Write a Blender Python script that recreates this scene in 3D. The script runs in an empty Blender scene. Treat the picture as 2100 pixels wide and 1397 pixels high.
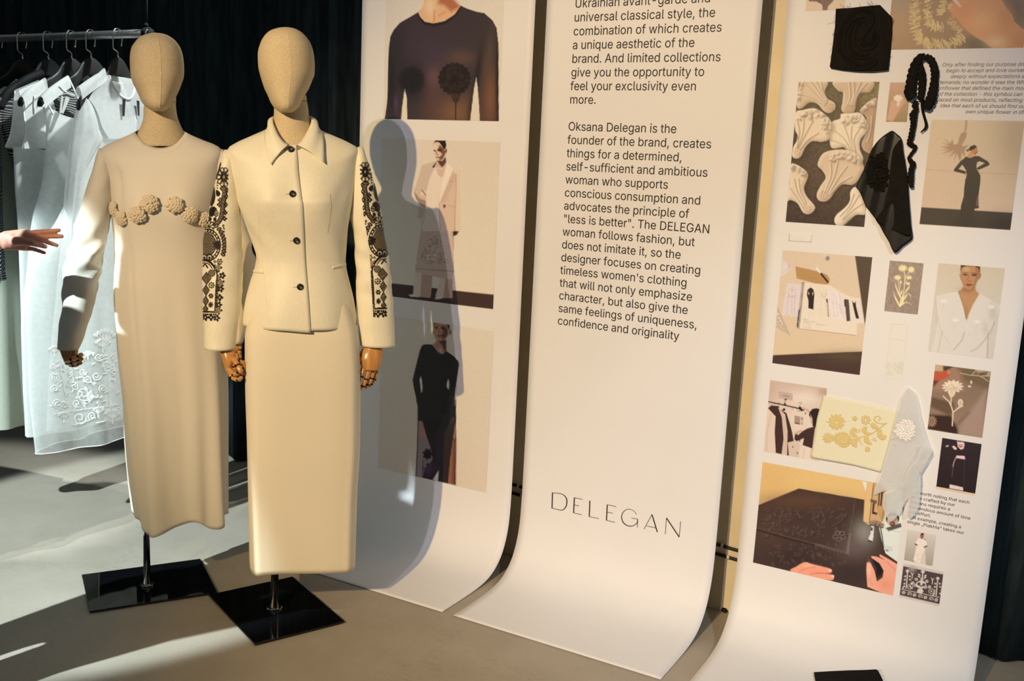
import bpy, bmesh, math, random, os
import numpy as np
from mathutils import Vector, Matrix
from mathutils.bvhtree import BVHTree

rng = np.random.default_rng(7)
random.seed(7)
PI = math.pi
scene = bpy.context.scene
COL = scene.collection

# ------------------------------------------------------------------ camera
F = 2043.0
PIT, ROL, YAW = math.radians(9.83), math.radians(2.68), math.radians(29.48)
CXP, CYP = 1050.0, 698.5
CAM = np.array([0.0, 0.0, 1.40])
FW = np.array([-math.sin(YAW) * math.cos(PIT), math.cos(YAW) * math.cos(PIT), -math.sin(PIT)])
_r0 = np.array([math.cos(YAW), math.sin(YAW), 0.0])
_u0 = np.cross(_r0, FW)
RT = math.cos(ROL) * _r0 + math.sin(ROL) * _u0
UP = -math.sin(ROL) * _r0 + math.cos(ROL) * _u0
cam_data = bpy.data.cameras.new('camera')
cam_data.sensor_width = 36.0
cam_data.lens = 36.0 * F / 2100.0
cam_data.clip_start = 0.05
cam = bpy.data.objects.new('camera', cam_data)
COL.objects.link(cam)
cam.matrix_world = Matrix(((RT[0], UP[0], -FW[0], CAM[0]), (RT[1], UP[1], -FW[1], CAM[1]),
                           (RT[2], UP[2], -FW[2], CAM[2]), (0, 0, 0, 1)))
scene.camera = cam

# ------------------------------------------------------------------ light and exposure
scene.view_settings.view_transform = 'Standard'
scene.view_settings.look = 'None'
scene.view_settings.gamma = 1.0
scene.view_settings.use_curve_mapping = False
scene.view_settings.exposure = 0.0
scene.cycles.transparent_max_bounces = 24
scene.cycles.max_bounces = 8
scene.cycles.diffuse_bounces = 4

world = bpy.data.worlds.new('hall_ambient')
scene.world = world
world.use_nodes = True
bgn = world.node_tree.nodes['Background']
bgn.inputs[0].default_value = (0.76, 0.93, 1.0, 1)
bgn.inputs[1].default_value = 0.135


def spot(name, loc, target, power, color, angle, blend=0.25, radius=0.04):
    d = bpy.data.lights.new(name, 'SPOT')
    d.energy = power
    d.color = color
    d.spot_size = math.radians(angle)
    d.spot_blend = blend
    d.shadow_soft_size = radius
    o = bpy.data.objects.new(name, d)
    COL.objects.link(o)
    o.location = loc
    o.rotation_euler = (Vector(target) - Vector(loc)).to_track_quat('-Z', 'Y').to_euler()
    return o


spot('warm_spot_lamp', (-0.95, -3.3, 3.45), (-1.40, 2.6, 0.98), 1200, (1.0, 0.70, 0.30), 30.0, 0.7, 0.035)
spot('pink_spot_lamp', (-0.62, -3.35, 3.5), (-1.35, 2.9, 1.2), 290, (1.0, 0.86, 1.0), 30, 0.5, 0.035)
spot('cool_spot_lamp', (-2.95, -1.2, 3.2), (-2.87, 2.36, -0.05), 1600, (0.82, 0.98, 1.0), 23.7, 0.22, 0.025)
spot('rail_fill_light', (-1.55, 2.75, 3.65), (-3.10, 2.36, 1.10), 560, (0.92, 1.0, 0.98), 22.5, 0.45, 0.05)  # added fill to brighten the hung garments, not a known fixture
spot('white_spot_lamp', (2.2, -0.6, 2.7), (-0.42, 2.9, 0.34), 265, (0.86, 0.95, 1.0), 29, 0.8, 0.12)

# ------------------------------------------------------------------ helpers


def ray(x, y):
    return FW + RT * ((x - CXP) / F) - UP * ((y - CYP) / F)


def on_floor(x, y, z=0.0):
    d = ray(x, y)
    return CAM + d * ((z - CAM[2]) / d[2])


def on_y(x, y, Y):
    d = ray(x, y)
    return CAM + d * (Y / d[1])


def at_depth(x, y, dep):
    return CAM + ray(x, y) * dep


def project(P):
    v = np.asarray(P, float) - CAM
    w = v @ FW
    return CXP + F * (v @ RT) / w, CYP - F * (v @ UP) / w


def lin(c):
    c = np.asarray(c, float) / 255.0
    return np.where(c <= 0.04045, c / 12.92, ((c + 0.055) / 1.055) ** 2.4)


def new_mesh(name, verts, faces, mat=None, parent=None, smooth=True, link=True):
    me = bpy.data.meshes.new(name)
    verts = np.asarray(verts, np.float32).reshape(-1, 3)
    if isinstance(faces, np.ndarray) and faces.ndim == 2:
        nf, k = faces.shape
        me.vertices.add(len(verts))
        me.vertices.foreach_set('co', verts.ravel())
        me.loops.add(nf * k)
        me.loops.foreach_set('vertex_index', faces.astype(np.int32).ravel())
        me.polygons.add(nf)
        me.polygons.foreach_set('loop_start', np.arange(0, nf * k, k, dtype=np.int32))
        me.polygons.foreach_set('loop_total', np.full(nf, k, np.int32))
        me.update(calc_edges=True)
    else:
        me.from_pydata([tuple(map(float, v)) for v in verts], [], [tuple(int(i) for i in f) for f in faces])
        me.update()
    me.validate()
    if smooth:
        me.polygons.foreach_set('use_smooth', np.ones(len(me.polygons), bool))
    if mat:
        me.materials.append(mat)
    o = bpy.data.objects.new(name, me)
    if link:
        COL.objects.link(o)
    if parent is not None:
        o.parent = parent
        o.matrix_parent_inverse = Matrix.Identity(4)
        pm = world_mat(parent)
        o.matrix_basis = pm.inverted()
    return o


def world_mat(o):
    m = o.matrix_basis.copy()
    p = o.parent
    while p is not None:
        m = p.matrix_basis @ m
        p = p.parent
    return m


def tag(o, label=None, cat=None, group=None, kind=None):
    if label:
        o['label'] = label
    if cat:
        o['category'] = cat
    if group:
        o['group'] = group
    if kind:
        o['kind'] = kind
    return o


def empty(name, loc, label, cat, group=None, rz=0.0):
    o = bpy.data.objects.new(name, None)
    COL.objects.link(o)
    o.location = tuple(map(float, loc))
    o.rotation_euler = (0, 0, rz)
    o.empty_display_size = 0.1
    return tag(o, label, cat, group)


def grid_faces(nr, nc, wrap=False, off=0):
    r = np.arange(nr - 1)[:, None]
    c = np.arange(nc if wrap else nc - 1)[None, :]
    c2 = (c + 1) % nc
    f = np.stack([r * nc + c, r * nc + c2, (r + 1) * nc + c2, (r + 1) * nc + c], -1).reshape(-1, 4)
    return f + off


class Acc:
    """collects pieces and links them as one mesh"""

    def __init__(self):
        self.v, self.f, self.n = [], [], 0

    def add(self, v, f):
        v = np.asarray(v, float).reshape(-1, 3)
        self.v.append(v)
        for q in f:
            self.f.append(tuple(int(i) + self.n for i in q))
        self.n += len(v)

    def grid(self, P, wrap=False, cap0=False, cap1=False):
        P = np.asarray(P, float)
        nr, nc = P.shape[:2]
        f = [tuple(q) for q in grid_faces(nr, nc, wrap)]
        if cap0:
            f.append(tuple(range(nc))[::-1])
        if cap1:
            f.append(tuple(range((nr - 1) * nc, nr * nc)))
        self.add(P.reshape(-1, 3), f)

    def box(self, c, s, R=None):
        c = np.asarray(c, float)
        s = np.asarray(s, float) / 2
        v = np.array([[i, j, k] for i in (-1, 1) for j in (-1, 1) for k in (-1, 1)], float) * s
        if R is not None:
            v = v @ np.asarray(R).T
        self.add(v + c, [(0, 1, 3, 2), (4, 6, 7, 5), (0, 4, 5, 1), (2, 3, 7, 6), (0, 2, 6, 4), (1, 5, 7, 3)])

    def tube(self, pts, rad, n=10, cap=True, squash=None):
        self.grid(tube_grid(pts, rad, n, squash), True, cap, cap)

    def capsule(self, a, b, ra, rb, n=14, flat=1.0, side=None):
        """tapered rounded segment"""
        a, b = np.asarray(a, float), np.asarray(b, float)
        d = b - a
        L = np.linalg.norm(d)
        d = d / max(L, 1e-9)
        ts, rs = [], []
        for t in (0.0, .25, .5, .75, 1.0):
            ang = t * PI / 2
            ts.append(-ra * math.cos(ang) * .72)
            rs.append(ra * math.sin(ang))
        for t in (0.33, 0.66):
            ts.append(L * t)
            rs.append(ra + (rb - ra) * t)
        for t in (0.0, .25, .5, .75, 1.0):
            ang = t * PI / 2
            ts.append(L + rb * math.sin(ang) * .72)
            rs.append(rb * math.cos(ang))
        rs = np.maximum(rs, 1e-4)
        up = np.asarray(side, float) if side is not None else (np.array([0, 0, 1.0]) if abs(d[2]) < .9 else np.array([1.0, 0, 0]))
        s1 = np.cross(d, up)
        s1 /= np.linalg.norm(s1)
        s2 = np.cross(s1, d)
        th = np.linspace(0, 2 * PI, n, endpoint=False)
        P = np.array([a + d * t + r * (np.outer(np.cos(th), s1) + flat * np.outer(np.sin(th), s2)) for t, r in zip(ts, rs)])
        self.grid(P, True, True, True)

    def build(self, name, mat, parent=None, smooth=True):
        V = np.concatenate(self.v) if self.v else np.zeros((0, 3))
        return new_mesh(name, V, self.f, mat, parent, smooth)


def tube_grid(pts, rad, n=10, squash=None):
    pts = np.asarray(pts, float)
    m = len(pts)
    rad = np.broadcast_to(np.asarray(rad, float), (m,))
    T = np.gradient(pts, axis=0)
    T /= np.linalg.norm(T, axis=1)[:, None] + 1e-12
    up = np.array([0, 0, 1.0]) if abs(T[0, 2]) < .9 else np.array([1.0, 0, 0])
    s = np.cross(T[0], up)
    s /= np.linalg.norm(s)
    th = np.linspace(0, 2 * PI, n, endpoint=False)
    out = []
    for i in range(m):
        s = s - T[i] * (s @ T[i])
        s /= np.linalg.norm(s) + 1e-12
        b = np.cross(T[i], s)
        q = 1.0 if squash is None else squash
        out.append(pts[i] + rad[i] * (np.outer(np.cos(th), s) + q * np.outer(np.sin(th), b)))
    return np.array(out)


def herm(ts, vals, t):
    """smooth, overshoot-free interpolation of rows of values"""
    ts = np.asarray(ts, float)
    v = np.asarray(vals, float)
    if v.ndim == 1:
        v = v[:, None]
    t = np.asarray(t, float)
    h = np.diff(ts)
    d = np.diff(v, axis=0) / h[:, None]
    m = np.zeros_like(v)
    m[0], m[-1] = d[0], d[-1]
    for i in range(1, len(ts) - 1):
        a, b = d[i - 1], d[i]
        w1, w2 = 2 * h[i] + h[i - 1], h[i] + 2 * h[i - 1]
        with np.errstate(divide='ignore', invalid='ignore'):
            hm = (w1 + w2) / (w1 / a + w2 / b)
        m[i] = np.where(a * b > 0, hm, 0)
    i = np.clip(np.searchsorted(ts, t) - 1, 0, len(ts) - 2)
    s = ((t - ts[i]) / h[i])[:, None]
    hh = h[i][:, None]
    r = (2 * s**3 - 3 * s**2 + 1) * v[i] + (s**3 - 2 * s**2 + s) * hh * m[i] + (-2 * s**3 + 3 * s**2) * v[i + 1] + (s**3 - s**2) * hh * m[i + 1]
    return r


def crom(pts, n, closed=False):
    """Catmull-Rom through points"""
    p = np.asarray(pts, float)
    if closed:
        p = np.concatenate([p[-1:], p, p[:2]])
    else:
        p = np.concatenate([2 * p[:1] - p[1:2], p, 2 * p[-1:] - p[-2:-1]])
    out = []
    for i in range(1, len(p) - 2):
        t = np.linspace(0, 1, n, endpoint=False)[:, None]
        a, b, c, d = p[i - 1], p[i], p[i + 1], p[i + 2]
        out.append(0.5 * (2 * b + (c - a) * t + (2 * a - 5 * b + 4 * c - d) * t**2 + (3 * b - a - 3 * c + d) * t**3))
    if not closed:
        out.append(p[-2][None])
    return np.concatenate(out)


# ------------------------------------------------------------------ materials


def mat(name, col, rough=0.6, spec=0.3, metal=0.0, noise=0.06, scale=30.0, bump=0.0, bscale=200.0,
        sheen=0.0, weave=0.0, sss=0.0, coat=0.0, aniso=None):
    m = bpy.data.materials.new(name)
    m.use_nodes = True
    nt = m.node_tree
    b = nt.nodes['Principled BSDF']
    L = nt.links
    tc = nt.nodes.new('ShaderNodeTexCoord')
    nz = nt.nodes.new('ShaderNodeTexNoise')
    nz.inputs['Scale'].default_value = scale
    nz.inputs['Detail'].default_value = 5
    if aniso:
        mp = nt.nodes.new('ShaderNodeMapping')
        mp.inputs['Scale'].default_value = aniso
        L.new(tc.outputs['Object'], mp.inputs[0])
        L.new(mp.outputs[0], nz.inputs['Vector'])
    else:
        L.new(tc.outputs['Object'], nz.inputs['Vector'])
    rp = nt.nodes.new('ShaderNodeValToRGB')
    c = np.array(col)
    rp.color_ramp.elements[0].position = 0.3
    rp.color_ramp.elements[1].position = 0.7
    rp.color_ramp.elements[0].color = (*np.clip(c * (1 - noise), 0, 1), 1)
    rp.color_ramp.elements[1].color = (*np.clip(c * (1 + noise), 0, 1), 1)
    L.new(nz.outputs[0], rp.inputs[0])
    L.new(rp.outputs[0], b.inputs['Base Color'])
    b.inputs['Roughness'].default_value = rough
    b.inputs['Specular IOR Level'].default_value = spec
    b.inputs['Metallic'].default_value = metal
    if sheen:
        b.inputs['Sheen Weight'].default_value = sheen
    if coat:
        b.inputs['Coat Weight'].default_value = coat
        b.inputs['Coat Roughness'].default_value = 0.08
    if sss:
        b.inputs['Subsurface Weight'].default_value = sss
        b.inputs['Subsurface Radius'].default_value = (0.012, 0.004, 0.002)
        b.inputs['Subsurface Scale'].default_value = 1.0
    if bump or weave:
        bp = nt.nodes.new('ShaderNodeBump')
        bp.inputs['Distance'].default_value = 0.002
        if weave:
            wv = nt.nodes.new('ShaderNodeTexWave')
            wv.inputs['Scale'].default_value = weave
            wv.inputs['Distortion'].default_value = 2.0
            wv.bands_direction = 'Z'
            L.new(tc.outputs['Object'], wv.inputs[0])
            L.new(wv.outputs[1], bp.inputs['Height'])
            bp.inputs['Strength'].default_value = max(bump, .05)
        else:
            n2 = nt.nodes.new('ShaderNodeTexNoise')
            n2.inputs['Scale'].default_value = bscale
            n2.inputs['Detail'].default_value = 6
            L.new(tc.outputs['Object'], n2.inputs['Vector'])
            L.new(n2.outputs[0], bp.inputs['Height'])
            bp.inputs['Strength'].default_value = bump
        L.new(bp.outputs[0], b.inputs['Normal'])
    return m


def sheer(name, col, clear=0.4, rough=0.5, scale=60.0, trans=0.5):
    """thin translucent cloth: part clear weave, part diffuse, part translucent"""
    m = bpy.data.materials.new(name)
    m.use_nodes = True
    nt = m.node_tree
    L = nt.links
    nt.nodes.remove(nt.nodes['Principled BSDF'])
    out = nt.nodes['Material Output']
    tp = nt.nodes.new('ShaderNodeBsdfTransparent')
    df = nt.nodes.new('ShaderNodeBsdfDiffuse')
    tl = nt.nodes.new('ShaderNodeBsdfTranslucent')
    for n in (df, tl):
        n.inputs[0].default_value = (*col, 1)
    m1 = nt.nodes.new('ShaderNodeMixShader')
    m1.inputs[0].default_value = trans
    L.new(df.outputs[0], m1.inputs[1])
    L.new(tl.outputs[0], m1.inputs[2])
    m2 = nt.nodes.new('ShaderNodeMixShader')
    nz = nt.nodes.new('ShaderNodeTexNoise')
    nz.inputs['Scale'].default_value = scale
    tc = nt.nodes.new('ShaderNodeTexCoord')
    L.new(tc.outputs['Object'], nz.inputs['Vector'])
    mr = nt.nodes.new('ShaderNodeMapRange')
    mr.inputs['From Min'].default_value = 0.3
    mr.inputs['From Max'].default_value = 0.7
    mr.inputs['To Min'].default_value = max(0, 1 - clear - 0.05)
    mr.inputs['To Max'].default_value = min(1, 1 - clear + 0.05)
    L.new(nz.outputs[0], mr.inputs['Value'])
    L.new(mr.outputs[0], m2.inputs[0])
    L.new(tp.outputs[0], m2.inputs[1])
    L.new(m1.outputs[0], m2.inputs[2])
    L.new(m2.outputs[0], out.inputs['Surface'])
    return m


def print_mat(name, rough=0.42, spec=0.35):
    """ink on paper: the colours of the print sit on the mesh"""
    m = bpy.data.materials.new(name)
    m.use_nodes = True
    nt = m.node_tree
    b = nt.nodes['Principled BSDF']
    at = nt.nodes.new('ShaderNodeVertexColor')
    at.layer_name = 'ink'
    nz = nt.nodes.new('ShaderNodeTexNoise')
    nz.inputs['Scale'].default_value = 900
    tc = nt.nodes.new('ShaderNodeTexCoord')
    nt.links.new(tc.outputs['Object'], nz.inputs['Vector'])
    mr = nt.nodes.new('ShaderNodeMapRange')
    mr.inputs['To Min'].default_value = 0.96
    mr.inputs['To Max'].default_value = 1.04
    nt.links.new(nz.outputs[0], mr.inputs['Value'])
    mx = nt.nodes.new('ShaderNodeVectorMath')
    mx.operation = 'SCALE'
    nt.links.new(at.outputs[0], mx.inputs[0])
    nt.links.new(mr.outputs[0], mx.inputs['Scale'])
    nt.links.new(mx.outputs[0], b.inputs['Base Color'])
    b.inputs['Roughness'].default_value = rough
    b.inputs['Specular IOR Level'].default_value = spec
    return m


def floor_mat():
    m = bpy.data.materials.new('polished_concrete')
    m.use_nodes = True
    nt = m.node_tree
    L = nt.links
    b = nt.nodes['Principled BSDF']
    tc = nt.nodes.new('ShaderNodeTexCoord')
    n1 = nt.nodes.new('ShaderNodeTexNoise')
    n1.inputs['Scale'].default_value = 1.7
    n1.inputs['Detail'].default_value = 8
    n1.inputs['Roughness'].default_value = 0.62
    L.new(tc.outputs['Object'], n1.inputs['Vector'])
    r1 = nt.nodes.new('ShaderNodeValToRGB')
    r1.color_ramp.elements[0].position = 0.32
    r1.color_ramp.elements[0].color = (0.33, 0.29, 0.236, 1)
    r1.color_ramp.elements[1].position = 0.70
    r1.color_ramp.elements[1].color = (0.46, 0.41, 0.342, 1)
    L.new(n1.outputs[0], r1.inputs[0])
    n2 = nt.nodes.new('ShaderNodeTexNoise')
    n2.inputs['Scale'].default_value = 260
    n2.inputs['Detail'].default_value = 4
    L.new(tc.outputs['Object'], n2.inputs['Vector'])
    mp = nt.nodes.new('ShaderNodeMapping')
    mp.inputs['Rotation'].default_value = (0, 0, 0.5)
    mp.inputs['Scale'].default_value = (2.2, 9.0, 1)
    L.new(tc.outputs['Object'], mp.inputs[0])
    n3 = nt.nodes.new('ShaderNodeTexNoise')
    n3.inputs['Scale'].default_value = 3.0
    n3.inputs['Detail'].default_value = 9
    n3.inputs['Roughness'].default_value = 0.7
    L.new(mp.outputs[0], n3.inputs['Vector'])
    r3 = nt.nodes.new('ShaderNodeValToRGB')
    r3.color_ramp.elements[0].position = 0.26
    r3.color_ramp.elements[0].color = (0.62, 0.60, 0.58, 1)
    r3.color_ramp.elements[1].position = 0.38
    r3.color_ramp.elements[1].color = (1, 1, 1, 1)
    L.new(n3.outputs[0], r3.inputs[0])
    m1 = nt.nodes.new('ShaderNodeMix')
    m1.data_type = 'RGBA'
    m1.blend_type = 'MULTIPLY'
    m1.inputs[0].default_value = 0.55
    L.new(r1.outputs[0], m1.inputs[6])
    L.new(r3.outputs[0], m1.inputs[7])
    m2 = nt.nodes.new('ShaderNodeMix')
    m2.data_type = 'RGBA'
    m2.blend_type = 'OVERLAY'
    m2.inputs[0].default_value = 0.22
    L.new(m1.outputs[2], m2.inputs[6])
    L.new(n2.outputs[0], m2.inputs[7])
    vo = nt.nodes.new('ShaderNodeTexVoronoi')
    vo.feature = 'DISTANCE_TO_EDGE'
    vo.inputs['Scale'].default_value = 1.3
    nv = nt.nodes.new('ShaderNodeMixRGB')
    nv.inputs[0].default_value = 0.25
    L.new(tc.outputs['Object'], nv.inputs[1])
    L.new(n3.outputs[1], nv.inputs[2])
    L.new(nv.outputs[0], vo.inputs['Vector'])
    rv = nt.nodes.new('ShaderNodeValToRGB')
    rv.color_ramp.elements[0].position = 0.0
    rv.color_ramp.elements[0].color = (0.55, 0.53, 0.5, 1)
    rv.color_ramp.elements[1].position = 0.004
    rv.color_ramp.elements[1].color = (1, 1, 1, 1)
    L.new(vo.outputs[0], rv.inputs[0])
    m3 = nt.nodes.new('ShaderNodeMix')
    m3.data_type = 'RGBA'
    m3.blend_type = 'MULTIPLY'
    m3.inputs[0].default_value = 0.5
    L.new(m2.outputs[2], m3.inputs[6])
    L.new(rv.outputs[0], m3.inputs[7])
    L.new(m3.outputs[2], b.inputs['Base Color'])
    rr = nt.nodes.new('ShaderNodeMapRange')
    rr.inputs['To Min'].default_value = 0.42
    rr.inputs['To Max'].default_value = 0.62
    L.new(n1.outputs[0], rr.inputs['Value'])
    L.new(rr.outputs[0], b.inputs['Roughness'])
    b.inputs['Specular IOR Level'].default_value = 0.35
    bp = nt.nodes.new('ShaderNodeBump')
    bp.inputs['Strength'].default_value = 0.06
    bp.inputs['Distance'].default_value = 0.003
    L.new(n2.outputs[0], bp.inputs['Height'])
    L.new(bp.outputs[0], b.inputs['Normal'])
    return m


M = {
    'paper': mat('banner_paper', (0.80, 0.80, 0.84), 0.5, 0.28, noise=0.012, scale=6),
    'ink': print_mat('print_ink'),
    'text': mat('text_ink', (0.012, 0.011, 0.011), 0.34, 0.5, noise=0.1),
    'wall': mat('plaster_wall', (0.80, 0.70, 0.50), 0.85, 0.2, noise=0.05, scale=9, bump=0.12, bscale=60),
    'floor': floor_mat(),
    'curtain': mat('black_velvet', (0.017, 0.026, 0.030), 0.9, 0.08, noise=0.4, scale=14, sheen=0.0, aniso=(3, 3, .4)),
    'dark_wall': mat('dark_wall_paint', (0.06, 0.062, 0.065), 0.9, 0.2),
    'linen': mat('linen_cover', (0.64, 0.52, 0.33), 0.85, 0.15, noise=0.13, scale=260, bump=0.35, bscale=900),
    'seam': mat('seam_thread', (0.20, 0.14, 0.085), 0.9, 0.1),
    'chrome': mat('polished_chrome', (0.72, 0.71, 0.69), 0.09, 0.5, metal=1.0, noise=0.01),
    'black_glass': mat('black_gloss_plate', (0.004, 0.004, 0.005), 0.035, 0.6, noise=0.1),
    'plate_edge': mat('plate_edge_rubber', (0.015, 0.015, 0.016), 0.5, 0.3),
    'jacket': mat('cream_silk_wool', (0.85, 0.80, 0.63), 0.48, 0.35, noise=0.035, scale=300, bump=0.10, bscale=800, sheen=0.15, aniso=(1, 1, .12)),
    'skirt': mat('cream_crepe', (0.82, 0.745, 0.58), 0.62, 0.25, noise=0.02, scale=400, bump=0.08, bscale=1200),
    'dress': mat('ivory_crepe', (0.76, 0.71, 0.61), 0.68, 0.22, noise=0.02, scale=400, bump=0.10, bscale=1100),
    'crochet': mat('cream_crochet', (0.74, 0.64, 0.48), 0.85, 0.15, noise=0.08, scale=300, bump=0.3, bscale=900),
    'button': mat('black_button', (0.012, 0.011, 0.011), 0.3, 0.5),
    'thread': mat('tan_buttonhole', (0.55, 0.42, 0.22), 0.8, 0.2),
    'wood': mat('varnished_wood', (0.56, 0.27, 0.075), 0.28, 0.5, noise=0.22, scale=9, coat=0.35, aniso=(8, 8, 1.2)),
    'wood_dark': mat('joint_gap', (0.03, 0.015, 0.008), 0.8, 0.1),
    'emb': print_mat('black_embroidery', 0.55, 0.25),
    'bar': mat('brushed_steel_bar', (0.50, 0.50, 0.49), 0.38, 0.5, metal=1.0, noise=0.35, scale=240),
    'rope': mat('black_cord', (0.012, 0.012, 0.012), 0.8, 0.2),
    'hanger': mat('matt_black_wood', (0.022, 0.023, 0.024), 0.42, 0.4, noise=0.1),
    'white_cloth': sheer('white_cloth', (0.90, 0.92, 0.91), 0.05, trans=0.5),
    'white_sheer': sheer('white_organza', (0.92, 0.94, 0.93), 0.45, trans=0.5),
    'white_mesh': sheer('white_fine_mesh', (0.91, 0.93, 0.93), 0.28, trans=0.5),
    'white_trim': mat('white_trim', (0.86, 0.88, 0.87), 0.6, 0.3),
    'white_emb': mat('white_embroidery', (0.80, 0.81, 0.80), 0.5, 0.4),
    'green_cloth': sheer('pale_green_cloth', (0.62, 0.66, 0.56), 0.0, trans=0.3),
    'black_cloth': mat('black_sheer_cloth', (0.012, 0.013, 0.014), 0.7, 0.2),
    'black_sheer': sheer('black_organza', (0.012, 0.011, 0.009), 0.12, trans=0.2),
    'skin': mat('skin', (0.62, 0.31, 0.23), 0.5, 0.35, noise=0.06, scale=60, sss=0.35, bump=0.06, bscale=400),
    'nail': mat('finger_nail', (0.66, 0.36, 0.30), 0.3, 0.5),
    'hair': mat('dark_hair', (0.03, 0.018, 0.012), 0.45, 0.4, noise=0.3, scale=90, aniso=(6, 6, .5)),
    'black_top': mat('black_knit', (0.015, 0.016, 0.018), 0.8, 0.2, noise=0.2, scale=200, bump=0.3, bscale=500),
    'trousers': mat('dark_trousers', (0.03, 0.032, 0.04), 0.8, 0.2),
    'shoe': mat('black_leather', (0.012, 0.012, 0.012), 0.35, 0.5),
    'pipe': mat('black_pipe', (0.014, 0.013, 0.012), 0.42, 0.4),
    'clip': mat('pale_clip', (0.74, 0.70, 0.60), 0.5, 0.3),
    'tape': sheer('clear_tape', (0.8, 0.78, 0.7), 0.75, trans=0.2),
    'fabric_black': mat('black_wool_swatch', (0.010, 0.0085, 0.007), 0.85, 0.12, noise=0.2, scale=60, bump=0.25, bscale=500),
    'satin_black': mat('black_satin', (0.012, 0.011, 0.010), 0.36, 0.35, noise=0.2, scale=40),
    'fabric_cream': mat('cream_swatch', (0.80, 0.78, 0.62), 0.8, 0.2, noise=0.03, scale=200, bump=0.1, bscale=900),
    'gold_thread': mat('gold_thread', (0.72, 0.58, 0.26), 0.5, 0.4, noise=0.1, scale=500, bump=0.3, bscale=900),
    'organza_grey': sheer('pale_grey_organza', (0.80, 0.83, 0.86), 0.30, trans=0.25),
    'pearl': mat('pearly_embroidery', (0.86, 0.84, 0.85), 0.25, 0.6, noise=0.06, scale=300, bump=0.6, bscale=300),
    'lace': print_mat('mesh_pattern', 0.7, 0.2),
    'grey_tag': mat('grey_label', (0.50, 0.51, 0.47), 0.7, 0.2),
    'debris': mat('dark_debris', (0.02, 0.018, 0.016), 0.9, 0.1),
}

# ------------------------------------------------------------------ the setting
WALL_Y = 3.04
BAN_Y = 2.91


def struct(name, acc, m, smooth=False):
    o = acc.build(name, m, None, smooth)
    o['kind'] = 'structure'
    return o


a = Acc()
a.box((-1.0, 0.0, -0.05), (14, 12, 0.1))
struct('floor', a, M['floor'])
a = Acc()
a.box((-1.20, WALL_Y + 0.06, 2.0), (2.10, 0.12, 4.0))
struct('wall_back', a, M['wall'])
a = Acc()
a.box((-1.0, 3.75, 2.0), (14, 0.1, 4.0))
struct('wall_rear', a, M['dark_wall'])
a = Acc()
a.box((-7.6, 0.5, 2.0), (0.1, 6.6, 4.0))
struct('wall_left', a, M['dark_wall'])


def curtain(name, x0, x1, y, label, ztop=4.0, step=0.16, amp=0.045):
    nx = int((x1 - x0) / 0.012)
    xs = np.linspace(x0, x1, nx)
    zs = np.linspace(0.012, ztop, 14)
    P = np.zeros((len(zs), nx, 3))
    ph = xs / step * 2 * PI + 1.3 * np.sin(xs * 3.1) + 0.8 * np.sin(xs * 7.7 + 1)
    for i, z in enumerate(zs):
        k = 1.0 + 0.12 * math.sin(z * 1.3)
        P[i, :, 0] = xs + 0.012 * np.sin(ph * .5 + z)
        P[i, :, 1] = y + amp * k * (np.sin(ph + .12 * z) + .35 * np.sin(2.3 * ph + .5)) * (0.75 + .25 * np.sin(xs * 2.2))
        P[i, :, 2] = z
    o = new_mesh(name, P.reshape(-1, 3), grid_faces(len(zs), nx), M['curtain'])
    sm = o.modifiers.new('thickness', 'SOLIDIFY')
    sm.thickness = 0.004
    tag(o, label, 'curtain')
    return o


curtain('stage_curtain', -7.2, -2.22, 3.27, 'black velvet curtain hanging behind the clothes rail and the two mannequins')
curtain('stage_curtain', -0.14, 2.6, 3.20, 'black curtain to the right of the picture banner, at the right edge', step=0.22, amp=0.03)

# ------------------------------------------------------------------ banners
_prof = crom(np.array([(2.909, 2.55), (2.910, 1.5), (2.910, 0.8), (2.909, 0.45), (2.906, 0.27), (2.896, 0.165), (2.868, 0.090),
                       (2.828, 0.045), (2.775, 0.018), (2.70, 0.006), (2.60, 0.003), (2.492, 0.003)]), 6)
_seg = np.linalg.norm(np.diff(_prof, axis=0), axis=1)
_arc = np.concatenate([[0], np.cumsum(_seg)])


def ban_point(x, s, off=0.0):
    """point at arc length s down a banner, lifted by off towards the room"""
    x = np.asarray(x, float)
    s = np.clip(np.asarray(s, float), 0, _arc[-1] - 1e-6)
    y = np.interp(s, _arc, _prof[:, 0])
    z = np.interp(s, _arc, _prof[:, 1])
    e = 0.01
    ty = np.interp(np.minimum(s + e, _arc[-1]), _arc, _prof[:, 0]) - np.interp(np.maximum(s - e, 0), _arc, _prof[:, 0])
    tz = np.interp(np.minimum(s + e, _arc[-1]), _arc, _prof[:, 1]) - np.interp(np.maximum(s - e, 0), _arc, _prof[:, 1])
    L = np.sqrt(ty * ty + tz * tz)
    ny, nz = tz / L, -ty / L
    return np.stack([x + 0 * s, y + ny * off, z + nz * off], -1)


def ban_hit(px, py):
    """where the sight line of a spot in the photograph meets the banner plane or curl -> (x, s)"""
    d = ray(px, py)
    for i in range(len(_seg)):
        y0, z0 = _prof[i]
        y1, z1 = _prof[i + 1]
        # solve CAM + d t on the segment
        A = np.array([[d[1], -(y1 - y0)], [d[2], -(z1 - z0)]])
        try:
            t, u = np.linalg.solve(A, np.array([y0 - CAM[1], z0 - CAM[2]]))
        except np.linalg.LinAlgError:
            continue
        if -1e-6 <= u <= 1 + 1e-6 and t > 0:
            return d[0] * t, _arc[i] + u * _seg[i]
    t = BAN_Y / d[1]
    return d[0] * t, 2.55 - (CAM[2] + d[2] * t)


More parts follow.
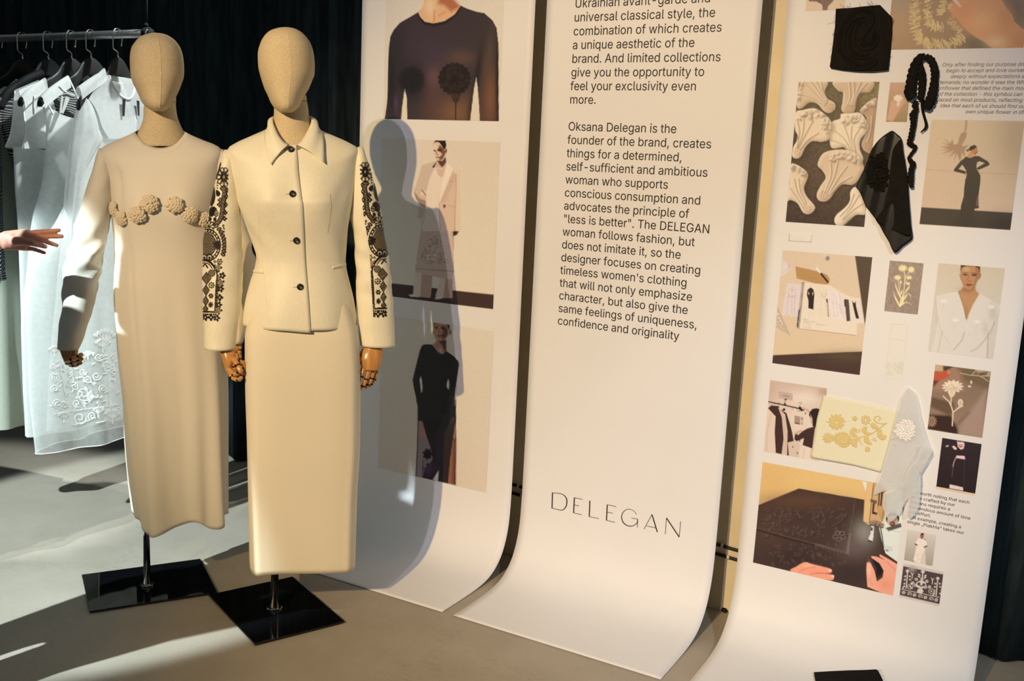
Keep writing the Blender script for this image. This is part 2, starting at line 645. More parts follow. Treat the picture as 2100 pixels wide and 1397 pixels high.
def make_banner(x0, x1, label, thick=0.0009, smax=None):
    root = empty('banner', ((x0 + x1) / 2, 2.7, 0), label, 'banner', 'paper banners hanging on the wall')
    xs = np.linspace(x0, x1, 25)
    ss = _arc
    a = Acc()
    for off in (0.0,):
        front = np.array([ban_point(xs, np.full_like(xs, s), 0.0) for s in ss])
        back = np.array([ban_point(xs, np.full_like(xs, s), -thick) for s in ss])
    nr, nc = front.shape[:2]
    V = np.concatenate([front.reshape(-1, 3), back.reshape(-1, 3)])
    f = [tuple(q) for q in grid_faces(nr, nc)]
    o = nr * nc
    f += [tuple(q[::-1]) for q in grid_faces(nr, nc, off=o)]
    for r in range(nr - 1):
        f.append((r * nc, (r + 1) * nc, o + (r + 1) * nc, o + r * nc))
        e = nc - 1
        f.append((r * nc + e, o + r * nc + e, o + (r + 1) * nc + e, (r + 1) * nc + e))
    for c in range(nc - 1):
        f.append((c, o + c, o + c + 1, c + 1))
        e = (nr - 1) * nc
        f.append((e + c, e + c + 1, o + e + c + 1, o + e + c))
    a.add(V, f)
    a.build('sheet', M['paper'], root)
    return root


BX = {1: (-2.317, -1.617), 2: (-1.575, -0.878), 3: (-0.806, -0.112)}
ban1 = make_banner(*BX[1], 'white paper banner of three large fashion photographs, behind the cream jacket mannequin')
ban2 = make_banner(*BX[2], 'white paper banner of long black text, curling onto the floor, between the two picture banners')
ban3 = make_banner(*BX[3], 'white paper banner covered with many small photographs and cloth samples, rightmost')

# ------------------------------------------------------------------ printed photographs
WL = lin((229, 207, 187))


class Print:
    """a printed photograph: a fine grid on the banner whose vertices carry the ink colours"""

    def __init__(self, corners, base, cell=1.5, white=(229, 207, 187)):
        hits = [ban_hit(*c) for c in corners]           # TL TR BR BL
        x0 = (hits[0][0] + hits[3][0]) / 2
        x1 = (hits[1][0] + hits[2][0]) / 2
        s0 = (hits[0][1] + hits[1][1]) / 2
        s1 = (hits[2][1] + hits[3][1]) / 2
        wpx = math.dist(corners[0], corners[1])
        hpx = math.dist(corners[0], corners[3])
        nx, ny = max(4, int(wpx / cell)), max(4, int(hpx / cell))
        xs, ss = np.linspace(x0, x1, nx), np.linspace(s0, s1, ny)
        self.XX, self.SS = np.meshgrid(xs, ss)
        self.P = ban_point(self.XX, self.SS, 0.0006)
        v = self.P - CAM
        w = v @ FW
        self.X = CXP + F * (v @ RT) / w
        self.Y = CYP - F * (v @ UP) / w
        self.white = lin(white)
        self.img = np.zeros(self.X.shape + (3,)) + self.c(base)
        self.shape = self.X.shape
        self.frame(0, 0, 1)
        self.cell = cell
        self.U = (self.XX - x0) / (x1 - x0)
        self.V = (self.SS - s0) / (s1 - s0)

    def c(self, col):
        return np.clip(lin(col) / self.white * 0.8, 0.003, 0.93)

    def frame(self, ox, oy, s):
        self.fx, self.fy, self.fs = ox, oy, s
        self.A = (self.X - ox) / s
        self.B = (self.Y - oy) / s

    def put(self, m, col, alpha=1.0):
        m = (m * alpha)[..., None]
        self.img = self.img * (1 - m) + self.c(col) * m

    def soft(self, sd, soft):
        s = max(soft, self.cell * 0.6) / self.fs
        return np.clip(0.5 - sd / s, 0, 1)

    def poly(self, pts, col, soft=1.0, alpha=1.0, smooth=0):
        p = np.asarray(pts, float)
        if smooth:
            p = crom(p, smooth, True)
        m = self.soft(self.sd_poly(p), soft)
        self.put(m, col, alpha)

    def sd_poly(self, p):
        A, B = self.A, self.B
        d2 = np.full(A.shape, 1e12)
        ins = np.zeros(A.shape, bool)
        n = len(p)
        for i in range(n):
            x0, y0 = p[i]
            x1, y1 = p[(i + 1) % n]
            ex, ey = x1 - x0, y1 - y0
            L = ex * ex + ey * ey
            if L < 1e-9:
                continue
            t = np.clip(((A - x0) * ex + (B - y0) * ey) / L, 0, 1)
            d2 = np.minimum(d2, (A - x0 - t * ex)**2 + (B - y0 - t * ey)**2)
            if y0 != y1:
                c = (y0 > B) != (y1 > B)
                ins ^= c & (A < (x1 - x0) * (B - y0) / (y1 - y0) + x0)
        d = np.sqrt(d2)
        return np.where(ins, -d, d)

    def line(self, pts, w, col, alpha=1.0, soft=1.0, smooth=0):
        p = np.asarray(pts, float)
        if smooth:
            p = crom(p, smooth)
        A, B = self.A, self.B
        d2 = np.full(A.shape, 1e12)
        for (x0, y0), (x1, y1) in zip(p[:-1], p[1:]):
            ex, ey = x1 - x0, y1 - y0
            L = ex * ex + ey * ey + 1e-9
            t = np.clip(((A - x0) * ex + (B - y0) * ey) / L, 0, 1)
            d2 = np.minimum(d2, (A - x0 - t * ex)**2 + (B - y0 - t * ey)**2)
        self.put(self.soft(np.sqrt(d2) - w / 2, soft), col, alpha)

    def ell(self, cx, cy, rx, ry, col, ang=0, soft=1.0, alpha=1.0):
        c, s = math.cos(math.radians(ang)), math.sin(math.radians(ang))
        u = (self.A - cx) * c + (self.B - cy) * s
        v = -(self.A - cx) * s + (self.B - cy) * c
        r = np.sqrt((u / rx)**2 + (v / ry)**2)
        self.put(self.soft((r - 1) * min(rx, ry), soft), col, alpha)

    def blob(self, cx, cy, rx, ry, col, alpha=0.6, ang=0, clip=None):
        c, s = math.cos(math.radians(ang)), math.sin(math.radians(ang))
        u = (self.A - cx) * c + (self.B - cy) * s
        v = -(self.A - cx) * s + (self.B - cy) * c
        m = np.exp(-((u / rx)**2 + (v / ry)**2))
        if clip is not None:
            m = m * clip
        self.put(m, col, alpha)

    def ramp(self, ca, cb, axis='v', a0=0.0, a1=1.0):
        t = np.clip(((self.V if axis == 'v' else self.U) - a0) / (a1 - a0), 0, 1)[..., None]
        self.img = self.c(ca) * (1 - t) + self.c(cb) * t

    def speckle(self, amt, seed=1, mask=None, k=1):
        r = np.random.default_rng(seed)
        n = r.normal(size=self.shape)
        for _ in range(k):
            n = (n + np.roll(n, 1, 0) + np.roll(n, 1, 1) + np.roll(n, -1, 0) + np.roll(n, -1, 1)) / 3.0
        n = 1 + amt * n
        if mask is not None:
            n = 1 + (n - 1) * mask
        self.img = np.clip(self.img * n[..., None], 0.002, 0.93)

    def mask(self, pts, soft=1.0, smooth=0):
        p = np.asarray(pts, float)
        if smooth:
            p = crom(p, smooth, True)
        return self.soft(self.sd_poly(p), soft)

    def build(self, parent, name='printed_photo', label=None, m=None):
        nr, nc = self.shape
        o = new_mesh(name, self.P.reshape(-1, 3), grid_faces(nr, nc), m or M['ink'], parent, True)
        at = o.data.color_attributes.new('ink', 'FLOAT_COLOR', 'POINT')
        c = np.ones((nr * nc, 4), np.float32)
        c[:, :3] = self.img.reshape(-1, 3)
        at.data.foreach_set('color', c.ravel())
        if label:
            o['label'] = label
        return o


def flower_poly(cx, cy, r0, r1, n, ph=0.0, sq=1.0, m=5):
    t = np.linspace(0, 2 * PI, n * m * 2, endpoint=False)
    r = r0 + (r1 - r0) * (0.5 + 0.5 * np.cos(n * t + ph))**0.6
    return np.stack([cx + r * np.cos(t), cy + sq * r * np.sin(t)], 1)


# --- left banner, top: woman in a dark sheer top
p = Print([(790.4, 0 - 60), (1035, -58), (1023.7, 248.4), (788.5, 244.2)], (226, 201, 180))
p.frame(770, 0, 280 / 1504)
p.ramp((224, 200, 182), (224, 198, 174))
p.poly([(545, -200), (530, 50), (480, 130), (490, 190), (560, 250), (640, 262), (760, 230), (870, 160), (940, 70), (880, 20), (860, -60), (850, -220)], (226, 168, 126))
p.poly([(700, -100), (690, 40), (760, 60), (830, 130), (940, 75), (870, 0), (850, -200)], (168, 84, 52), 9, .85)
p.blob(600, 60, 60, 120, (240, 200, 160), .7)
p.line([(650, 120), (645, 240)], 16, (186, 110, 72), .6, 4)
p.line([(700, 170), (770, 130)], 14, (190, 100, 62), .6, 5)
top = [(485, 125), (400, 175), (270, 250), (200, 330), (165, 400), (148, 520), (140, 700), (135, 1000), (125, 1150), (100, 1320),
       (283, 1318), (292, 1200), (322, 970), (345, 1080), (350, 1320), (700, 1330), (1042, 1336), (1060, 1180), (1085, 980), (1110, 855), (1125, 960), (1140, 1150),
       (1150, 1338), (1362, 1340), (1356, 1100), (1356, 500), (1335, 310), (1290, 225), (1200, 145), (1110, 128), (1010, 95), (940, 62), (870, 160), (760, 232), (640, 258), (545, 240), (495, 190), (472, 140)]
mk = p.mask(top)
p.put(mk, (60, 46, 48))
p.blob(560, 640, 330, 330, (66, 50, 62), .8, 0, mk)
p.blob(880, 1240, 260, 190, (120, 80, 58), .95, 0, mk)
p.blob(640, 860, 110, 130, (108, 72, 72), .8, 0, mk)
p.blob(640, 1120, 90, 200, (92, 58, 54), .7, 0, mk)
p.blob(940, 640, 160, 90, (98, 68, 58), .7, 0, mk)
p.blob(1265, 1080, 75, 330, (122, 76, 52), .95, 0, mk)
p.blob(1250, 620, 50, 330, (88, 66, 50), .6, 8, mk)
p.blob(180, 900, 60, 500, (32, 31, 32), .9, 0, mk)
p.blob(260, 520, 70, 300, (44, 40, 44), .7, 0, mk)
p.blob(225, 1140, 22, 90, (92, 58, 88), .7, 0, mk)
p.blob(1130, 780, 34, 260, (34, 28, 27), .8, 8, mk)
p.blob(1345, 900, 22, 500, (26, 22, 22), .9, 0, mk)
p.blob(1060, 1180, 40, 220, (40, 29, 27), .8, 8, mk)
p.blob(400, 900, 150, 210, (28, 26, 28), .95, 0, mk)
p.poly(flower_poly(400, 880, 130, 148, 15), (27, 25, 27), 8, .8)
p.poly(flower_poly(870, 870, 166, 184, 19, 1.0), (36, 26, 25))
p.blob(870, 880, 110, 110, (28, 21, 21), .8)
r_ = np.random.default_rng(3)
for i in range(60):
    a0 = r_.uniform(0, 2 * PI)
    rr = r_.uniform(30, 150)
    cx_, cy_ = 870 + rr * math.cos(a0), 870 + rr * math.sin(a0)
    b0 = a0 + r_.normal(0, .8)
    L_ = r_.uniform(14, 40)
    p.line([(cx_, cy_), (cx_ + L_ * math.cos(b0), cy_ + L_ * math.sin(b0)), (cx_ + L_ * 1.4 * math.cos(b0 + .8), cy_ + L_ * 1.4 * math.sin(b0 + .8))], 5, (66, 48, 42), .6, 1, 4)
p.poly([(830, 1030), (840, 1090), (870, 1132), (905, 1132), (930, 1080), (940, 1040)], (70, 46, 38))
for q in range(5):
    p.line([(845 + q * 20, 1040), (868 + q * 9, 1120)], 5, (34, 22, 20), .8)
p.line([(886, 1130), (884, 1230), (882, 1335)], 13, (36, 26, 22), 1)
p.poly([(472, 140), (495, 195), (545, 245), (640, 262), (760, 235), (870, 165), (940, 65), (950, 80), (880, 185), (770, 262), (640, 294), (530, 268), (480, 205), (462, 150)], (38, 32, 32), 1)
p.speckle(.014, 2)
p.build(ban1, label='photograph of a woman in a dark sheer top with a black flower on the chest')

# --- left banner, middle: woman in a pale coat
p = Print([(783.8, 284.3), (1024.6, 291.4), (1012.8, 634.3), (775.5, 605)], (224, 197, 172))
p.ramp((222, 195, 172), (228, 203, 178))
p.frame(800, 440, 230 / 1607)
p.poly([(-300, 945), (20, 985), (900, 1085), (1495, 1150), (1490, 1362), (900, 1290), (30, 1188), (-300, 1140)], (66, 44, 38))
# trousers, shoes
p.poly([(360, 820), (340, 1000), (330, 1150), (420, 1180), (575, 1190), (595, 1050), (610, 880)], (222, 190, 168))
p.poly([(455, 850), (430, 1180), (575, 1190), (608, 880)], (190, 146, 124), 2)
p.poly([(728, 905), (690, 1030), (650, 1170), (760, 1195), (892, 1195), (898, 925)], (222, 190, 168))
p.poly([(795, 920), (762, 1195), (892, 1195), (895, 925)], (186, 142, 120), 2)
p.poly([(608, 890), (598, 1048), (675, 1058), (727, 908)], (226, 205, 186))
p.poly([(265, 1155), (330, 1140), (400, 1170), (415, 1182), (300, 1180)], (225, 200, 182))
p.poly([(640, 1210), (665, 1165), (740, 1185), (750, 1200), (690, 1215)], (225, 200, 182))
# long tunic
p.poly([(470, -60), (445, 200), (400, 480), (360, 760), (360, 825), (610, 880), (700, 905), (885, 930), (890, 900), (915, 820), (912, 200), (900, -80)], (206, 170, 148))
p.poly([(360, 768), (612, 782), (912, 810), (912, 825), (612, 800), (360, 780)], (176, 134, 114), 2)
p.poly([(720, 210), (905, 215), (912, 500), (890, 230)], (150, 110, 92), 4, .7)
r_ = np.random.default_rng(5)
for i in range(190):
    v_ = r_.uniform(0, 1)
    y_ = 700 - 430 * v_**1.4
    hw = 250 * (1 - v_)**.6 * (1 if r_.uniform() < .8 else .8)
    x_ = 630 + r_.uniform(-hw, hw * .85)
    p.ell(x_, y_, r_.uniform(6, 20), r_.uniform(4, 12), (160, 122, 104) if i % 3 else (226, 196, 176), r_.uniform(0, 180), 1, .75)
for k in range(9):
    t = np.linspace(0, 5, 20)
    p.line(np.stack([430 + k * 50 + (4 + 4 * t) * np.cos(t * 2), 660 + (k % 3) * 12 + (4 + 4 * t) * np.sin(t * 2)], 1), 5, (158, 120, 100), .7)
# hand
p.poly([(915, 175), (985, 175), (990, 235), (960, 290), (905, 315), (903, 240)], (46, 28, 22))
p.line([(940, 215), (960, 260), (950, 285)], 9, (120, 72, 52))
p.line([(985, 180), (970, 240)], 9, (110, 66, 50))
# jacket and head, second frame
p.frame(820, 270, 160 / 1176)
p.poly([(440, 470), (330, 510), (290, 660), (215, 880), (208, 940), (290, 1080), (270, 1300), (345, 1312), (395, 1060), (400, 900), (520, 540), (560, 440)], (206, 172, 150))
p.poly([(218, 905), (300, 1010), (395, 1040), (385, 1170), (300, 1100), (240, 1010)], (158, 120, 104), 3)
p.poly([(330, 890), (400, 905), (395, 980), (300, 960)], (226, 188, 166), 2)
p.line([(330, 880), (390, 960)], 12, (80, 50, 44))
p.poly([(515, 560), (450, 700), (400, 900), (395, 1100), (345, 1312), (330, 1500), (830, 1500), (830, 1100), (700, 560)], (230, 199, 176))
p.poly([(555, 440), (520, 520), (545, 560), (570, 650), (610, 690), (650, 685), (690, 530), (690, 400)], (214, 172, 148))
p.poly([(540, 510), (610, 545), (695, 525), (690, 460), (560, 440)], (206, 162, 140))
p.line([(520, 530), (560, 555), (620, 560), (695, 530)], 6, (236, 208, 188))
p.line([(530, 580), (570, 655), (610, 690), (655, 688)], 5, (236, 210, 190), .9)
p.poly([(480, 545), (560, 440), (548, 470), (522, 540)], (30, 20, 18))
p.poly([(695, 460), (700, 540), (640, 770), (595, 1080), (640, 1100), (800, 590), (790, 545)], (238, 209, 185))
p.poly([(800, 590), (845, 640), (840, 1100), (830, 1500), (600, 1500), (595, 1085), (700, 850)], (218, 177, 152))
p.poly([(800, 590), (595, 1085), (690, 1060), (760, 880), (840, 700)], (210, 166, 142), 4)
p.line([(745, 745), (805, 752)], 6, (170, 122, 100))
p.line([(740, 1115), (830, 1130)], 8, (180, 132, 110))
p.poly([(860, 575), (910, 590), (912, 800), (910, 1500), (830, 1500), (850, 760), (845, 640)], (226, 190, 164))
p.line([(845, 640), (848, 900), (832, 1200), (828, 1500)], 9, (150, 108, 88), .7, 3)
p.poly([(645, 1105), (690, 1100), (695, 1130), (665, 1160)], (110, 76, 64))
p.line([(395, 1060), (380, 1250), (350, 1400)], 6, (168, 128, 110), .7, 2)
p.line([(590, 1080), (600, 1250), (610, 1500)], 7, (150, 110, 94), .8, 2)
p.poly([(560, 430), (640, 440), (690, 380), (700, 465), (640, 540), (600, 500)], (96, 56, 44), 2)
p.poly([(535, 132), (505, 180), (502, 230), (510, 290), (520, 340), (545, 400), (570, 432), (610, 438), (650, 410), (685, 350), (700, 260), (700, 190), (688, 132)], (222, 178, 154), 1)
p.poly([(600, 200), (660, 250), (690, 330), (650, 410), (600, 438), (590, 390), (640, 340), (600, 300), (570, 270)], (116, 70, 56), 3)
p.poly([(535, 130), (505, 185), (545, 155), (590, 160), (630, 210), (665, 270), (690, 255), (700, 200), (688, 132)], (34, 22, 20), 1)
p.ell(695, 290, 18, 34, (120, 76, 60), 10)
p.ell(525, 288, 15, 15, (40, 24, 20))
p.ell(595, 280, 34, 16, (36, 22, 18))
p.line([(552, 290), (556, 340), (575, 360)], 10, (110, 66, 52))
p.line([(545, 392), (590, 388)], 12, (60, 34, 30))
p.blob(535, 230, 24, 40, (240, 206, 182), .6)
p.speckle(.014, 3)
p.build(ban1, label='photograph of a woman in a pale coat over an embroidered tunic')

# --- left banner, bottom: woman in a long black dress
p = Print([(786, 652), (1012.3, 674), (998, 1008), (772, 962)], (222, 196, 174))
p.ramp((225, 200, 178), (218, 188, 163))
p.frame(760, 820, 260 / 1816)
p.poly([(690, 240), (670, 700), (645, 1100), (760, 1125), (1215, 1220), (1222, 600), (1225, 240)], (140, 100, 92), 1)
p.ramp_mask = None
p.poly([(690, 240), (670, 700), (645, 1100), (760, 1120), (880, 900), (880, 750), (800, 500)], (152, 122, 122), 3)
p.poly([(695, 270), (690, 540), (810, 540), (750, 320)], (176, 122, 112), 6, .8)
p.poly([(1180, 560), (1140, 850), (1110, 1200), (1215, 1220), (1222, 560)], (140, 82, 60), 3)
p.poly([(1190, 560), (1170, 1205), (1215, 1220), (1222, 560)], (70, 40, 32), 8, .8)
p.poly([(1222, 0), (1226, 600), (1215, 1220), (1205, 1218), (1216, 600), (1212, 0)], (28, 20, 20))
p.line([(680, 130), (672, 700), (648, 1100)], 14, (36, 28, 30))
p.poly([(650, 0), (672, 90), (690, 250), (745, 320), (800, 520), (860, 690), (890, 850), (840, 920), (770, 1000), (745, 1118), (885, 1150), (975, 1015), (965, 1165), (1110, 1200), (1140, 850), (1190, 500), (1215, 300), (1225, 150), (1200, 60), (1205, 0)], (38, 28, 30))
p.blob(830, 990, 70, 110, (88, 56, 84), .75)
p.blob(1150, 260, 30, 120, (60, 46, 42), .8)
p.poly([(890, 1148), (975, 1015), (965, 1166)], (206, 180, 164))
p.poly(flower_poly(815, 780, 52, 74, 7, .6, 1.15), (26, 20, 22))
p.line([(768, 850), (748, 930), (745, 1100)], 9, (36, 26, 30))
p.poly([(715, 820), (740, 880), (750, 910), (738, 890)], (36, 26, 30))
p.ell(816, 930, 16, 22, (34, 24, 32))
p.line([(748, 990), (800, 975)], 12, (44, 30, 38))
p.frame(760, 640, 260 / 1651)
p.poly([(800, 422), (700, 420), (665, 440), (640, 500), (580, 740), (546, 885), (560, 980), (610, 1200), (622, 1300), (618, 1420), (1115, 1420), (1110, 1290), (1088, 1180), (1105, 1000), (1140, 780), (1153, 680), (1140, 640), (1090, 580), (985, 505), (935, 545), (870, 510)], (38, 33, 33), 1)
p.poly([(655, 838), (640, 880), (648, 960), (662, 1068), (676, 990), (668, 900)], (232, 212, 196))
p.poly([(1018, 865), (995, 920), (990, 970), (1015, 1015), (1022, 950)], (232, 212, 196))
p.poly([(1100, 1190), (1090, 1420), (1030, 1420), (1060, 1000)], (62, 50, 44), 6, .6)
p.poly([(800, 422), (840, 405), (855, 370), (985, 360), (985, 505), (940, 545), (870, 510)], (176, 120, 100), 2)
p.poly([(880, 375), (985, 365), (985, 505), (960, 520), (930, 430)], (84, 50, 44), 4)
p.blob(915, 500, 26, 30, (220, 170, 150), .7)
p.poly([(828, 122), (820, 200), (825, 290), (845, 350), (880, 375), (930, 372), (980, 340), (1010, 290), (1025, 220), (1015, 140)], (186, 130, 108), 1)
p.poly([(930, 180), (1000, 200), (1010, 290), (980, 340), (935, 370), (925, 300), (940, 260)], (110, 66, 56), 5)
p.poly([(828, 120), (818, 190), (835, 165), (850, 130), (960, 140), (1000, 180), (1030, 240), (1028, 150), (1015, 138)], (42, 28, 26), 1)
p.ell(1038, 265, 14, 36, (120, 76, 64), 10)
p.ell(822, 265, 8, 28, (186, 130, 108))
p.ell(857, 208, 20, 12, (54, 32, 28))
p.ell(940, 212, 24, 12, (46, 28, 26))
p.line([(838, 192), (880, 188)], 7, (70, 44, 38))
p.line([(912, 190), (970, 192)], 7, (60, 36, 32))
p.line([(895, 215), (888, 262), (905, 280)], 9, (120, 74, 62), .8)
p.ell(905, 312, 34, 13, (120, 58, 54))
p.line([(872, 308), (940, 312)], 5, (70, 34, 32))
p.speckle(.014, 4)
p.build(ban1, label='photograph of a woman standing in a long black dress')

# --- right banner: plaster flower heads
p = Print([(1638, 168.7), (1803.6, 167.2), (1772.4, 466), (1611, 454.6)], (74, 52, 42), 1.3)
p.frame(1600, 150, 220 / 931)
p.ramp((98, 80, 52), (64, 44, 38))
p.blob(820, 160, 140, 150, (134, 112, 66), .9)
p.blob(420, 850, 240, 180, (92, 64, 50), .8)
p.blob(150, 620, 120, 160, (50, 36, 30), .7)
p.speckle(.22, 9, None, 1)


def carnation(pts, col, ribs, lumps, seed, shade=(138, 98, 70)):
    q = np.asarray(pts, float)
    p.poly(q + [10, 13], (34, 23, 19), 14, .75, 5)
    mk = p.mask(q, 1.2, 5)
    p.put(mk, col)
    p.put(mk * (1 - p.mask(q + [-13, -12], 12, 5)), shade, .62)
    p.put(mk * (1 - p.mask(q + [9, 10], 9, 5)), (246, 220, 196), .55)
    r = np.random.default_rng(seed)
    for (cx, cy, rx, ry, ang, n) in lumps:
        for i in range(n * 2):
            a_ = math.radians(ang) + r.uniform(-1.35, 1.35)
            k = r.uniform(.42, 1.02)
            x_, y_ = cx + rx * k * math.cos(a_), cy + ry * k * math.sin(a_)
            an = r.uniform(0, 180)
            s_ = r.uniform(.7, 1.2)
            p.blob(x_ + 6, y_ + 8, 19 * s_, 11 * s_, shade, .62, an, mk)
            p.blob(x_ - 3, y_ - 4, 16 * s_, 9 * s_, (248, 222, 198), .6, an, mk)
    for rb in ribs:
        v = crom(np.array(rb, float), 6)
        p.line(v + [3, 2], 10, shade, .8, 3)
        p.line(v + [-7, -4], 7, (246, 218, 190), .65, 3)
    return mk


def hatch(cx, cy, r, ang):
    for k in (-1, 0, 1):
        for b in (ang, ang + 75):
            c_, s_ = math.cos(math.radians(b)), math.sin(math.radians(b))
            p.line([(cx - c_ * r - s_ * k * r * .6, cy - s_ * r + c_ * k * r * .6), (cx + c_ * r - s_ * k * r * .6, cy + s_ * r + c_ * k * r * .6)], 4, (160, 122, 92), .7)


carnation([(150, 70), (400, 70), (385, 160), (410, 220), (470, 260), (475, 310), (430, 345), (380, 330), (320, 265), (250, 255), (185, 305), (145, 280)], (214, 180, 150),
          [[(200, 75), (280, 160), (390, 270)], [(260, 70), (320, 150), (400, 260)], [(310, 70), (345, 140), (405, 245)], [(355, 75), (370, 150), (410, 235)], [(160, 180), (270, 210), (385, 285)]], [(200, 160, 60, 120, 200, 10)], 1)
hatch(430, 290, 34, 10)
carnation([(470, 70), (500, 150), (545, 170), (540, 250), (532, 320), (570, 352), (625, 350), (650, 310), (665, 220), (700, 170), (780, 160), (795, 70)], (206, 168, 138),
          [[(600, 75), (610, 200), (585, 280)], [(640, 75), (640, 200), (600, 285)], [(700, 80), (660, 180), (620, 285)], [(750, 90), (680, 180), (640, 280)]], [], 2)
hatch(600, 310, 34, 30)
carnation([(840, 225), (780, 240), (700, 310), (700, 345), (745, 380), (760, 480), (735, 540), (705, 620), (740, 680), (800, 670), (830, 400)], (184, 142, 112),
          [[(800, 380), (790, 500), (760, 600)]], [(780, 300, 60, 50, 240, 12)], 3, (130, 92, 66))
carnation([(425, 545), (420, 480), (455, 420), (520, 395), (530, 355), (610, 350), (690, 345), (740, 400), (765, 460), (740, 520), (695, 580), (690, 660), (720, 740), (700, 785), (640, 740), (590, 680), (560, 640), (450, 650)], (234, 204, 174),
          [[(550, 450), (590, 560), (630, 690)], [(620, 460), (615, 560), (645, 690)], [(690, 480), (640, 570), (655, 690)], [(470, 500), (560, 580), (620, 700)], [(440, 580), (540, 620), (610, 700)]], [(630, 470, 120, 110, 285, 26)], 4)
carnation([(135, 345), (200, 320), (290, 305), (350, 330), (420, 390), (455, 460), (430, 520), (420, 575), (360, 595), (280, 590), (220, 640), (180, 720), (140, 742), (105, 720), (115, 640), (160, 560), (130, 490)], (230, 198, 168),
          [[(280, 420), (220, 530), (160, 650)], [(330, 520), (240, 580), (175, 660)], [(205, 400), (195, 520), (150, 650)], [(150, 420), (165, 520), (145, 640)]], [(300, 450, 150, 130, 320, 26), (230, 400, 90, 70, 250, 8)], 5)
hatch(150, 680, 32, 30)
carnation([(90, 800), (130, 790), (200, 830), (242, 880), (225, 940), (205, 1000), (230, 1070), (290, 1140), (300, 1180), (255, 1222), (200, 1210), (150, 1130), (90, 1100), (62, 1100), (80, 950)], (226, 194, 164),
          [[(120, 920), (150, 1040), (210, 1140)], [(160, 920), (175, 1030), (225, 1130)], [(85, 1000), (140, 1080), (200, 1170)]], [(140, 870, 90, 70, 300, 16)], 6)
hatch(240, 1180, 32, 20)
carnation([(330, 770), (370, 700), (450, 670), (560, 665), (660, 700), (725, 810), (700, 880), (665, 940), (620, 970), (540, 965), (480, 1020), (430, 1090), (380, 1115), (330, 1100), (318, 1050), (350, 980), (395, 910), (370, 850), (330, 810)], (216, 180, 150),
          [[(440, 780), (440, 900), (390, 1030)], [(500, 770), (470, 900), (410, 1030)], [(580, 810), (500, 920), (430, 1040)], [(620, 900), (520, 960), (440, 1050)]], [(560, 780, 170, 90, 280, 30)], 7)
hatch(380, 1060, 36, 35)
carnation([(655, 990), (610, 1030), (605, 1110), (560, 1170), (490, 1230), (470, 1280), (490, 1320), (540, 1325), (600, 1280), (660, 1230), (740, 1225), (735, 1140), (700, 1060)], (232, 202, 172),
          [[(680, 1060), (620, 1160), (540, 1260)], [(720, 1130), (630, 1190), (545, 1270)], [(640, 1050), (600, 1150), (520, 1240)]], [], 8)
p.blob(640, 1300, 60, 40, (50, 34, 30), .9)
p.speckle(.014, 10)
p.build(ban3, label='photograph of white plaster flower heads scattered on dark soil')

# --- right banner: small photo of a hand with a flower
p = Print([(1825.5, 169), (1868, 169.6), (1860, 251), (1817, 249)], (188, 142, 112), 1.4)
p.frame(1600, 0, 500 / 1343)
p.ramp((196, 148, 118), (150, 118, 74))
p.poly([(585, 660), (610, 560), (660, 520), (690, 560), (660, 600), (620, 670)], (206, 152, 124), 4)
p.poly(flower_poly(650, 540, 20, 27, 7, .4, .7), (236, 208, 184))
p.line([(655, 550), (648, 580)], 14, (228, 198, 172))
p.speckle(.014, 11)
p.build(ban3, label='small photograph of a hand holding a pale flower')

# --- right banner: cropped photo at the very top
p = Print([(1656, -40), (1736, -44), (1733, 18), (1653, 24)], (214, 180, 150), 1.4)
p.frame(1640, 0, 200 / 1746)
p.poly([(170, -400), (165, 25), (300, 30), (400, 80), (415, 195), (490, 190), (510, 110), (600, 20), (640, -400)], (110, 78, 70), 1)
p.poly([(310, -400), (340, 40), (365, 45), (350, -400)], (80, 54, 50))
p.speckle(.014, 12)
p.build(ban3, label='cropped photograph of a pale garment at the top edge')

# --- right banner: hand and ruffled cloth, top right
p = Print([(1835, -150), (2118, -156), (2112, 97), (1828, 102.4)], (150, 112, 78), 1.5)
p.frame(1800, 0, 300 / 2100)
p.ramp((142, 106, 74), (150, 108, 74))
p.blob(300, 300, 260, 420, (176, 130, 94), .7)
p.blob(1500, 640, 380, 160, (80, 66, 36), .95)
p.blob(1950, 150, 200, 300, (70, 62, 38), .95)
p.blob(330, 60, 120, 160, (150, 130, 106), .5)
r_ = np.random.default_rng(21)


def ruche(path, w, col, n, seed):
    r = np.random.default_rng(seed)
    q = crom(np.asarray(path, float), 12)
    T = np.gradient(q, axis=0)
    T /= np.linalg.norm(T, axis=1)[:, None]
    N = np.stack([-T[:, 1], T[:, 0]], 1)
    for i in range(n):
        k = int(i * (len(q) - 1) / n)
        o1, o2 = r.uniform(-w, 0), r.uniform(0, w)
        a1 = q[k] + N[k] * o1 + T[k] * r.uniform(-14, 14)
        a2 = q[k] + N[k] * o2 + T[k] * r.uniform(10, 40)
        p.line([a1, (a1 + a2) / 2 + T[k] * 9, a2], r.uniform(10, 26), col if i % 2 else (206, 164, 104), .85, 1, 4)
        p.line([a1 + T[k] * 16, a2 + T[k] * 18], r.uniform(5, 12), (108, 80, 52), .7, 1)


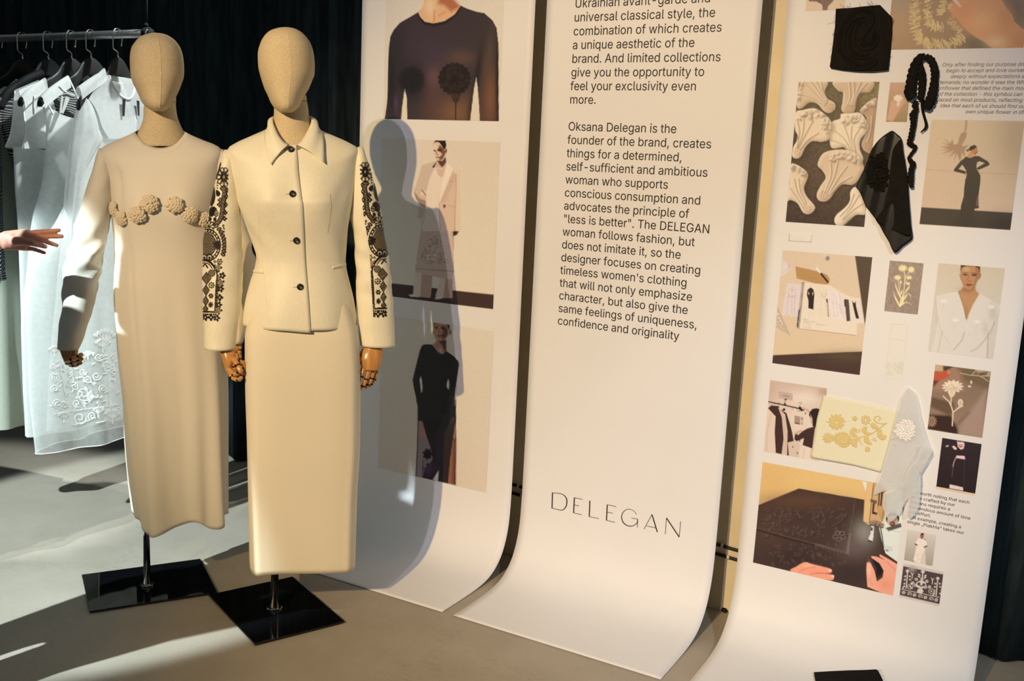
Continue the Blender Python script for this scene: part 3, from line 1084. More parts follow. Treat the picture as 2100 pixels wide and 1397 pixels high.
ruche([(560, -300), (540, 0), (530, 250), (540, 450), (640, 600), (860, 640), (1080, 610), (1240, 520)], 90, (214, 176, 112), 120, 1)
ruche([(730, -300), (720, 100), (720, 280), (790, 370), (930, 390)], 75, (220, 180, 118), 64, 2)
ruche([(1080, 200), (1060, 330), (1150, 400), (1180, 450)], 60, (190, 156, 96), 24, 3)
ruche([(960, -200), (930, 60), (900, 200)], 60, (220, 178, 112), 34, 4)
p.poly([(1060, -300), (1075, 30), (1010, 70), (1000, 130), (1060, 190), (1150, 280), (1230, 390), (1380, 520), (1560, 620), (1660, 705), (2300, 705), (2300, 560), (2060, 400), (1960, 310), (1930, 220), (1860, 130), (1780, 0), (1700, -300)], (208, 134, 78), 2)
p.blob(1250, 200, 180, 160, (206, 120, 70), .8)
p.blob(1500, 300, 220, 160, (222, 158, 98), .7)
p.blob(1700, 600, 160, 90, (220, 170, 120), .9)
p.blob(1850, 250, 120, 200, (196, 118, 62), .7)
p.blob(2050, 620, 160, 160, (192, 116, 62), .8)
p.line([(1075, 35), (1150, 60), (1190, 110)], 10, (130, 74, 44), .8, 4)
p.poly([(1075, -60), (1120, -20), (1200, 90), (1190, 112), (1140, 70), (1085, 20)], (226, 176, 140), 3)
p.poly([(1010, 70), (1060, 40), (1080, 60), (1030, 130), (1004, 125)], (214, 150, 104), 4)
p.speckle(.014, 22)
p.build(ban3, label='large photograph of a hand on ruffled shiny cloth')

# --- right banner: woman hands on hips beside a flower shadow
p = Print([(1910, 245), (2100, 248.7), (2072.8, 472), (1885.6, 459.8)], (214, 178, 142), 1.3)
p.frame(1880, 240, 220 / 1281)
p.ramp((216, 182, 146), (208, 170, 140))
p.blob(1200, 300, 260, 500, (180, 148, 112), .7)
p.blob(300, 800, 200, 300, (212, 172, 142), .5)
p.line([(100, 625), (450, 655), (1240, 686)], 5, (182, 142, 112), .8)
sh = (176, 132, 102)
p.line([(595, 30), (590, 110), (575, 180)], 20, sh, 1, 2)
p.poly([(560, 180), (600, 190), (590, 250), (555, 310), (520, 360), (490, 330), (505, 250), (530, 195)], sh, 3)
p.poly([(500, 320), (440, 330), (430, 265), (400, 310), (330, 265), (385, 325), (310, 310), (380, 345), (280, 355), (360, 370), (290, 400), (385, 385), (300, 440), (410, 410), (340, 460), (440, 400), (380, 490), (460, 430), (450, 520), (480, 440), (520, 540), (540, 430), (580, 480), (570, 400), (620, 330), (560, 350)], sh, 3)
p.poly([(55, 1078), (520, 1105), (1147, 1143), (1123, 1350), (32, 1280)], (62, 50, 40))
p.blob(1050, 1280, 200, 120, (34, 27, 24), .8)
p.blob(580, 1260, 130, 60, (46, 38, 30), .8)
bk = (52, 42, 32)
p.poly([(590, 472), (520, 530), (440, 630), (450, 650), (580, 682), (590, 650), (500, 622), (545, 570), (590, 640), (595, 700), (580, 750), (568, 830), (560, 950), (528, 1060), (520, 1150), (482, 1200), (500, 1222), (600, 1228), (700, 1218), (680, 1170), (690, 1100), (742, 1088), (735, 950), (758, 800), (762, 700), (720, 625), (740, 632), (860, 580), (872, 560), (850, 530), (740, 465), (690, 465), (640, 490)], bk, 1)
p.poly([(712, 610), (720, 545), (750, 528), (812, 552)], (214, 178, 142), 1)
p.poly([(738, 950), (735, 1060), (705, 1060), (720, 960)], (110, 80, 70), 2)
p.poly([(640, 400), (605, 470), (600, 480), (640, 490), (670, 465), (665, 420)], (206, 142, 84), 1)
p.poly([(640, 380), (665, 440), (700, 455), (725, 420), (722, 370), (690, 350)], (196, 120, 72), 1)
p.poly([(690, 332), (640, 350), (612, 395), (640, 402), (690, 380), (722, 355)], (32, 22, 18), 1)
p.ell(607, 400, 14, 12, (32, 22, 18))
p.line([(695, 445), (722, 415)], 12, (110, 58, 36), .8)
p.poly([(580, 675), (600, 680), (598, 705), (585, 712)], (190, 120, 78))
p.poly([(716, 618), (745, 630), (738, 655)], (200, 134, 88))
p.speckle(.014, 13)
p.build(ban3, label='photograph of a woman in black, hands on hips, beside a flower shadow')

# --- right banner: sketchbook on a table
p = Print([(1605.4, 512.5), (1789, 528.3), (1762.8, 770), (1584, 744)], (222, 186, 154), 1.3)
p.frame(1580, 500, 220 / 1098)
p.ramp((220, 186, 156), (222, 184, 146))
p.poly([(862, 100), (1060, 120), (970, 850), (945, 680)], (84, 64, 50), 1.5)
p.poly([(0, 1142), (300, 1128), (950, 1103), (930, 1360), (0, 1230)], (74, 48, 42), 1.5)
p.blob(750, 1150, 260, 60, (92, 74, 50), .6)
p.line([(400, 1195), (730, 1180)], 5, (50, 32, 28), .7)
p.line([(470, 1125), (465, 1260)], 3, (56, 36, 32), .7)
p.line([(560, 1200), (556, 1290)], 3, (56, 36, 32), .7)
p.poly([(118, 150), (218, 238), (205, 270), (100, 345)], (224, 198, 186), 1)
p.line([(130, 170), (190, 240), (120, 300)], 4, (200, 168, 152), .8, 1, 4)
p.poly([(185, 200), (212, 238), (180, 280)], (206, 176, 172), 3)
p.poly([(255, 232), (400, 262), (520, 295), (580, 318), (608, 360), (600, 400), (566, 440), (420, 395), (268, 355)], (184, 134, 82), 1)
p.line([(300, 320), (470, 360)], 4, (150, 102, 62), .5)
p.line([(470, 245), (515, 305)], 16, (236, 214, 204), 1)
p.line([(518, 308), (588, 392)], 20, (44, 32, 30), 1)
p.poly([(525, 100), (580, 110), (620, 150), (595, 185), (555, 165)], (220, 192, 166), 2)
p.ell(585, 150, 22, 24, (120, 96, 80), 20, 3, .8)
# sheets
p.poly([(175, 400), (330, 420), (300, 750), (110, 735)], (224, 196, 186), 1)
for ln in ([(180, 480), (185, 540), (165, 700), (190, 740)], [(262, 490), (250, 560), (245, 740)], [(190, 460), (225, 475), (260, 470)], [(190, 520), (215, 545), (245, 530)], [(225, 440), (220, 480), (220, 730)], [(170, 545), (250, 545)]):
    p.line(ln, 3.5, (178, 144, 134), .8, 1, 4)
p.poly([(800, 545), (915, 560), (958, 810), (860, 815)], (230, 202, 184), 1)
p.poly([(340, 395), (880, 560), (885, 935), (285, 865), (300, 700)], (232, 203, 178), 1)
p.poly([(340, 395), (600, 420), (810, 545), (878, 935), (285, 862)], (233, 204, 178), 1)
p.line([(300, 872), (520, 895), (870, 938)], 6, (176, 134, 110), .9)
p.line([(345, 395), (318, 600), (282, 860)], 12, (196, 164, 146), .8)
for k in range(34):
    t = k / 33
    x_, y_ = 334 - 48 * t, 398 + 460 * t
    p.line([(x_ - 12, y_), (x_ + 11, y_ + 3)], 6, (44, 32, 30), 1)
for k in range(12):
    t = .62 + k / 31
    x_, y_ = 326 - 48 * t, 398 + 460 * t
    p.ell(x_ - 4, y_, 8, 7, (58, 44, 42))
p.poly([(405, 450), (380, 470), (372, 540), (388, 575), (388, 660), (440, 675), (446, 572), (452, 520), (440, 470), (420, 450)], (42, 30, 30), 1)
p.poly([(372, 520), (384, 555), (376, 552)], (220, 186, 160))
p.ell(392, 508, 5, 14, (210, 178, 158))
p.ell(434, 512, 5, 14, (210, 178, 158))
p.ell(414, 432, 12, 16, (224, 192, 170), 0, 2)
for ln in ([(515, 490), (520, 560), (515, 740)], [(570, 480), (560, 560), (575, 740)], [(530, 500), (545, 555), (575, 510)], [(400, 680), (400, 735)], [(440, 690), (440, 735)]):
    p.line(ln, 3, (206, 170, 146), .8)
p.line([(524, 505), (548, 552), (572, 512)], 4, (180, 142, 122), .8)
p.poly([(590, 485), (710, 485), (770, 765), (635, 775)], (232, 206, 194), 1)
p.poly([(690, 488), (710, 488), (765, 762), (740, 768)], (222, 196, 194), 2)
for ln in ([(620, 510), (660, 520), (680, 610), (690, 735)], [(615, 560), (640, 620), (650, 740)], [(620, 600), (690, 610)], [(640, 740), (695, 735)], [(655, 520), (640, 600)]):
    p.line(ln, 3, (200, 164, 148), .8, 1, 3)
for k in range(8):
    p.line([(700 + k * 3.5, 620 + k * 14), (712 + k * 3, 624 + k * 14)], 4, (150, 118, 112), .8)
p.line([(578, 570), (582, 602)], 15, (44, 32, 32), 1)
p.line([(584, 605), (594, 740)], 15, (172, 150, 152), 1)
p.poly([(586, 730), (600, 730), (594, 750)], (150, 90, 70))
p.poly([(755, 568), (800, 572), (806, 620), (818, 790), (780, 795), (765, 640), (757, 645)], (86, 66, 66), 1)
p.poly([(755, 568), (772, 570), (768, 640), (756, 645)], (60, 44, 44), 1)
p.poly([(835, 585), (845, 590), (850, 605), (868, 602), (870, 588), (874, 590), (876, 640), (908, 765), (876, 768), (850, 660)], (44, 30, 32), 1)
for ln in ([(890, 590), (910, 600), (915, 700)], [(885, 640), (930, 770)]):
    p.line(ln, 3, (204, 170, 156), .7)
for row, n in ((765, 70), (775, 40), (790, 130), (802, 60), (818, 90), (832, 70), (846, 80), (858, 80)):
    p.line([(335, row), (335 + n, row + n * .09)], 3.2, (178, 140, 118), .75)
for row, n in ((816, 130), (830, 100)):
    p.line([(470, row), (470 + n, row + n * .09)], 3.2, (178, 140, 118), .75)
p.poly([(70, 620), (215, 955), (55, 855)], (200, 166, 140), 1)
p.line([(70, 630), (213, 950), (58, 856)], 4, (226, 196, 170), .8)
for (x_, y_, r1) in ((75, 720, 13), (88, 760, 12), (105, 790, 11), (120, 820, 9), (70, 800, 8), (66, 830, 7), (92, 838, 7), (112, 850, 6), (130, 868, 5), (150, 880, 4)):
    p.ell(x_, y_, r1, r1, (228, 198, 172))
p.speckle(.014, 14)
p.build(ban3, label='photograph of an open sketchbook of dress drawings on a table')

# --- right banner: pressed flower print
p = Print([(1825, 534.3), (1894.2, 540.2), (1882, 645.2), (1813.5, 638)], (158, 130, 112), 1.2)
p.frame(1800, 520, 270 / 1572)
p.blob(450, 600, 200, 160, (148, 122, 104), .6)
p.speckle(.12, 15)
cr = (238, 206, 152)
p.poly(flower_poly(298, 175, 34, 58, 11, 0, .75), cr)
p.poly(flower_poly(400, 193, 26, 44, 12, 0, .95), cr)
p.poly(flower_poly(238, 288, 26, 46, 10, .5, .7), cr)
p.poly(flower_poly(375, 287, 22, 38, 9, .5, .7), cr)
p.poly(flower_poly(362, 360, 14, 26, 7, .5, .8), cr)
p.ell(273, 342, 12, 20, cr)
for ln, w in (([(310, 200), (325, 280), (315, 420), (290, 560)], 9), ([(378, 222), (335, 280), (318, 400)], 6), ([(242, 315), (255, 420), (270, 520)], 6), ([(360, 305), (330, 360)], 6), ([(273, 360), (262, 430)], 6)):
    p.line(ln, w, cr, 1, 1, 4)
for pl in ([(203, 330), (225, 400), (280, 510), (285, 560), (250, 500), (215, 410)], [(182, 435), (205, 500), (270, 620), (260, 645), (205, 540)], [(385, 375), (380, 410), (320, 490), (300, 520), (340, 430)],
           [(297, 430), (290, 480), (270, 500), (275, 460)], [(400, 555), (385, 500), (365, 475), (330, 540), (285, 590), (330, 500), (370, 470), (390, 490)], [(410, 628), (370, 590), (330, 590), (258, 648), (280, 600), (340, 578), (380, 590)],
           [(258, 648), (268, 560), (300, 500), (320, 500), (310, 580)]):
    p.poly(pl, cr, 1)
p.build(ban3, label='small print of pale wild flowers on a brown ground')

# --- right banner: woman in a white wide-collared blouse
p = Print([(1924.8, 539.5), (2061, 550.7), (2036.8, 736.8), (1903.4, 720)], (212, 184, 160), 1.2)
p.frame(1800, 520, 270 / 1572)
p.ramp((212, 184, 154), (214, 194, 180))
p.poly([(690, 510), (960, 450), (1060, 790), (1215, 480), (1350, 550), (1462, 625), (1400, 820), (1395, 1050), (1380, 1270), (620, 1175), (720, 760)], (222, 200, 182), 1)
p.poly([(1315, 960), (1405, 800), (1400, 1050), (1380, 1262), (1300, 1252)], (214, 190, 172), 2)
p.line([(1316, 960), (1308, 1250)], 8, (150, 122, 102), .8, 2)
p.line([(718, 750), (700, 900), (625, 1165)], 5, (188, 160, 138), .7, 2)
p.line([(770, 930), (722, 1175)], 8, (184, 154, 130), .6, 4)
p.line([(690, 515), (720, 800), (775, 950), (860, 1080)], 5, (190, 164, 142), .7, 2, 5)
p.line([(1035, 940), (1000, 1040), (910, 1148)], 8, (172, 138, 116), .9, 2, 5)
p.line([(1400, 810), (1330, 960), (1200, 1120), (1110, 1172)], 8, (172, 140, 118), .9, 2, 5)
p.blob(1380, 700, 50, 120, (188, 164, 140), .6)
p.blob(1290, 900, 40, 90, (196, 172, 150), .5)
for (x_, y_) in ((790, 575), (930, 800), (1190, 820), (1360, 640)):
    p.poly(flower_poly(x_, y_, 32, 46, 9, 0, .65), (236, 216, 198), 2, .8)
    p.line([(x_ - 36, y_ + 14), (x_, y_ + 26), (x_ + 36, y_ + 8)], 4, (188, 162, 142), .7, 1, 4)
    p.line([(x_ - 6, y_ + 28), (x_ - 24, y_ + 120)], 4, (198, 172, 152), .6, 2)
p.poly([(1020, 400), (1000, 430), (962, 455), (1020, 620), (1050, 760), (1062, 790), (1130, 620), (1212, 482), (1170, 440), (1165, 400)], (190, 132, 88), 1)
p.blob(1070, 430, 90, 40, (146, 90, 58), .7)
p.line([(1060, 640), (1062, 780)], 18, (160, 100, 66), .5, 6)
p.line([(962, 455), (1030, 650), (1056, 785)], 6, (120, 70, 46), .7, 2)
p.poly([(990, 140), (985, 200), (995, 320), (1020, 390), (1070, 430), (1110, 430), (1160, 395), (1200, 300), (1222, 210), (1215, 150)], (188, 128, 86), 1)
p.poly([(985, 230), (975, 260), (990, 312), (1002, 316)], (184, 122, 82))
p.poly([(1215, 235), (1238, 245), (1225, 295), (1198, 320)], (170, 106, 70))
p.poly([(995, 135), (985, 215), (1005, 170), (1060, 150), (1150, 152), (1200, 180), (1220, 240), (1224, 155)], (66, 40, 26), 2)
p.poly([(1180, 180), (1215, 200), (1195, 310), (1160, 395), (1130, 420), (1170, 320)], (148, 88, 58), 8, .8)
p.ell(1046, 254, 27, 9, (60, 36, 28))
p.ell(1150, 258, 30, 10, (56, 34, 26))
p.line([(1015, 235), (1075, 230)], 9, (96, 56, 36), .9)
p.line([(1118, 232), (1185, 242)], 9, (92, 54, 34), .9)
p.line([(1085, 250), (1075, 320), (1095, 335), (1115, 325)], 8, (130, 74, 48), .7, 2, 4)
p.poly([(1048, 370), (1075, 360), (1095, 364), (1135, 370), (1100, 392), (1075, 390)], (140, 66, 50), 2)
p.line([(1050, 371), (1134, 372)], 4, (90, 40, 32))
p.blob(1060, 190, 40, 30, (222, 170, 126), .6)
p.speckle(.014, 16)
p.build(ban3, label='portrait of a woman in a white wide-collared blouse')

# --- right banner: faint dress drawing
p = Print([(1829, 660), (1862, 664), (1850, 780), (1814, 776)], (229, 207, 187), 1.4)
p.frame(1800, 520, 270 / 1572)
for ln in ([(165, 840), (160, 900), (135, 1010), (100, 1390)], [(350, 855), (345, 1010), (320, 1260), (295, 1400)], [(165, 845), (260, 850), (350, 860)], [(135, 1020), (240, 1030), (340, 1045)]):
    p.line(ln, 5, (212, 188, 162), .8, 2)
r_ = np.random.default_rng(6)
for i in range(60):
    p.ell(r_.uniform(110, 300), r_.uniform(1300, 1450), 12, 8, (214, 190, 164), r_.uniform(0, 90), 2, .6)
p.build(ban3, label='very faint pencil drawing of a long dress')

# --- right banner: carnation appliqué
p = Print([(1918.2, 747.6), (2031.8, 762), (2014.4, 898.5), (1902.4, 880.3)], (140, 110, 94), 1.1, (224, 212, 206))
p.frame(1890, 740, 160 / 798)
p.ramp((128, 104, 84), (150, 120, 108))
p.poly([(130, 30), (420, 60), (420, 300), (110, 300)], (166, 126, 108), 14, .7)
p.poly([(360, 60), (700, 100), (690, 300), (430, 200)], (104, 84, 62), 12, .7)
p.poly([(560, 90), (700, 110), (690, 160), (580, 140)], (196, 176, 156), 6)
p.poly([(570, 120), (680, 110), (670, 150), (590, 156)], (98, 76, 58), 6)
p.poly([(100, 370), (330, 430), (340, 520), (280, 560), (90, 470)], (88, 66, 54), 6, .8)
p.poly([(80, 550), (300, 560), (370, 700), (380, 760), (60, 700)], (56, 34, 32), 6)
p.poly([(480, 540), (660, 300), (640, 800), (380, 760), (400, 660)], (170, 140, 128), 12, .8)
p.line([(480, 530), (360, 660)], 14, (104, 78, 66), .7, 8)
p.poly([(130, 30), (215, 45), (215, 105), (130, 105)], (190, 164, 130), 2)
p.poly([(285, 55), (330, 60), (300, 75), (270, 90), (255, 110), (225, 100), (225, 60)], (70, 58, 44), 3)
p.poly([(130, 105), (215, 115), (260, 95), (290, 110), (290, 150), (230, 190), (130, 215)], (186, 84, 62), 2)
p.poly([(265, 95), (292, 112), (285, 140), (262, 130)], (206, 124, 104), 2)
p.poly([(120, 200), (180, 205), (120, 270)], (110, 44, 34), 4)
p.line([(395, 125), (480, 145), (600, 160), (680, 210)], 8, (196, 172, 148), .9, 1, 4)
p.line([(510, 150), (560, 95)], 8, (196, 172, 148), .9)
p.line([(600, 160), (690, 150)], 8, (196, 172, 148), .9)
p.poly(flower_poly(318, 265, 78, 112, 13, .3, .62), (232, 208, 190), 1)
p.blob(320, 290, 80, 20, (196, 164, 142), .6)
for k in range(16):
    a_ = k * .7
    p.line([(240 + k * 10, 250 + 20 * math.sin(a_)), (252 + k * 10, 268 + 20 * math.cos(a_))], 5, (190, 158, 138), .6)
p.poly([(265, 315), (350, 330), (320, 372), (290, 372)], (224, 198, 176), 1)
p.line([(303, 370), (300, 450), (320, 530), (314, 665)], 13, (222, 194, 166), 1, 1, 4)
p.line([(220, 362), (280, 420), (300, 460)], 11, (226, 200, 180), 1)
p.line([(322, 528), (380, 480), (420, 462)], 11, (232, 208, 190), 1)
p.line([(378, 490), (388, 450)], 8, (232, 208, 190), 1)
p.ell(397, 428, 27, 36, (228, 202, 184))
p.ell(397, 432, 14, 22, (190, 158, 140), 0, 3, .8)
p.ell(508, 220, 9, 18, (226, 204, 190))
p.ell(490, 262, 16, 10, (226, 204, 190))
p.poly(flower_poly(105, 620, 30, 55, 12, 0, 1.1), (176, 140, 116), 1, .9)
for k in range(14):
    a_ = k * 2 * PI / 14
    p.line([(105 + 10 * math.cos(a_), 620 + 10 * math.sin(a_)), (105 + 50 * math.cos(a_), 620 + 54 * math.sin(a_))], 5, (92, 60, 50), .8)
p.speckle(.014, 17)
p.build(ban3, label='photograph of a white carnation sewn on thin grey cloth')

# --- right banner: clothes rail photo
p = Print([(1580, 779.2), (1695.6, 797), (1681, 946.9), (1566.2, 925.5)], (216, 180, 162), 1.1, (226, 206, 190))
p.frame(1560, 770, 200 / 1397)
p.ramp((206, 170, 152), (222, 190, 172), 'v', 0, .5)
p.blob(620, 330, 260, 120, (234, 206, 190), .8)
p.blob(150, 200, 90, 200, (190, 152, 132), .5)
p.blob(910, 240, 90, 70, (166, 128, 108), .6)
p.poly([(258, 225), (458, 260), (455, 362), (255, 325)], (196, 160, 144), 1)
for k in range(8):
    p.line([(318 + k * 12, 282 + k * 2), (323 + k * 12, 297 + k * 2)], 5, (84, 56, 52), .9)
p.poly([(540, 460), (430, 510), (480, 800), (520, 1180), (740, 1180), (740, 700), (680, 560)], (224, 194, 176), 1)
p.poly([(110, 470), (215, 580), (200, 800), (215, 1110), (40, 1085)], (222, 190, 170), 1)
p.line([(150, 560), (90, 800), (80, 1080)], 12, (186, 148, 128), .5, 5)
dk = (66, 40, 38)
p.poly([(105, 470), (150, 430), (260, 440), (300, 560), (330, 900), (300, 1130), (215, 1110), (200, 800), (215, 590)], dk, 1)
p.poly([(250, 460), (340, 520), (385, 800), (380, 1150), (300, 1115), (330, 950), (310, 620)], (210, 174, 156), 1)
p.poly([(280, 490), (370, 540), (440, 760), (475, 945), (390, 965), (405, 1150), (378, 1148), (385, 800), (350, 560)], dk, 1)
p.poly([(370, 530), (440, 580), (520, 800), (450, 810), (420, 690)], (224, 192, 172), 1)
p.poly([(400, 960), (520, 930), (560, 1000), (545, 1180), (410, 1150)], (214, 180, 162), 1)
p.line([(110, 378), (330, 425), (520, 468)], 17, (40, 26, 26))
p.line([(330, 420), (360, 350)], 9, (60, 40, 40))
p.ell(357, 344, 20, 9, (34, 24, 24))
p.ell(352, 412, 14, 12, (34, 24, 24))
for x_ in (160, 200, 245, 265):
    p.line([(x_, 430), (x_ + 6, 390), (x_ + 14, 400)], 4, (60, 42, 40), .9)
p.poly([(300, 500), (335, 465), (358, 490), (340, 510)], (34, 24, 24))
p.line([(560, 450), (560, 420), (585, 405), (575, 385), (540, 395)], 5, (60, 42, 40), 1, 1, 4)
p.line([(440, 500), (465, 490), (462, 450)], 4, (90, 64, 58), .9)
p.poly([(505, 485), (560, 445), (600, 470), (630, 500), (580, 510), (540, 480)], (36, 24, 24))
p.line([(525, 505), (570, 515), (615, 505)], 7, (46, 30, 30))
for (x_, y_) in ((640, 545), (560, 940), (460, 1025), (525, 1115)):
    p.ell(x_, y_, 8, 14, dk)
p.poly([(485, 575), (565, 590), (562, 705), (485, 690)], (170, 134, 118), 1)
p.poly([(485, 670), (563, 690), (562, 705), (485, 690)], (96, 66, 58), 1)
p.poly([(575, 595), (610, 602), (608, 650), (572, 642)], (176, 140, 124), 1)
p.poly([(575, 660), (606, 666), (606, 712), (574, 706)], (190, 154, 138), 1)
p.line([(600, 470), (660, 490), (720, 540)], 30, (206, 160, 140))
p.poly([(740, 480), (800, 470), (845, 485), (830, 600), (800, 700), (780, 760), (740, 720), (730, 640), (690, 570), (700, 530)], (44, 26, 28), 1)
p.poly([(715, 560), (740, 620), (745, 720), (720, 680)], (206, 160, 140), 2)
p.poly([(670, 760), (780, 730), (760, 880), (740, 1048), (600, 1000), (620, 900), (520, 945), (482, 920), (490, 820), (530, 820), (530, 860), (600, 800)], dk, 1)
p.line([(500, 830), (580, 795)], 34, (206, 162, 142))
p.poly([(600, 1005), (740, 1050), (725, 1210), (545, 1180), (560, 1090)], (228, 198, 180), 1)
p.line([(630, 1040), (600, 1180)], 10, (196, 158, 140), .5, 4)
p.speckle(.014, 18)
p.build(ban3, label='photograph of a woman sorting garments on a clothes rail')

# --- right banner: performer in black
p = Print([(1931, 898), (2012.5, 910.7), (2000.7, 1011.7), (1921.5, 999)], (44, 32, 40), 1.1, (222, 216, 214))
p.frame(1890, 740, 160 / 798)
p.ramp((48, 36, 44), (40, 28, 36))
pk = (232, 192, 198)
p.poly([(362, 820), (430, 825), (440, 850), (430, 900), (400, 910), (370, 880)], pk, 1)
p.line([(375, 865), (420, 860)], 7, (120, 70, 76))
p.ell(400, 880, 20, 6, (110, 60, 66))
p.poly([(365, 820), (435, 825), (440, 845), (420, 832), (375, 832)], (70, 50, 54), 1)
p.poly([(312, 878), (330, 868), (360, 895), (355, 912), (330, 905)], pk, 1)
p.ell(262, 873, 16, 7, (206, 180, 176), -20)
p.poly([(358, 970), (440, 975), (445, 1010), (350, 995)], (230, 196, 204), 1)
p.line([(352, 990), (330, 1040), (320, 1080)], 8, (196, 160, 168), .9, 2)
p.line([(322, 1080), (312, 1180)], 5, (120, 92, 98), .7, 3)
p.poly([(288, 1265), (422, 1295), (425, 1330), (285, 1305)], (226, 204, 212), 1)
p.line([(440, 1010), (430, 1290)], 4, (74, 56, 64), .7, 3)
p.speckle(.06, 19)
p.build(ban3, label='photograph of a performer in a black cropped top and skirt')
p = Print([(1919, 997), (2000, 1010), (1999, 1016), (1919, 1002.5)], (222, 196, 172), 1.5, (222, 216, 214))
p.build(ban3, name='photo_border')

# --- right banner: sewing machine
p = Print([(1563, 947.3), (1857.8, 1002), (1832, 1222.3), (1545.4, 1153.6)], (66, 46, 42), 1.3, (226, 210, 198))
p.frame(1540, 940, 330 / 1590)
p.poly([(0, -60), (1600, 300), (1600, 500), (1120, 410), (470, 300), (60, 480)], (226, 182, 122), 1)
p.blob(200, 200, 200, 200, (218, 168, 108), .6)
p.poly([(1100, 230), (1500, 290), (1500, 700), (1470, 1040), (1330, 940), (1240, 640)], (224, 220, 216), 1)
p.poly([(470, 300), (1125, 410), (1110, 620), (1260, 660), (1320, 940), (1150, 1320), (0, 1080), (30, 500), (80, 460)], (68, 48, 44), 1)
p.blob(500, 420, 400, 80, (96, 64, 48), .7)
p.blob(160, 700, 160, 200, (84, 56, 48), .6)
p.blob(1120, 740, 110, 130, (152, 142, 136), .8)
p.blob(1010, 900, 150, 120, (112, 92, 92), .6)
p.blob(420, 1000, 320, 130, (46, 30, 30), .7)
p.blob(1000, 1150, 240, 130, (50, 36, 40), .7)
r_ = np.random.default_rng(31)
for i in range(150):
    x_, y_ = r_.uniform(100, 950), r_.uniform(480, 780)
    if y_ < 480 + (950 - x_) * .02 or x_ > 960 - (780 - y_) * .1:
        continue
    a_ = r_.uniform(0, 180)
    rx_ = r_.uniform(10, 26)
    p.ell(x_ + 3, y_ + 5, rx_, rx_ * .6, (40, 27, 26), a_, 3, .8)
    p.ell(x_, y_, rx_ * .8, rx_ * .45, (104, 78, 74), a_, 3, .7)
for i in range(70):
    x_, y_ = r_.uniform(180, 940), r_.uniform(830, 1060)
    p.ell(x_, y_, r_.uniform(8, 20), r_.uniform(6, 12), (92, 68, 66), r_.uniform(0, 180), 3, .6)
for cx_, cy_, R_ in ((875, 770, 62), (255, 685, 50), (345, 590, 52), (630, 515, 40), (700, 372, 30), (895, 590, 34)):
    for k in range(5):
        a_ = k * 2 * PI / 5 + .4
        q = np.array([(cx_ + R_ * .68 * math.cos(a_) + R_ * .38 * math.cos(t), cy_ + R_ * .55 * math.sin(a_) + R_ * .3 * math.sin(t)) for t in np.linspace(0, 2 * PI, 14)])
        p.line(q + [3, 5], R_ * .16, (34, 22, 22), .9, 2)
        p.line(q, R_ * .13, (128, 104, 98) if R_ > 60 else (96, 70, 64), .95, 2)
p.line([(60, 700), (300, 770), (640, 860), (945, 950)], 24, (40, 27, 26), .9, 3)
p.line([(60, 690), (300, 760), (640, 850), (940, 935)], 7, (112, 84, 78), .8, 2)
for k in range(40):
    t = k / 39
    p.line([(640 + 300 * t, 838 + 88 * t), (636 + 300 * t, 866 + 90 * t)], 5, (110, 86, 80), .8)
for k in range(18):
    p.line([(940 + k * 1.6, 950 - k * 12), (968 + k * 1.2, 948 - k * 12)], 5, (150, 128, 120), .8)
p.line([(1030, 400), (1000, 600), (965, 780)], 4, (124, 96, 86), .7, 1)
p.line([(1280, 680), (1300, 800), (1318, 930)], 12, (40, 34, 34), .9)
# machine head
p.poly([(1150, 235), (1290, 250), (1340, 320), (1330, 560), (1290, 640), (1160, 660), (1112, 620), (1125, 400)], (204, 160, 116), 1)
p.poly([(1150, 235), (1215, 245), (1170, 640), (1112, 620), (1125, 400)], (222, 178, 126), 3)
p.line([(1212, 250), (1185, 480), (1168, 640)], 6, (96, 64, 48))
p.poly([(1265, 330), (1310, 310), (1290, 475), (1255, 468)], (74, 44, 34), 2)
p.line([(1282, 340), (1272, 470)], 10, (206, 170, 150), .8)
p.poly([(1180, 400), (1245, 420), (1240, 450), (1180, 432)], (110, 84, 66), 2)
p.poly([(1205, 440), (1225, 440), (1215, 530), (1250, 540), (1245, 560), (1195, 548)], (52, 34, 30), 2)
p.poly([(1170, 620), (1240, 612), (1320, 650), (1310, 690), (1180, 655)], (150, 122, 104), 2)
p.line([(1175, 655), (1305, 690)], 8, (60, 42, 36))
p.ell(1230, 652, 9, 7, (50, 34, 30))
p.ell(1270, 662, 9, 7, (50, 34, 30))
p.line([(1310, 520), (1295, 620)], 13, (164, 128, 100))
p.ell(1400, 600, 66, 62, (52, 42, 42))
p.ell(1400, 620, 54, 56, (196, 164, 146))
p.ell(1398, 648, 26, 22, (90, 44, 26))
p.ell(1396, 646, 12, 10, (198, 128, 70))
p.poly([(1330, 690), (1480, 640), (1490, 680), (1360, 722)], (88, 80, 80), 2)
p.poly([(1190, 670), (1215, 670), (1210, 760), (1190, 800), (1175, 800)], (226, 216, 210), 1)
p.poly([(1160, 800), (1172, 760), (1212, 768), (1200, 820)], (222, 214, 208), 1)
p.ell(1165, 820, 7, 8, (34, 28, 30))
p.ell(1188, 823, 7, 8, (34, 28, 30))
p.poly([(1188, 685), (1205, 685), (1200, 720), (1184, 712)], (60, 44, 44), 1)
p.ell(1357, 895, 44, 30, (206, 204, 202), 10)
p.ell(1345, 912, 14, 9, (128, 122, 120), 10)
p.line([(1330, 700), (1480, 730)], 4, (150, 140, 138), .7)
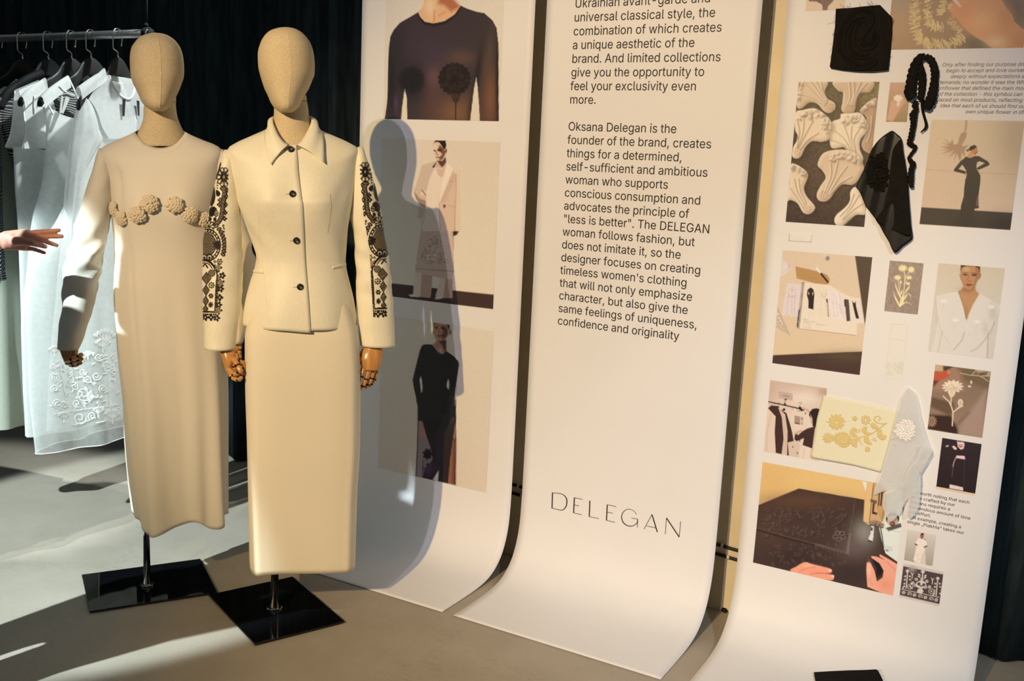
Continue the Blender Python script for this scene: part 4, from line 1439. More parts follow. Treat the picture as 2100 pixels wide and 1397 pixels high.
# hands
fl = (238, 152, 126)
p.poly([(390, 1115), (450, 1070), (530, 1028), (600, 1045), (700, 1070), (790, 1095), (792, 1130), (700, 1140), (620, 1130), (800, 1150), (822, 1170), (800, 1205), (700, 1195), (560, 1160)], fl, 1, 1, 5)
p.line([(470, 1125), (560, 1085), (630, 1080)], 8, (206, 112, 88), .7, 3, 4)
p.line([(585, 1150), (640, 1135), (790, 1136)], 7, (190, 96, 76), .8, 2)
p.ell(780, 1108, 14, 11, (246, 196, 180))
p.ell(806, 1168, 14, 11, (246, 196, 180))
p.blob(560, 1060, 50, 16, (246, 180, 154), .7)
p.poly([(1145, 1030), (1180, 1030), (1220, 1110), (1245, 1220), (1300, 1180), (1310, 1110), (1270, 1040), (1190, 985), (1190, 965), (1250, 975), (1330, 1010), (1270, 970), (1275, 950), (1350, 990), (1450, 1050), (1420, 1400), (1290, 1330), (1150, 1270), (1140, 1110)], (240, 160, 136), 1)
p.poly([(1190, 985), (1240, 1080), (1245, 1215), (1300, 1180), (1310, 1110), (1270, 1040)], (28, 20, 26), 2)
p.line([(1340, 1020), (1430, 1110)], 7, (204, 110, 92), .7, 3)
p.blob(1330, 1250, 70, 60, (228, 136, 104), .6)
p.blob(1165, 1100, 16, 60, (248, 200, 182), .6)
p.line([(1160, 1180), (1200, 1250)], 6, (204, 116, 96), .5, 4)
p.speckle(.014, 20)
p.build(ban3, label='large photograph of hands sewing dark embroidered cloth at a sewing machine')

# --- right banner: tiny photo of a person in white
p = Print([(1861.3, 1086.4), (1919.6, 1097.8), (1912.5, 1161), (1854.2, 1148.6)], (190, 184, 182), 1.0, (214, 212, 212))
p.frame(1830, 1070, 120 / 882)
p.ramp((204, 198, 198), (160, 156, 150))
p.poly([(390, 250), (470, 258), (515, 300), (525, 360), (495, 370), (490, 420), (500, 650), (345, 615), (318, 580), (365, 360), (340, 325)], (226, 218, 216), 1)
p.poly([(470, 440), (430, 640), (500, 650), (492, 450)], (206, 200, 196), 3)
p.line([(455, 500), (428, 625)], 6, (170, 150, 146), .7)
r_ = np.random.default_rng(8)
for i in range(16):
    p.ell(r_.uniform(350, 430), r_.uniform(470, 600), 7, 4, (198, 178, 176), r_.uniform(0, 90), 1, .8)
p.poly([(338, 325), (385, 350), (378, 365), (335, 345)], (84, 40, 44), 1)
p.poly([(525, 355), (470, 380), (475, 396), (528, 375)], (84, 40, 44), 1)
p.poly([(425, 190), (470, 190), (475, 225), (455, 262), (430, 260), (420, 225)], (150, 92, 80), 1)
p.poly([(430, 178), (470, 172), (478, 200), (440, 195), (424, 215)], (34, 24, 24), 1)
p.line([(475, 262), (500, 275)], 10, (96, 84, 112), .9)
p.speckle(.014, 23)
p.build(ban3, label='tiny photograph of a person dressed in white')

# --- right banner: embroidered cloth
p = Print([(1852.4, 1157), (1935, 1171), (1926, 1244.3), (1844.6, 1225)], (200, 192, 192), 1.0, (214, 212, 212))
p.frame(1830, 1070, 120 / 882)
p.poly([(165, 670), (770, 798), (712, 1245), (110, 1105)], (76, 62, 68), 1)
p.blob(300, 710, 60, 50, (170, 156, 156), .8)
w_ = (206, 200, 198)


def sprig(x_, y_, k, lean):
    p.poly(flower_poly(x_, y_, 16 * k, 30 * k, 6, .5, .8), w_)
    p.line([(x_, y_), (x_ - 6 * k + lean, y_ + 120 * k), (x_ - 20 * k + lean, y_ + 260 * k)], 15 * k, w_)
    for j, dx in ((80, 34), (80, -34), (130, 40), (130, -40), (190, 60), (190, -46), (230, 40), (230, -50), (255, 60), (255, -66)):
        p.ell(x_ + dx * k + lean * .6, y_ + j * k, 15 * k, 11 * k, w_, 40 if dx > 0 else -40)


sprig(228, 745, 1, 0)
sprig(685, 855, 1, -6)
p.poly(flower_poly(460, 755, 20, 34, 6, .5, .8), w_)
p.line([(460, 760), (448, 860), (430, 1080)], 16, w_)
for dx, y_ in ((-46, 800), (44, 815), (-50, 830), (40, 845)):
    p.ell(452 + dx, y_, 22, 10, w_, 30 if dx < 0 else -30)
p.ell(432, 950, 78, 58, w_)
p.ell(400, 940, 26, 26, (86, 70, 76))
p.ell(474, 955, 26, 26, (86, 70, 76))
p.ell(432, 972, 20, 12, (86, 70, 76))
p.ell(420, 1048, 46, 36, w_)
for x_, y_ in ((308, 925), (350, 960), (360, 870), (500, 990), (560, 985), (520, 900), (445, 870)):
    p.poly(flower_poly(x_, y_, 14, 28, 6, .2, .9), w_)
    p.ell(x_, y_, 8, 7, (90, 74, 80))
for x_, y_ in ((300, 800), (605, 880)):
    p.line([(x_ - 16, y_ - 30), (x_, y_ + 10), (x_ - 4, y_ + 60)], 12, w_, .9, 1, 4)
    p.line([(x_ + 20, y_ - 20), (x_, y_ + 10)], 10, w_, .9)
for x_, y_ in ((270, 980), (590, 1050)):
    for t in np.linspace(0, 2 * PI, 12, endpoint=False):
        p.ell(x_ + 40 * math.cos(t), y_ + 36 * math.sin(t), 9, 8, (176, 168, 166))
    p.ell(x_, y_, 12, 12, w_)
p.line([(140, 1020), (420, 1080), (705, 1142)], 8, w_)
for k in range(7):
    x_, y_ = 170 + 82 * k, 1055 + 18.5 * k
    if k % 2:
        t = np.linspace(0, 7, 24)
        p.line(np.stack([x_ + (6 + 4.5 * t) * np.cos(t), y_ + 16 + (6 + 3.6 * t) * np.sin(t)], 1), 9, w_)
    else:
        p.poly(flower_poly(x_, y_ + 14, 14, 30, 6, .3, .9), w_)
        p.ell(x_, y_ + 14, 8, 8, (90, 74, 80))
p.speckle(.014, 24)
p.build(ban3, label='small photograph of dark cloth with white flower embroidery')

# ------------------------------------------------------------------ lettering
FONT = None
try:
    _fp = os.path.join(bpy.utils.system_resource('DATAFILES', path='fonts'), 'Inter.woff2')
    if os.path.exists(_fp):
        FONT = bpy.data.fonts.load(_fp)
except Exception:
    FONT = None


def text_mesh(txt, shear=0.0, n=5):
    """flat letters: every glyph outline filled on its own, so overlapping strokes of a letter stay solid"""
    cu = bpy.data.curves.new('lettering', 'FONT')
    cu.body = txt
    cu.size = 1.0
    cu.shear = shear
    if FONT:
        cu.font = FONT
    ob = bpy.data.objects.new('lettering', cu)
    COL.objects.link(ob)
    dg = bpy.context.evaluated_depsgraph_get()
    dg.update()
    cv = ob.to_curve(dg)
    loops = []
    for sp_ in cv.splines:
        bp = sp_.bezier_points
        q = []
        m = len(bp)
        for i in range(m):
            a0, a1 = bp[i], bp[(i + 1) % m]
            p0, p1, p2, p3 = [np.array(v[:2]) for v in (a0.co, a0.handle_right, a1.handle_left, a1.co)]
            straight = abs((p1 - p0)[0] * (p3 - p0)[1] - (p1 - p0)[1] * (p3 - p0)[0]) < 1e-7 and abs((p2 - p0)[0] * (p3 - p0)[1] - (p2 - p0)[1] * (p3 - p0)[0]) < 1e-7
            for t in ([0.0] if straight else np.linspace(0, 1, n, endpoint=False)):
                q.append((1 - t)**3 * p0 + 3 * (1 - t)**2 * t * p1 + 3 * (1 - t) * t * t * p2 + t**3 * p3)
        q = np.array(q)
        keep = np.linalg.norm(q - np.roll(q, 1, 0), axis=1) > 1e-6
        if keep.sum() >= 3:
            loops.append(q[keep])
    ob.to_curve_clear()
    bpy.data.objects.remove(ob)
    bpy.data.curves.remove(cu)
    if not loops:
        return np.zeros((0, 3)), []
    # fill by winding number, so strokes that overlap inside a letter stay solid
    from mathutils.geometry import delaunay_2d_cdt
    V, Fc, k = [], [], 0
    loops.sort(key=lambda q: q[:, 0].min())
    groups, hi = [], -1e9
    for q in loops:
        if q[:, 0].min() > hi:
            groups.append([])
        groups[-1].append(q)
        hi = max(hi, q[:, 0].max())
    for gq in groups:
        pts = np.concatenate(gq)
        ed, o = [], 0
        for q in gq:
            ed += [(o + i, o + (i + 1) % len(q)) for i in range(len(q))]
            o += len(q)
        r = delaunay_2d_cdt([Vector(v) for v in pts], ed, [], 0, 1e-6)
        vv = np.array([tuple(v) for v in r[0]])
        tri = np.array([tuple(f) for f in r[2] if len(f) == 3], int)
        c = vv[tri].mean(1)
        wn = np.zeros(len(tri), int)
        for q in gq:
            x0, y0 = q[:, 0], q[:, 1]
            x1, y1 = np.roll(x0, -1), np.roll(y0, -1)
            cx, cy = c[:, :1], c[:, 1:]
            s_ = (x1 - x0) * (cy - y0) - (cx - x0) * (y1 - y0)
            wn += ((y0 <= cy) & (y1 > cy) & (s_ > 0)).sum(1) - ((y0 > cy) & (y1 <= cy) & (s_ < 0)).sum(1)
        tri = tri[wn != 0]
        V.append(np.concatenate([vv, np.zeros((len(vv), 1))], 1))
        Fc += [tuple(int(i) + k for i in t_) for t_ in tri]
        k += len(vv)
    return np.concatenate(V), Fc


def lettering(parent, lines, size, align='l', shear=0.0, xscale=1.0, name='text_line', m=None):
    """lines: (text, x, s of the baseline) on a banner"""
    for txt, x, s in lines:
        V, Fc = text_mesh(txt, shear)
        vx = V[:, 0] * size * xscale
        if align == 'r':
            vx = vx - vx.max()
        P = ban_point(x + vx, s - V[:, 1] * size, 0.0010)
        new_mesh(name, P, Fc, m or M['text'], parent, False)


def line_pos(pa, pb, n):
    """n baselines spaced evenly between two marked spots"""
    (x0, s0), (x1, s1) = ban_hit(*pa), ban_hit(*pb)
    return [((x0 + x1) / 2, s0 + (s1 - s0) * k / (n - 1)) for k in range(n)]


body = ['Ukrainian avant-garde and', 'universal classical style, the', 'combination of which creates', 'a unique aesthetic of the', 'brand. And limited collections',
        'give you the opportunity to', 'feel your exclusivity even', 'more.', '', 'Oksana Delegan is the', 'founder of the brand, creates', 'things for a determined,',
        'self-sufficient and ambitious', 'woman who supports', 'conscious consumption and', 'advocates the principle of', '"less is better". The DELEGAN', 'woman follows fashion, but',
        'does not imitate it, so the', 'designer focuses on creating', "timeless women's clothing", 'that will not only emphasize', 'character, but also give the', 'same feelings of uniqueness,', 'confidence and originality']
pos = line_pos((1178.6, 16), (1143, 665), 25)
Vt, _ = text_mesh('combination of which creates')
wtxt = ban_hit(1479, 64)[0] - ban_hit(1175, 72)[0]
sp = pos[1][1] - pos[0][1]
_E, _ = text_mesh('E')
cap = _E[:, 1].max() - _E[:, 1].min()
size2 = 0.635 * sp / cap
lettering(ban2, [(t, q[0], q[1]) for t, q in zip(body, pos) if t], size2, xscale=wtxt / (Vt[:, 0].max() * size2))

# brand lettering in thin strokes
a = Acc()


def stroke(pts, w, closed=False):
    pts = np.asarray(pts, float)
    if len(pts) > 3:
        pts = crom(pts, 6)
    w = np.broadcast_to(np.asarray(w, float), (len(pts),)) if np.ndim(w) == 0 else np.interp(np.linspace(0, 1, len(pts)), np.linspace(0, 1, len(w)), w)
    T = np.gradient(pts, axis=0)
    T /= np.linalg.norm(T, axis=1)[:, None]
    N = np.stack([-T[:, 1], T[:, 0]], 1)
    L_, R_ = pts + N * w[:, None] / 2, pts - N * w[:, None] / 2
    s_ = 640 / 1956
    row = []
    for q in (L_, R_):
        hp = [ban_hit(900 + u * s_, 940 + v * s_) for u, v in q]
        row.append(ban_point([h[0] for h in hp], [h[1] for h in hp], 0.0010))
    P = np.stack(row, 1)
    if len(P) == 2:
        P = np.concatenate([P[:1], P[:1] * .5 + P[1:] * .5, P[1:]])
    a.grid(P)


thin, thick = 3.2, 6.5
for st in [([(713, 214), (710, 314)], thick), ([(714, 216), (770, 224), (797, 246), (803, 275), (795, 307), (770, 325), (711, 313)], [3, 4, 6, 6.5, 6, 4, 3]),
           ([(850, 246), (845, 343)], thick), ([(850, 247), (902, 258)], thin), ([(848, 292), (880, 299)], thin), ([(846, 343), (896, 354)], thin),
           ([(947, 266), (943, 366)], thick), ([(943, 366), (1004, 378)], thin),
           ([(1056, 291), (1051, 389)], thick), ([(1056, 291), (1112, 303)], thin), ([(1054, 337), (1090, 345)], thin), ([(1051, 389), (1104, 402)], thin),
           ([(1240, 352), (1222, 330), (1190, 319), (1160, 333), (1146, 365), (1156, 402), (1185, 423), (1215, 424), (1240, 408), (1247, 382)], [3, 2.6, 3, 4, 5, 6, 5, 4, 4, 4]),
           ([(1207, 374), (1248, 382)], thin), ([(1247, 382), (1244, 434)], thin),
           ([(1336, 352), (1287, 444)], thin), ([(1336, 352), (1370, 463)], thick), ([(1303, 424), (1361, 437)], thin),
           ([(1427, 374), (1420, 476)], thin), ([(1427, 374), (1507, 494)], thick), ([(1516, 395), (1507, 494)], thin)]:
    stroke(*st)
a.build('brand_lettering', M['text'], ban2, False)

# small italic text and small upright text on the right banner
it = ['Only after finding our purpose do we', 'begin to accept and love ourselves', 'deeply without expectations and', 'demands: no wonder it was the White', 'cornflower that defined the main motif',
      'of the collection - this symbol can be', 'placed on most products, reflecting the', 'idea that each of us should find our', 'own unique flower in life.']
z8 = 500 / 1343
ps = line_pos((1600 + 890 * z8, 366 * z8), (1600 + 1018 * z8, 624 * z8), 9)
lx = [1600 + u * z8 for u in (890, 912, 935, 868, 845, 868, 852, 878, 1018)]
sz = 0.60 * (ps[1][1] - ps[0][1]) / cap
lns = []
for k, t in enumerate(it):
    x0 = ban_hit(lx[k], (366 + 32.3 * k) * z8)[0]
    lns.append((t, x0, ps[k][1]))
Vt, _ = text_mesh(it[0], 0.22)
xr_ = ban_hit(2100, 362 * z8)[0]
Vp, _ = text_mesh('Only after finding our purpose do', 0.22)
lettering(ban3, lns, sz, shear=0.22, xscale=(xr_ - lns[0][1]) / (Vp[:, 0].max() * sz))
lo = ["It's worth noting that each", 'piece crafted by our', 'artisans requires a', 'tremendous amount of time', 'and effort.', 'FoR example, creating a', 'single \u201ePlakhta\u201c takes our']
z9 = 620 / 1743
ps = line_pos((1480 + 1090 * z9, 900 + 312 * z9), (1480 + 1066 * z9, 900 + 484 * z9), 7)
sz = 0.60 * (ps[1][1] - ps[0][1]) / cap
Vp, _ = text_mesh('tremendous amount of time')
w_ = ban_hit(1480 + 1432 * z9, 900 + 466 * z9)[0] - ban_hit(1480 + 1077 * z9, 900 + 398 * z9)[0]
lettering(ban3, [(t, q[0], q[1]) for t, q in zip(lo, ps)], sz, xscale=w_ / (Vp[:, 0].max() * sz))

# ------------------------------------------------------------------ mannequins and their clothes


class Frame:
    """upright local frame of a figure: X to the viewer's right, depth towards the viewer"""

    def __init__(self, foot):
        self.P = np.array(foot, float)
        v = np.array([foot[0], foot[1], 0.0])
        v /= np.linalg.norm(v)
        self.v = v
        self.r = np.array([v[1], -v[0], 0.0])

    def loc(self, x, y, dep=0.0):
        """photo spot -> (X, Z) on the upright plane dep in front of the pole"""
        d = ray(x, y)
        O = self.P - self.v * dep
        t = ((O - CAM) @ self.v) / (d @ self.v)
        q = CAM + d * t
        return (q - self.P) @ self.r, q[2]

    def w(self, X, D, Z):
        X, D, Z = np.broadcast_arrays(np.asarray(X, float), np.asarray(D, float), np.asarray(Z, float))
        return self.P + X[..., None] * self.r - D[..., None] * self.v + Z[..., None] * np.array([0, 0, 1.0])

    def px(self, x, y, dep=0.0):
        X, Z = self.loc(x, y, dep)
        return self.w(X, dep, Z)


def loft(fr, rows, nr=50, nt=72, th=None, disp=None, e=2.0):
    """rows: (y, xl, xr, front depth, back depth, yfront or None, yback or None, depth centre)"""
    K = []
    for r in rows:
        y, xl, xr, df, db = r[:5]
        yf = r[5] if len(r) > 5 else None
        yb = r[6] if len(r) > 6 else None
        dc = r[7] if len(r) > 7 else 0.0
        XL, ZL = fr.loc(xl, y, dc)
        XR, ZR = fr.loc(xr, y, dc)
        xc = (xl + xr) / 2
        zf = 0.0 if yf is None else fr.loc(xc, yf)[1] - (ZL + ZR) / 2
        zb = 0.0 if yb is None else fr.loc(xc, yb)[1] - (ZL + ZR) / 2
        K.append((XL, XR, ZL, ZR, df, db, zf, zb, dc, e if len(r) < 9 else r[8]))
    K = np.array(K)
    ts = np.concatenate([[0], np.cumsum(np.maximum(1e-4, np.linalg.norm(np.diff(K[:, [0, 1, 2, 3]], axis=0), axis=1)))])
    t = np.linspace(0, ts[-1], nr)
    for k in ts:
        t[np.argmin(abs(t - k))] = k
    t = np.sort(t)
    R = herm(ts, K, t)
    if th is None:
        th = np.linspace(0, 2 * PI, nt, endpoint=False)
    TH = np.broadcast_to(th, (nr, nt)) if np.ndim(th) == 1 else th(R, t / ts[-1])
    XL, XR, ZL, ZR, df, db, zf, zb, dc, ee = [R[:, i:i + 1] for i in range(10)]
    a_ = (XR - XL) / 2
    xc = (XR + XL) / 2
    c, s = np.cos(TH), np.sin(TH)
    cc = np.sign(c) * np.abs(c)**(2 / ee)
    ss = np.sign(s) * np.abs(s)**(2 / ee)
    dd = np.where(s > 0, df, db)
    X = xc + a_ * cc
    D = dc + dd * ss
    Z = ZL + (ZR - ZL) * (X - XL) / np.maximum(1e-6, XR - XL)
    Z = Z + np.where(s > 0, zf * np.abs(s)**1.6, zb * np.abs(s)**1.6)
    if disp is not None:
        dX, dD, dZ = disp(X, D, Z, TH, (t / ts[-1])[:, None])
        X, D, Z = X + dX, D + dD, Z + dZ
    return fr.w(X, D, Z)


def grid_mesh(name, P, m, parent=None, wrap=True, solid=0.0, cap0=False, cap1=False):
    nr, nc = P.shape[:2]
    f = grid_faces(nr, nc, wrap)
    if cap0 or cap1:
        f = [tuple(q) for q in f]
        if cap0:
            f.append(tuple(range(nc))[::-1])
        if cap1:
            f.append(tuple(range((nr - 1) * nc, nr * nc)))
    o = new_mesh(name, P.reshape(-1, 3), f, m, parent)
    if solid:
        sm = o.modifiers.new('thickness', 'SOLIDIFY')
        sm.thickness = solid
        sm.offset = -1
    return o


def bvh_of(P, wrap=True):
    nr, nc = P.shape[:2]
    return BVHTree.FromPolygons([tuple(v) for v in P.reshape(-1, 3)], [tuple(int(i) for i in q) for q in grid_faces(nr, nc, wrap)])


def cast(bvh, x, y):
    d = Vector(ray(x, y)).normalized()
    loc, nrm, _, _ = bvh.ray_cast(Vector(CAM), d)
    if loc is None:
        return None, None
    if nrm.dot(d) > 0:
        nrm = -nrm
    return np.array(loc), np.array(nrm)


def patch_on(name, bvh, quad, n1, n2, off, m, parent, solid=0.0012):
    """a thin piece of cloth lying on another surface; quad in photo spots TL TR BR BL"""
    q = np.asarray(quad, float)
    rows = []
    for v in np.linspace(0, 1, n1):
        row = []
        for u in np.linspace(0, 1, n2):
            px = (q[0] * (1 - u) + q[1] * u) * (1 - v) + (q[3] * (1 - u) + q[2] * u) * v
            for k in (0, .04, .1, .2, .35, .6):
                p_, n_ = cast(bvh, *(px * (1 - k) + q.mean(0) * k))
                if p_ is not None:
                    break
            row.append((p_, n_))
        rows.append([p_ + n_ * off for p_, n_ in row])
    return grid_mesh(name, np.array(rows), m, parent, False, solid)


def seam_on(bvh, pts, rad, m, name, parent, off=0.0002, n=6):
    P = []
    for x, y in crom(np.asarray(pts, float), 6):
        p_, n_ = cast(bvh, x, y)
        if p_ is not None:
            P.append(p_ + n_ * off)
    return new_mesh(name, tube_grid(P, rad, n).reshape(-1, 3), grid_faces(len(P), n, True), m, parent)


F2 = Frame(on_floor(563, 1253))
F1 = Frame(on_floor(302, 1205))


def head_and_neck(fr, root, rows, neck, seam_x):
    def face(X, D, Z, TH, t):
        s = np.exp(-((TH - PI / 2 + seam_x) / 0.035)**2) * 0.0011
        return 0 * X, s, 0 * X
    P = loft(fr, rows, 46, 120, disp=face, e=2.15)
    grid_mesh('head', P, M['linen'], root, True, cap0=True, cap1=True)
    N = loft(fr, neck, 24, 64)
    grid_mesh('neck', N, M['linen'], root, True, cap0=True, cap1=True)
    # jaw seam where the head sits on the neck
    y_ = N[3]
    a_ = Acc()
    a_.tube(np.concatenate([y_, y_[:2]]), 0.0011, 6, False)
    a_.build('neck_seam', M['seam'], root)
    a_ = Acc()
    k = int(round((PI / 2 - seam_x) / (2 * PI) * 120)) % 120
    a_.tube(P[1:-2, k], 0.0006, 5)
    a_.build('face_seam', M['linen'], root)


def stand(fr, root, corners, ztop, rad):
    c3 = np.array([on_floor(*c) for c in corners])
    cen = c3.mean(0)
    u = (c3[1] - c3[0]) + (c3[2] - c3[3])
    v = (c3[2] - c3[1]) + (c3[3] - c3[0])
    lu, lv = np.linalg.norm(u) / 2, np.linalg.norm(v) / 2
    u /= np.linalg.norm(u)
    v = v - u * (v @ u)
    v /= np.linalg.norm(v)
    R = np.stack([u, v, [0, 0, 1]], 1)
    bm = bmesh.new()
    bmesh.ops.create_cube(bm, size=1.0)
    for q in bm.verts:
        q.co = Vector(cen + R @ (np.array(q.co) * [lu, lv, 0.0055]) + [0, 0, 0.0065])
    bmesh.ops.bevel(bm, geom=[e for e in bm.edges if abs((e.verts[0].co - e.verts[1].co).z) > .003], offset=0.006, segments=3, affect='EDGES', profile=.5)
    bmesh.ops.bevel(bm, geom=[e for e in bm.edges if abs((e.verts[0].co - e.verts[1].co).z) < .0005 and e.calc_face_angle(0) > .8], offset=0.0009, segments=2, affect='EDGES', profile=.5)
    me = bpy.data.meshes.new('base_plate')
    bm.to_mesh(me)
    bm.free()
    me.materials.append(M['black_glass'])
    o = bpy.data.objects.new('base_plate', me)
    COL.objects.link(o)
    o.parent = root
    o.matrix_basis = world_mat(root).inverted()
    for s1 in (-1, 1):
        for s2 in (-1, 1):
            a_ = Acc()
            q = cen + u * s1 * (lu / 2 - .03) + v * s2 * (lv / 2 - .03)
            a_.tube([q + [0, 0, 0.0003], q + [0, 0, 0.0039]], 0.009, 12)
            a_.build('rubber_foot', M['plate_edge'], root)
    a_ = Acc()
    zs = [0.009, 0.3, 0.7, ztop]
    a_.tube([fr.P + [0, 0, z] for z in zs], rad, 28)
    a_.build('pole', M['chrome'], root)
    a_ = Acc()
    prof = [(rad * .9, .0098), (rad + .0105, .0098), (rad + .0105, .0098), (rad + .0118, .011), (rad + .0118, .0128), (rad + .0105, .014), (rad + .0105, .014), (rad * .9, .0142)]
    th = np.linspace(0, 2 * PI, 36, endpoint=False)
    P = np.array([[fr.P + [r_ * math.cos(t), r_ * math.sin(t), z] for t in th] for r_, z in prof])
    a_.grid(P, True)
    a_.build('collar_ring', M['chrome'], root, False)


def wooden_hand(fr, root, palm_rows, fingers, label=None):
    """palm_rows as for loft; fingers: list of chains of (x, y, depth, width px)"""
    P = loft(fr, palm_rows, 22, 32, e=2.3)
    hand = grid_mesh('hand', P, M['wood'], root, True, cap0=True, cap1=True)
    k = np.linalg.norm(fr.P[:2]) / F * 1.03
    for ch in fingers:
        a_ = Acc()
        name = 'thumb' if ch[0] == 'thumb' else 'finger'
        pts = ch[1:] if ch[0] == 'thumb' else ch
        for (p0, p1) in zip(pts[:-1], pts[1:]):
            A_, B_ = fr.px(p0[0], p0[1], p0[2]), fr.px(p1[0], p1[1], p1[2])
            d_ = B_ - A_
            L_ = np.linalg.norm(d_)
            d_ /= L_
            g = 0.0012
            a_.capsule(A_ + d_ * (p0[3] * k * .30 + g), B_ - d_ * (p1[3] * k * .30 + g), p0[3] * k / 2, p1[3] * k / 2 * .94, 16)
        f_ = a_.build(name, M['wood'], hand)
        # dark pins at the joints
        b_ = Acc()
        for q in pts[1:-1]:
            c_ = fr.px(q[0], q[1], q[2])
            b_.capsule(c_ - fr.v * 0.0 - fr.r * q[3] * k * .30, c_ + fr.r * q[3] * k * .30, q[3] * k * .30, q[3] * k * .30, 10)
        if len(pts) > 2:
            b_.build('finger_joint', M['wood_dark'], hand)
    return hand


# ---- the mannequin in the cream jacket
man2 = empty('mannequin', F2.P, 'linen-headed mannequin with wooden hands on a chrome pole, wearing the cream jacket', 'mannequin', 'shop mannequins')
head_and_neck(F2, man2,
              [(56.5, 578, 591, .012, .010), (59, 566, 603, .034, .030), (64, 553, 614, .056, .054), (74, 542, 626, .078, .076), (90, 533.5, 637, .095, .094), (112, 528.5, 643.5, .106, .104),
               (136, 529.5, 645.5, .112, .104), (152, 533, 645, .115, .098), (166, 537, 640, .117, .088), (181, 542, 634, .118, .072), (196, 549, 625, .118, .048, None, None, .004),
               (208, 554, 620, .113, .026, None, None, .010), (218, 560, 615, .100, .004, None, None, .022), (226, 568, 607, .076, -.006, None, None, .038), (231.5, 577, 597, .04, -.012, None, None, .056)],
              [(196, 566, 628, .048, .055), (208, 563.5, 629.5, .050, .058), (216, 562.5, 631, .051, .058), (222, 562, 632, .052, .058), (240, 561.5, 634, .053, .058), (262, 560, 638, .056, .060), (300, 556, 644, .060, .064)], 0.13)
stand(F2, man2, [(434, 1225), (604, 1186), (702, 1282), (515, 1327)], 0.86, 0.0118)

# jacket
jk = empty('jacket', F2.P + [0, 0, .9], 'cream jacket with black embroidered sleeves and four black buttons', 'jacket')
JR = [(258, 563, 637, .064, .064, 297, 238), (268, 545, 655, .076, .074, 303, 248), (281, 510, 690, .090, .086, 316, 264), (294, 482, 718, .099, .096, 330, 286), (306, 467, 734.5, .104, .100, 346, 305),
      (330, 469, 733, .108, .104, 366, 330), (382, 479, 727, .118, .105, 402, 382), (420, 489, 723, .124, .102), (448, 499, 718, .121, .097), (480, 512, 712, .111, .091), (505, 520, 709.5, .104, .088),
      (530, 525, 708.5, .101, .088), (551, 522, 711, .104, .092), (575, 514, 716, .112, .100), (611, 504.5, 724.5, .124, .112), (640, 499.5, 729, .131, .119), (663, 498, 731, .134, .123)]
_py = np.array([258, 305, 477, 620, 672.0])
_pxx = np.array([606, 609, 621, 630, 633.0])


def jk_th(R, t):
    out = []
    for r in R:
        XL, XR, ZL, ZR = r[:4]
        y_ = project(F2.w(0, 0, (ZL + ZR) / 2))[1]
        xe = np.interp(y_ + 8, _py, _pxx)
        Xe = F2.loc(xe, y_, .11)[0]
        c = np.clip((Xe - (XL + XR) / 2) / max(1e-3, (XR - XL) / 2), -.95, .95)
        th0 = math.acos(c)
        out.append(th0 + np.linspace(0, 1, 130)**1.0 * (2 * PI + .16))
    return np.array(out)


def jk_disp(X, D, Z, TH, t):
    f = np.clip(np.sin(TH), 0, 1)
    d = 0 * X
    for x_, y_ in ((548, 400), (655, 398)):
        bx, bz = F2.loc(x_, y_, .1)
        d = d + 0.019 * np.exp(-((X - bx) / .055)**2 - ((Z - bz) / .062)**2) * f
    k0 = (TH - TH[:, :1])
    d = d + 0.0034 * np.exp(-(k0 / .34)**2)                      # the upper front edge stands proud
    end = k0[:, -1:] - k0
    d = d - 0.0012 * np.exp(-(end / .2)**2)
    # soft folds towards waist and armholes
    w = np.exp(-((t - .62) / .12)**2)
    d = d + .0022 * w * np.sin(9 * TH + 30 * t) * np.clip(np.abs(np.cos(TH)), .2, 1)
    d = d + .0018 * np.sin(5 * X / .06 + 22 * t) * np.exp(-((t - .38) / .1)**2) * np.abs(np.cos(TH))
    d = d + .0030 * np.sin(7 * TH) * np.clip((t - .72) / .28, 0, 1)
    zz = -0.006 * np.exp(-(k0 / .25)**2) * np.clip((t - .9) / .1, 0, 1)
    return d * np.cos(TH) * .8, d * np.sin(TH), zz


JP = loft(F2, JR, 74, 130, th=jk_th, disp=jk_disp, e=2.25)
grid_mesh('jacket_body', JP, M['jacket'], jk, False, 0.0022)
jb = bvh_of(JP, False)


def sleeve(fr, rows, nr, nt, seed, amp, elbow):
    def dsp(X, D, Z, TH, t):
        r = np.random.default_rng(seed)
        d = 0 * X
        for k in range(7):
            a1, a2, a3 = r.uniform(-4, 4), r.uniform(30, 70), r.uniform(0, 6)
            d = d + np.sin(a1 * TH + a2 * t + a3) / 7
        e_ = np.exp(-((t - elbow) / .13)**2) + .25
        d = d * amp * e_ * np.clip(t / .12, 0, 1) * np.clip((1.02 - t) / .08, .15, 1)
        return d * np.cos(TH), d * np.sin(TH), 0 * X
    return loft(fr, rows, nr, nt, disp=dsp, e=2.2)


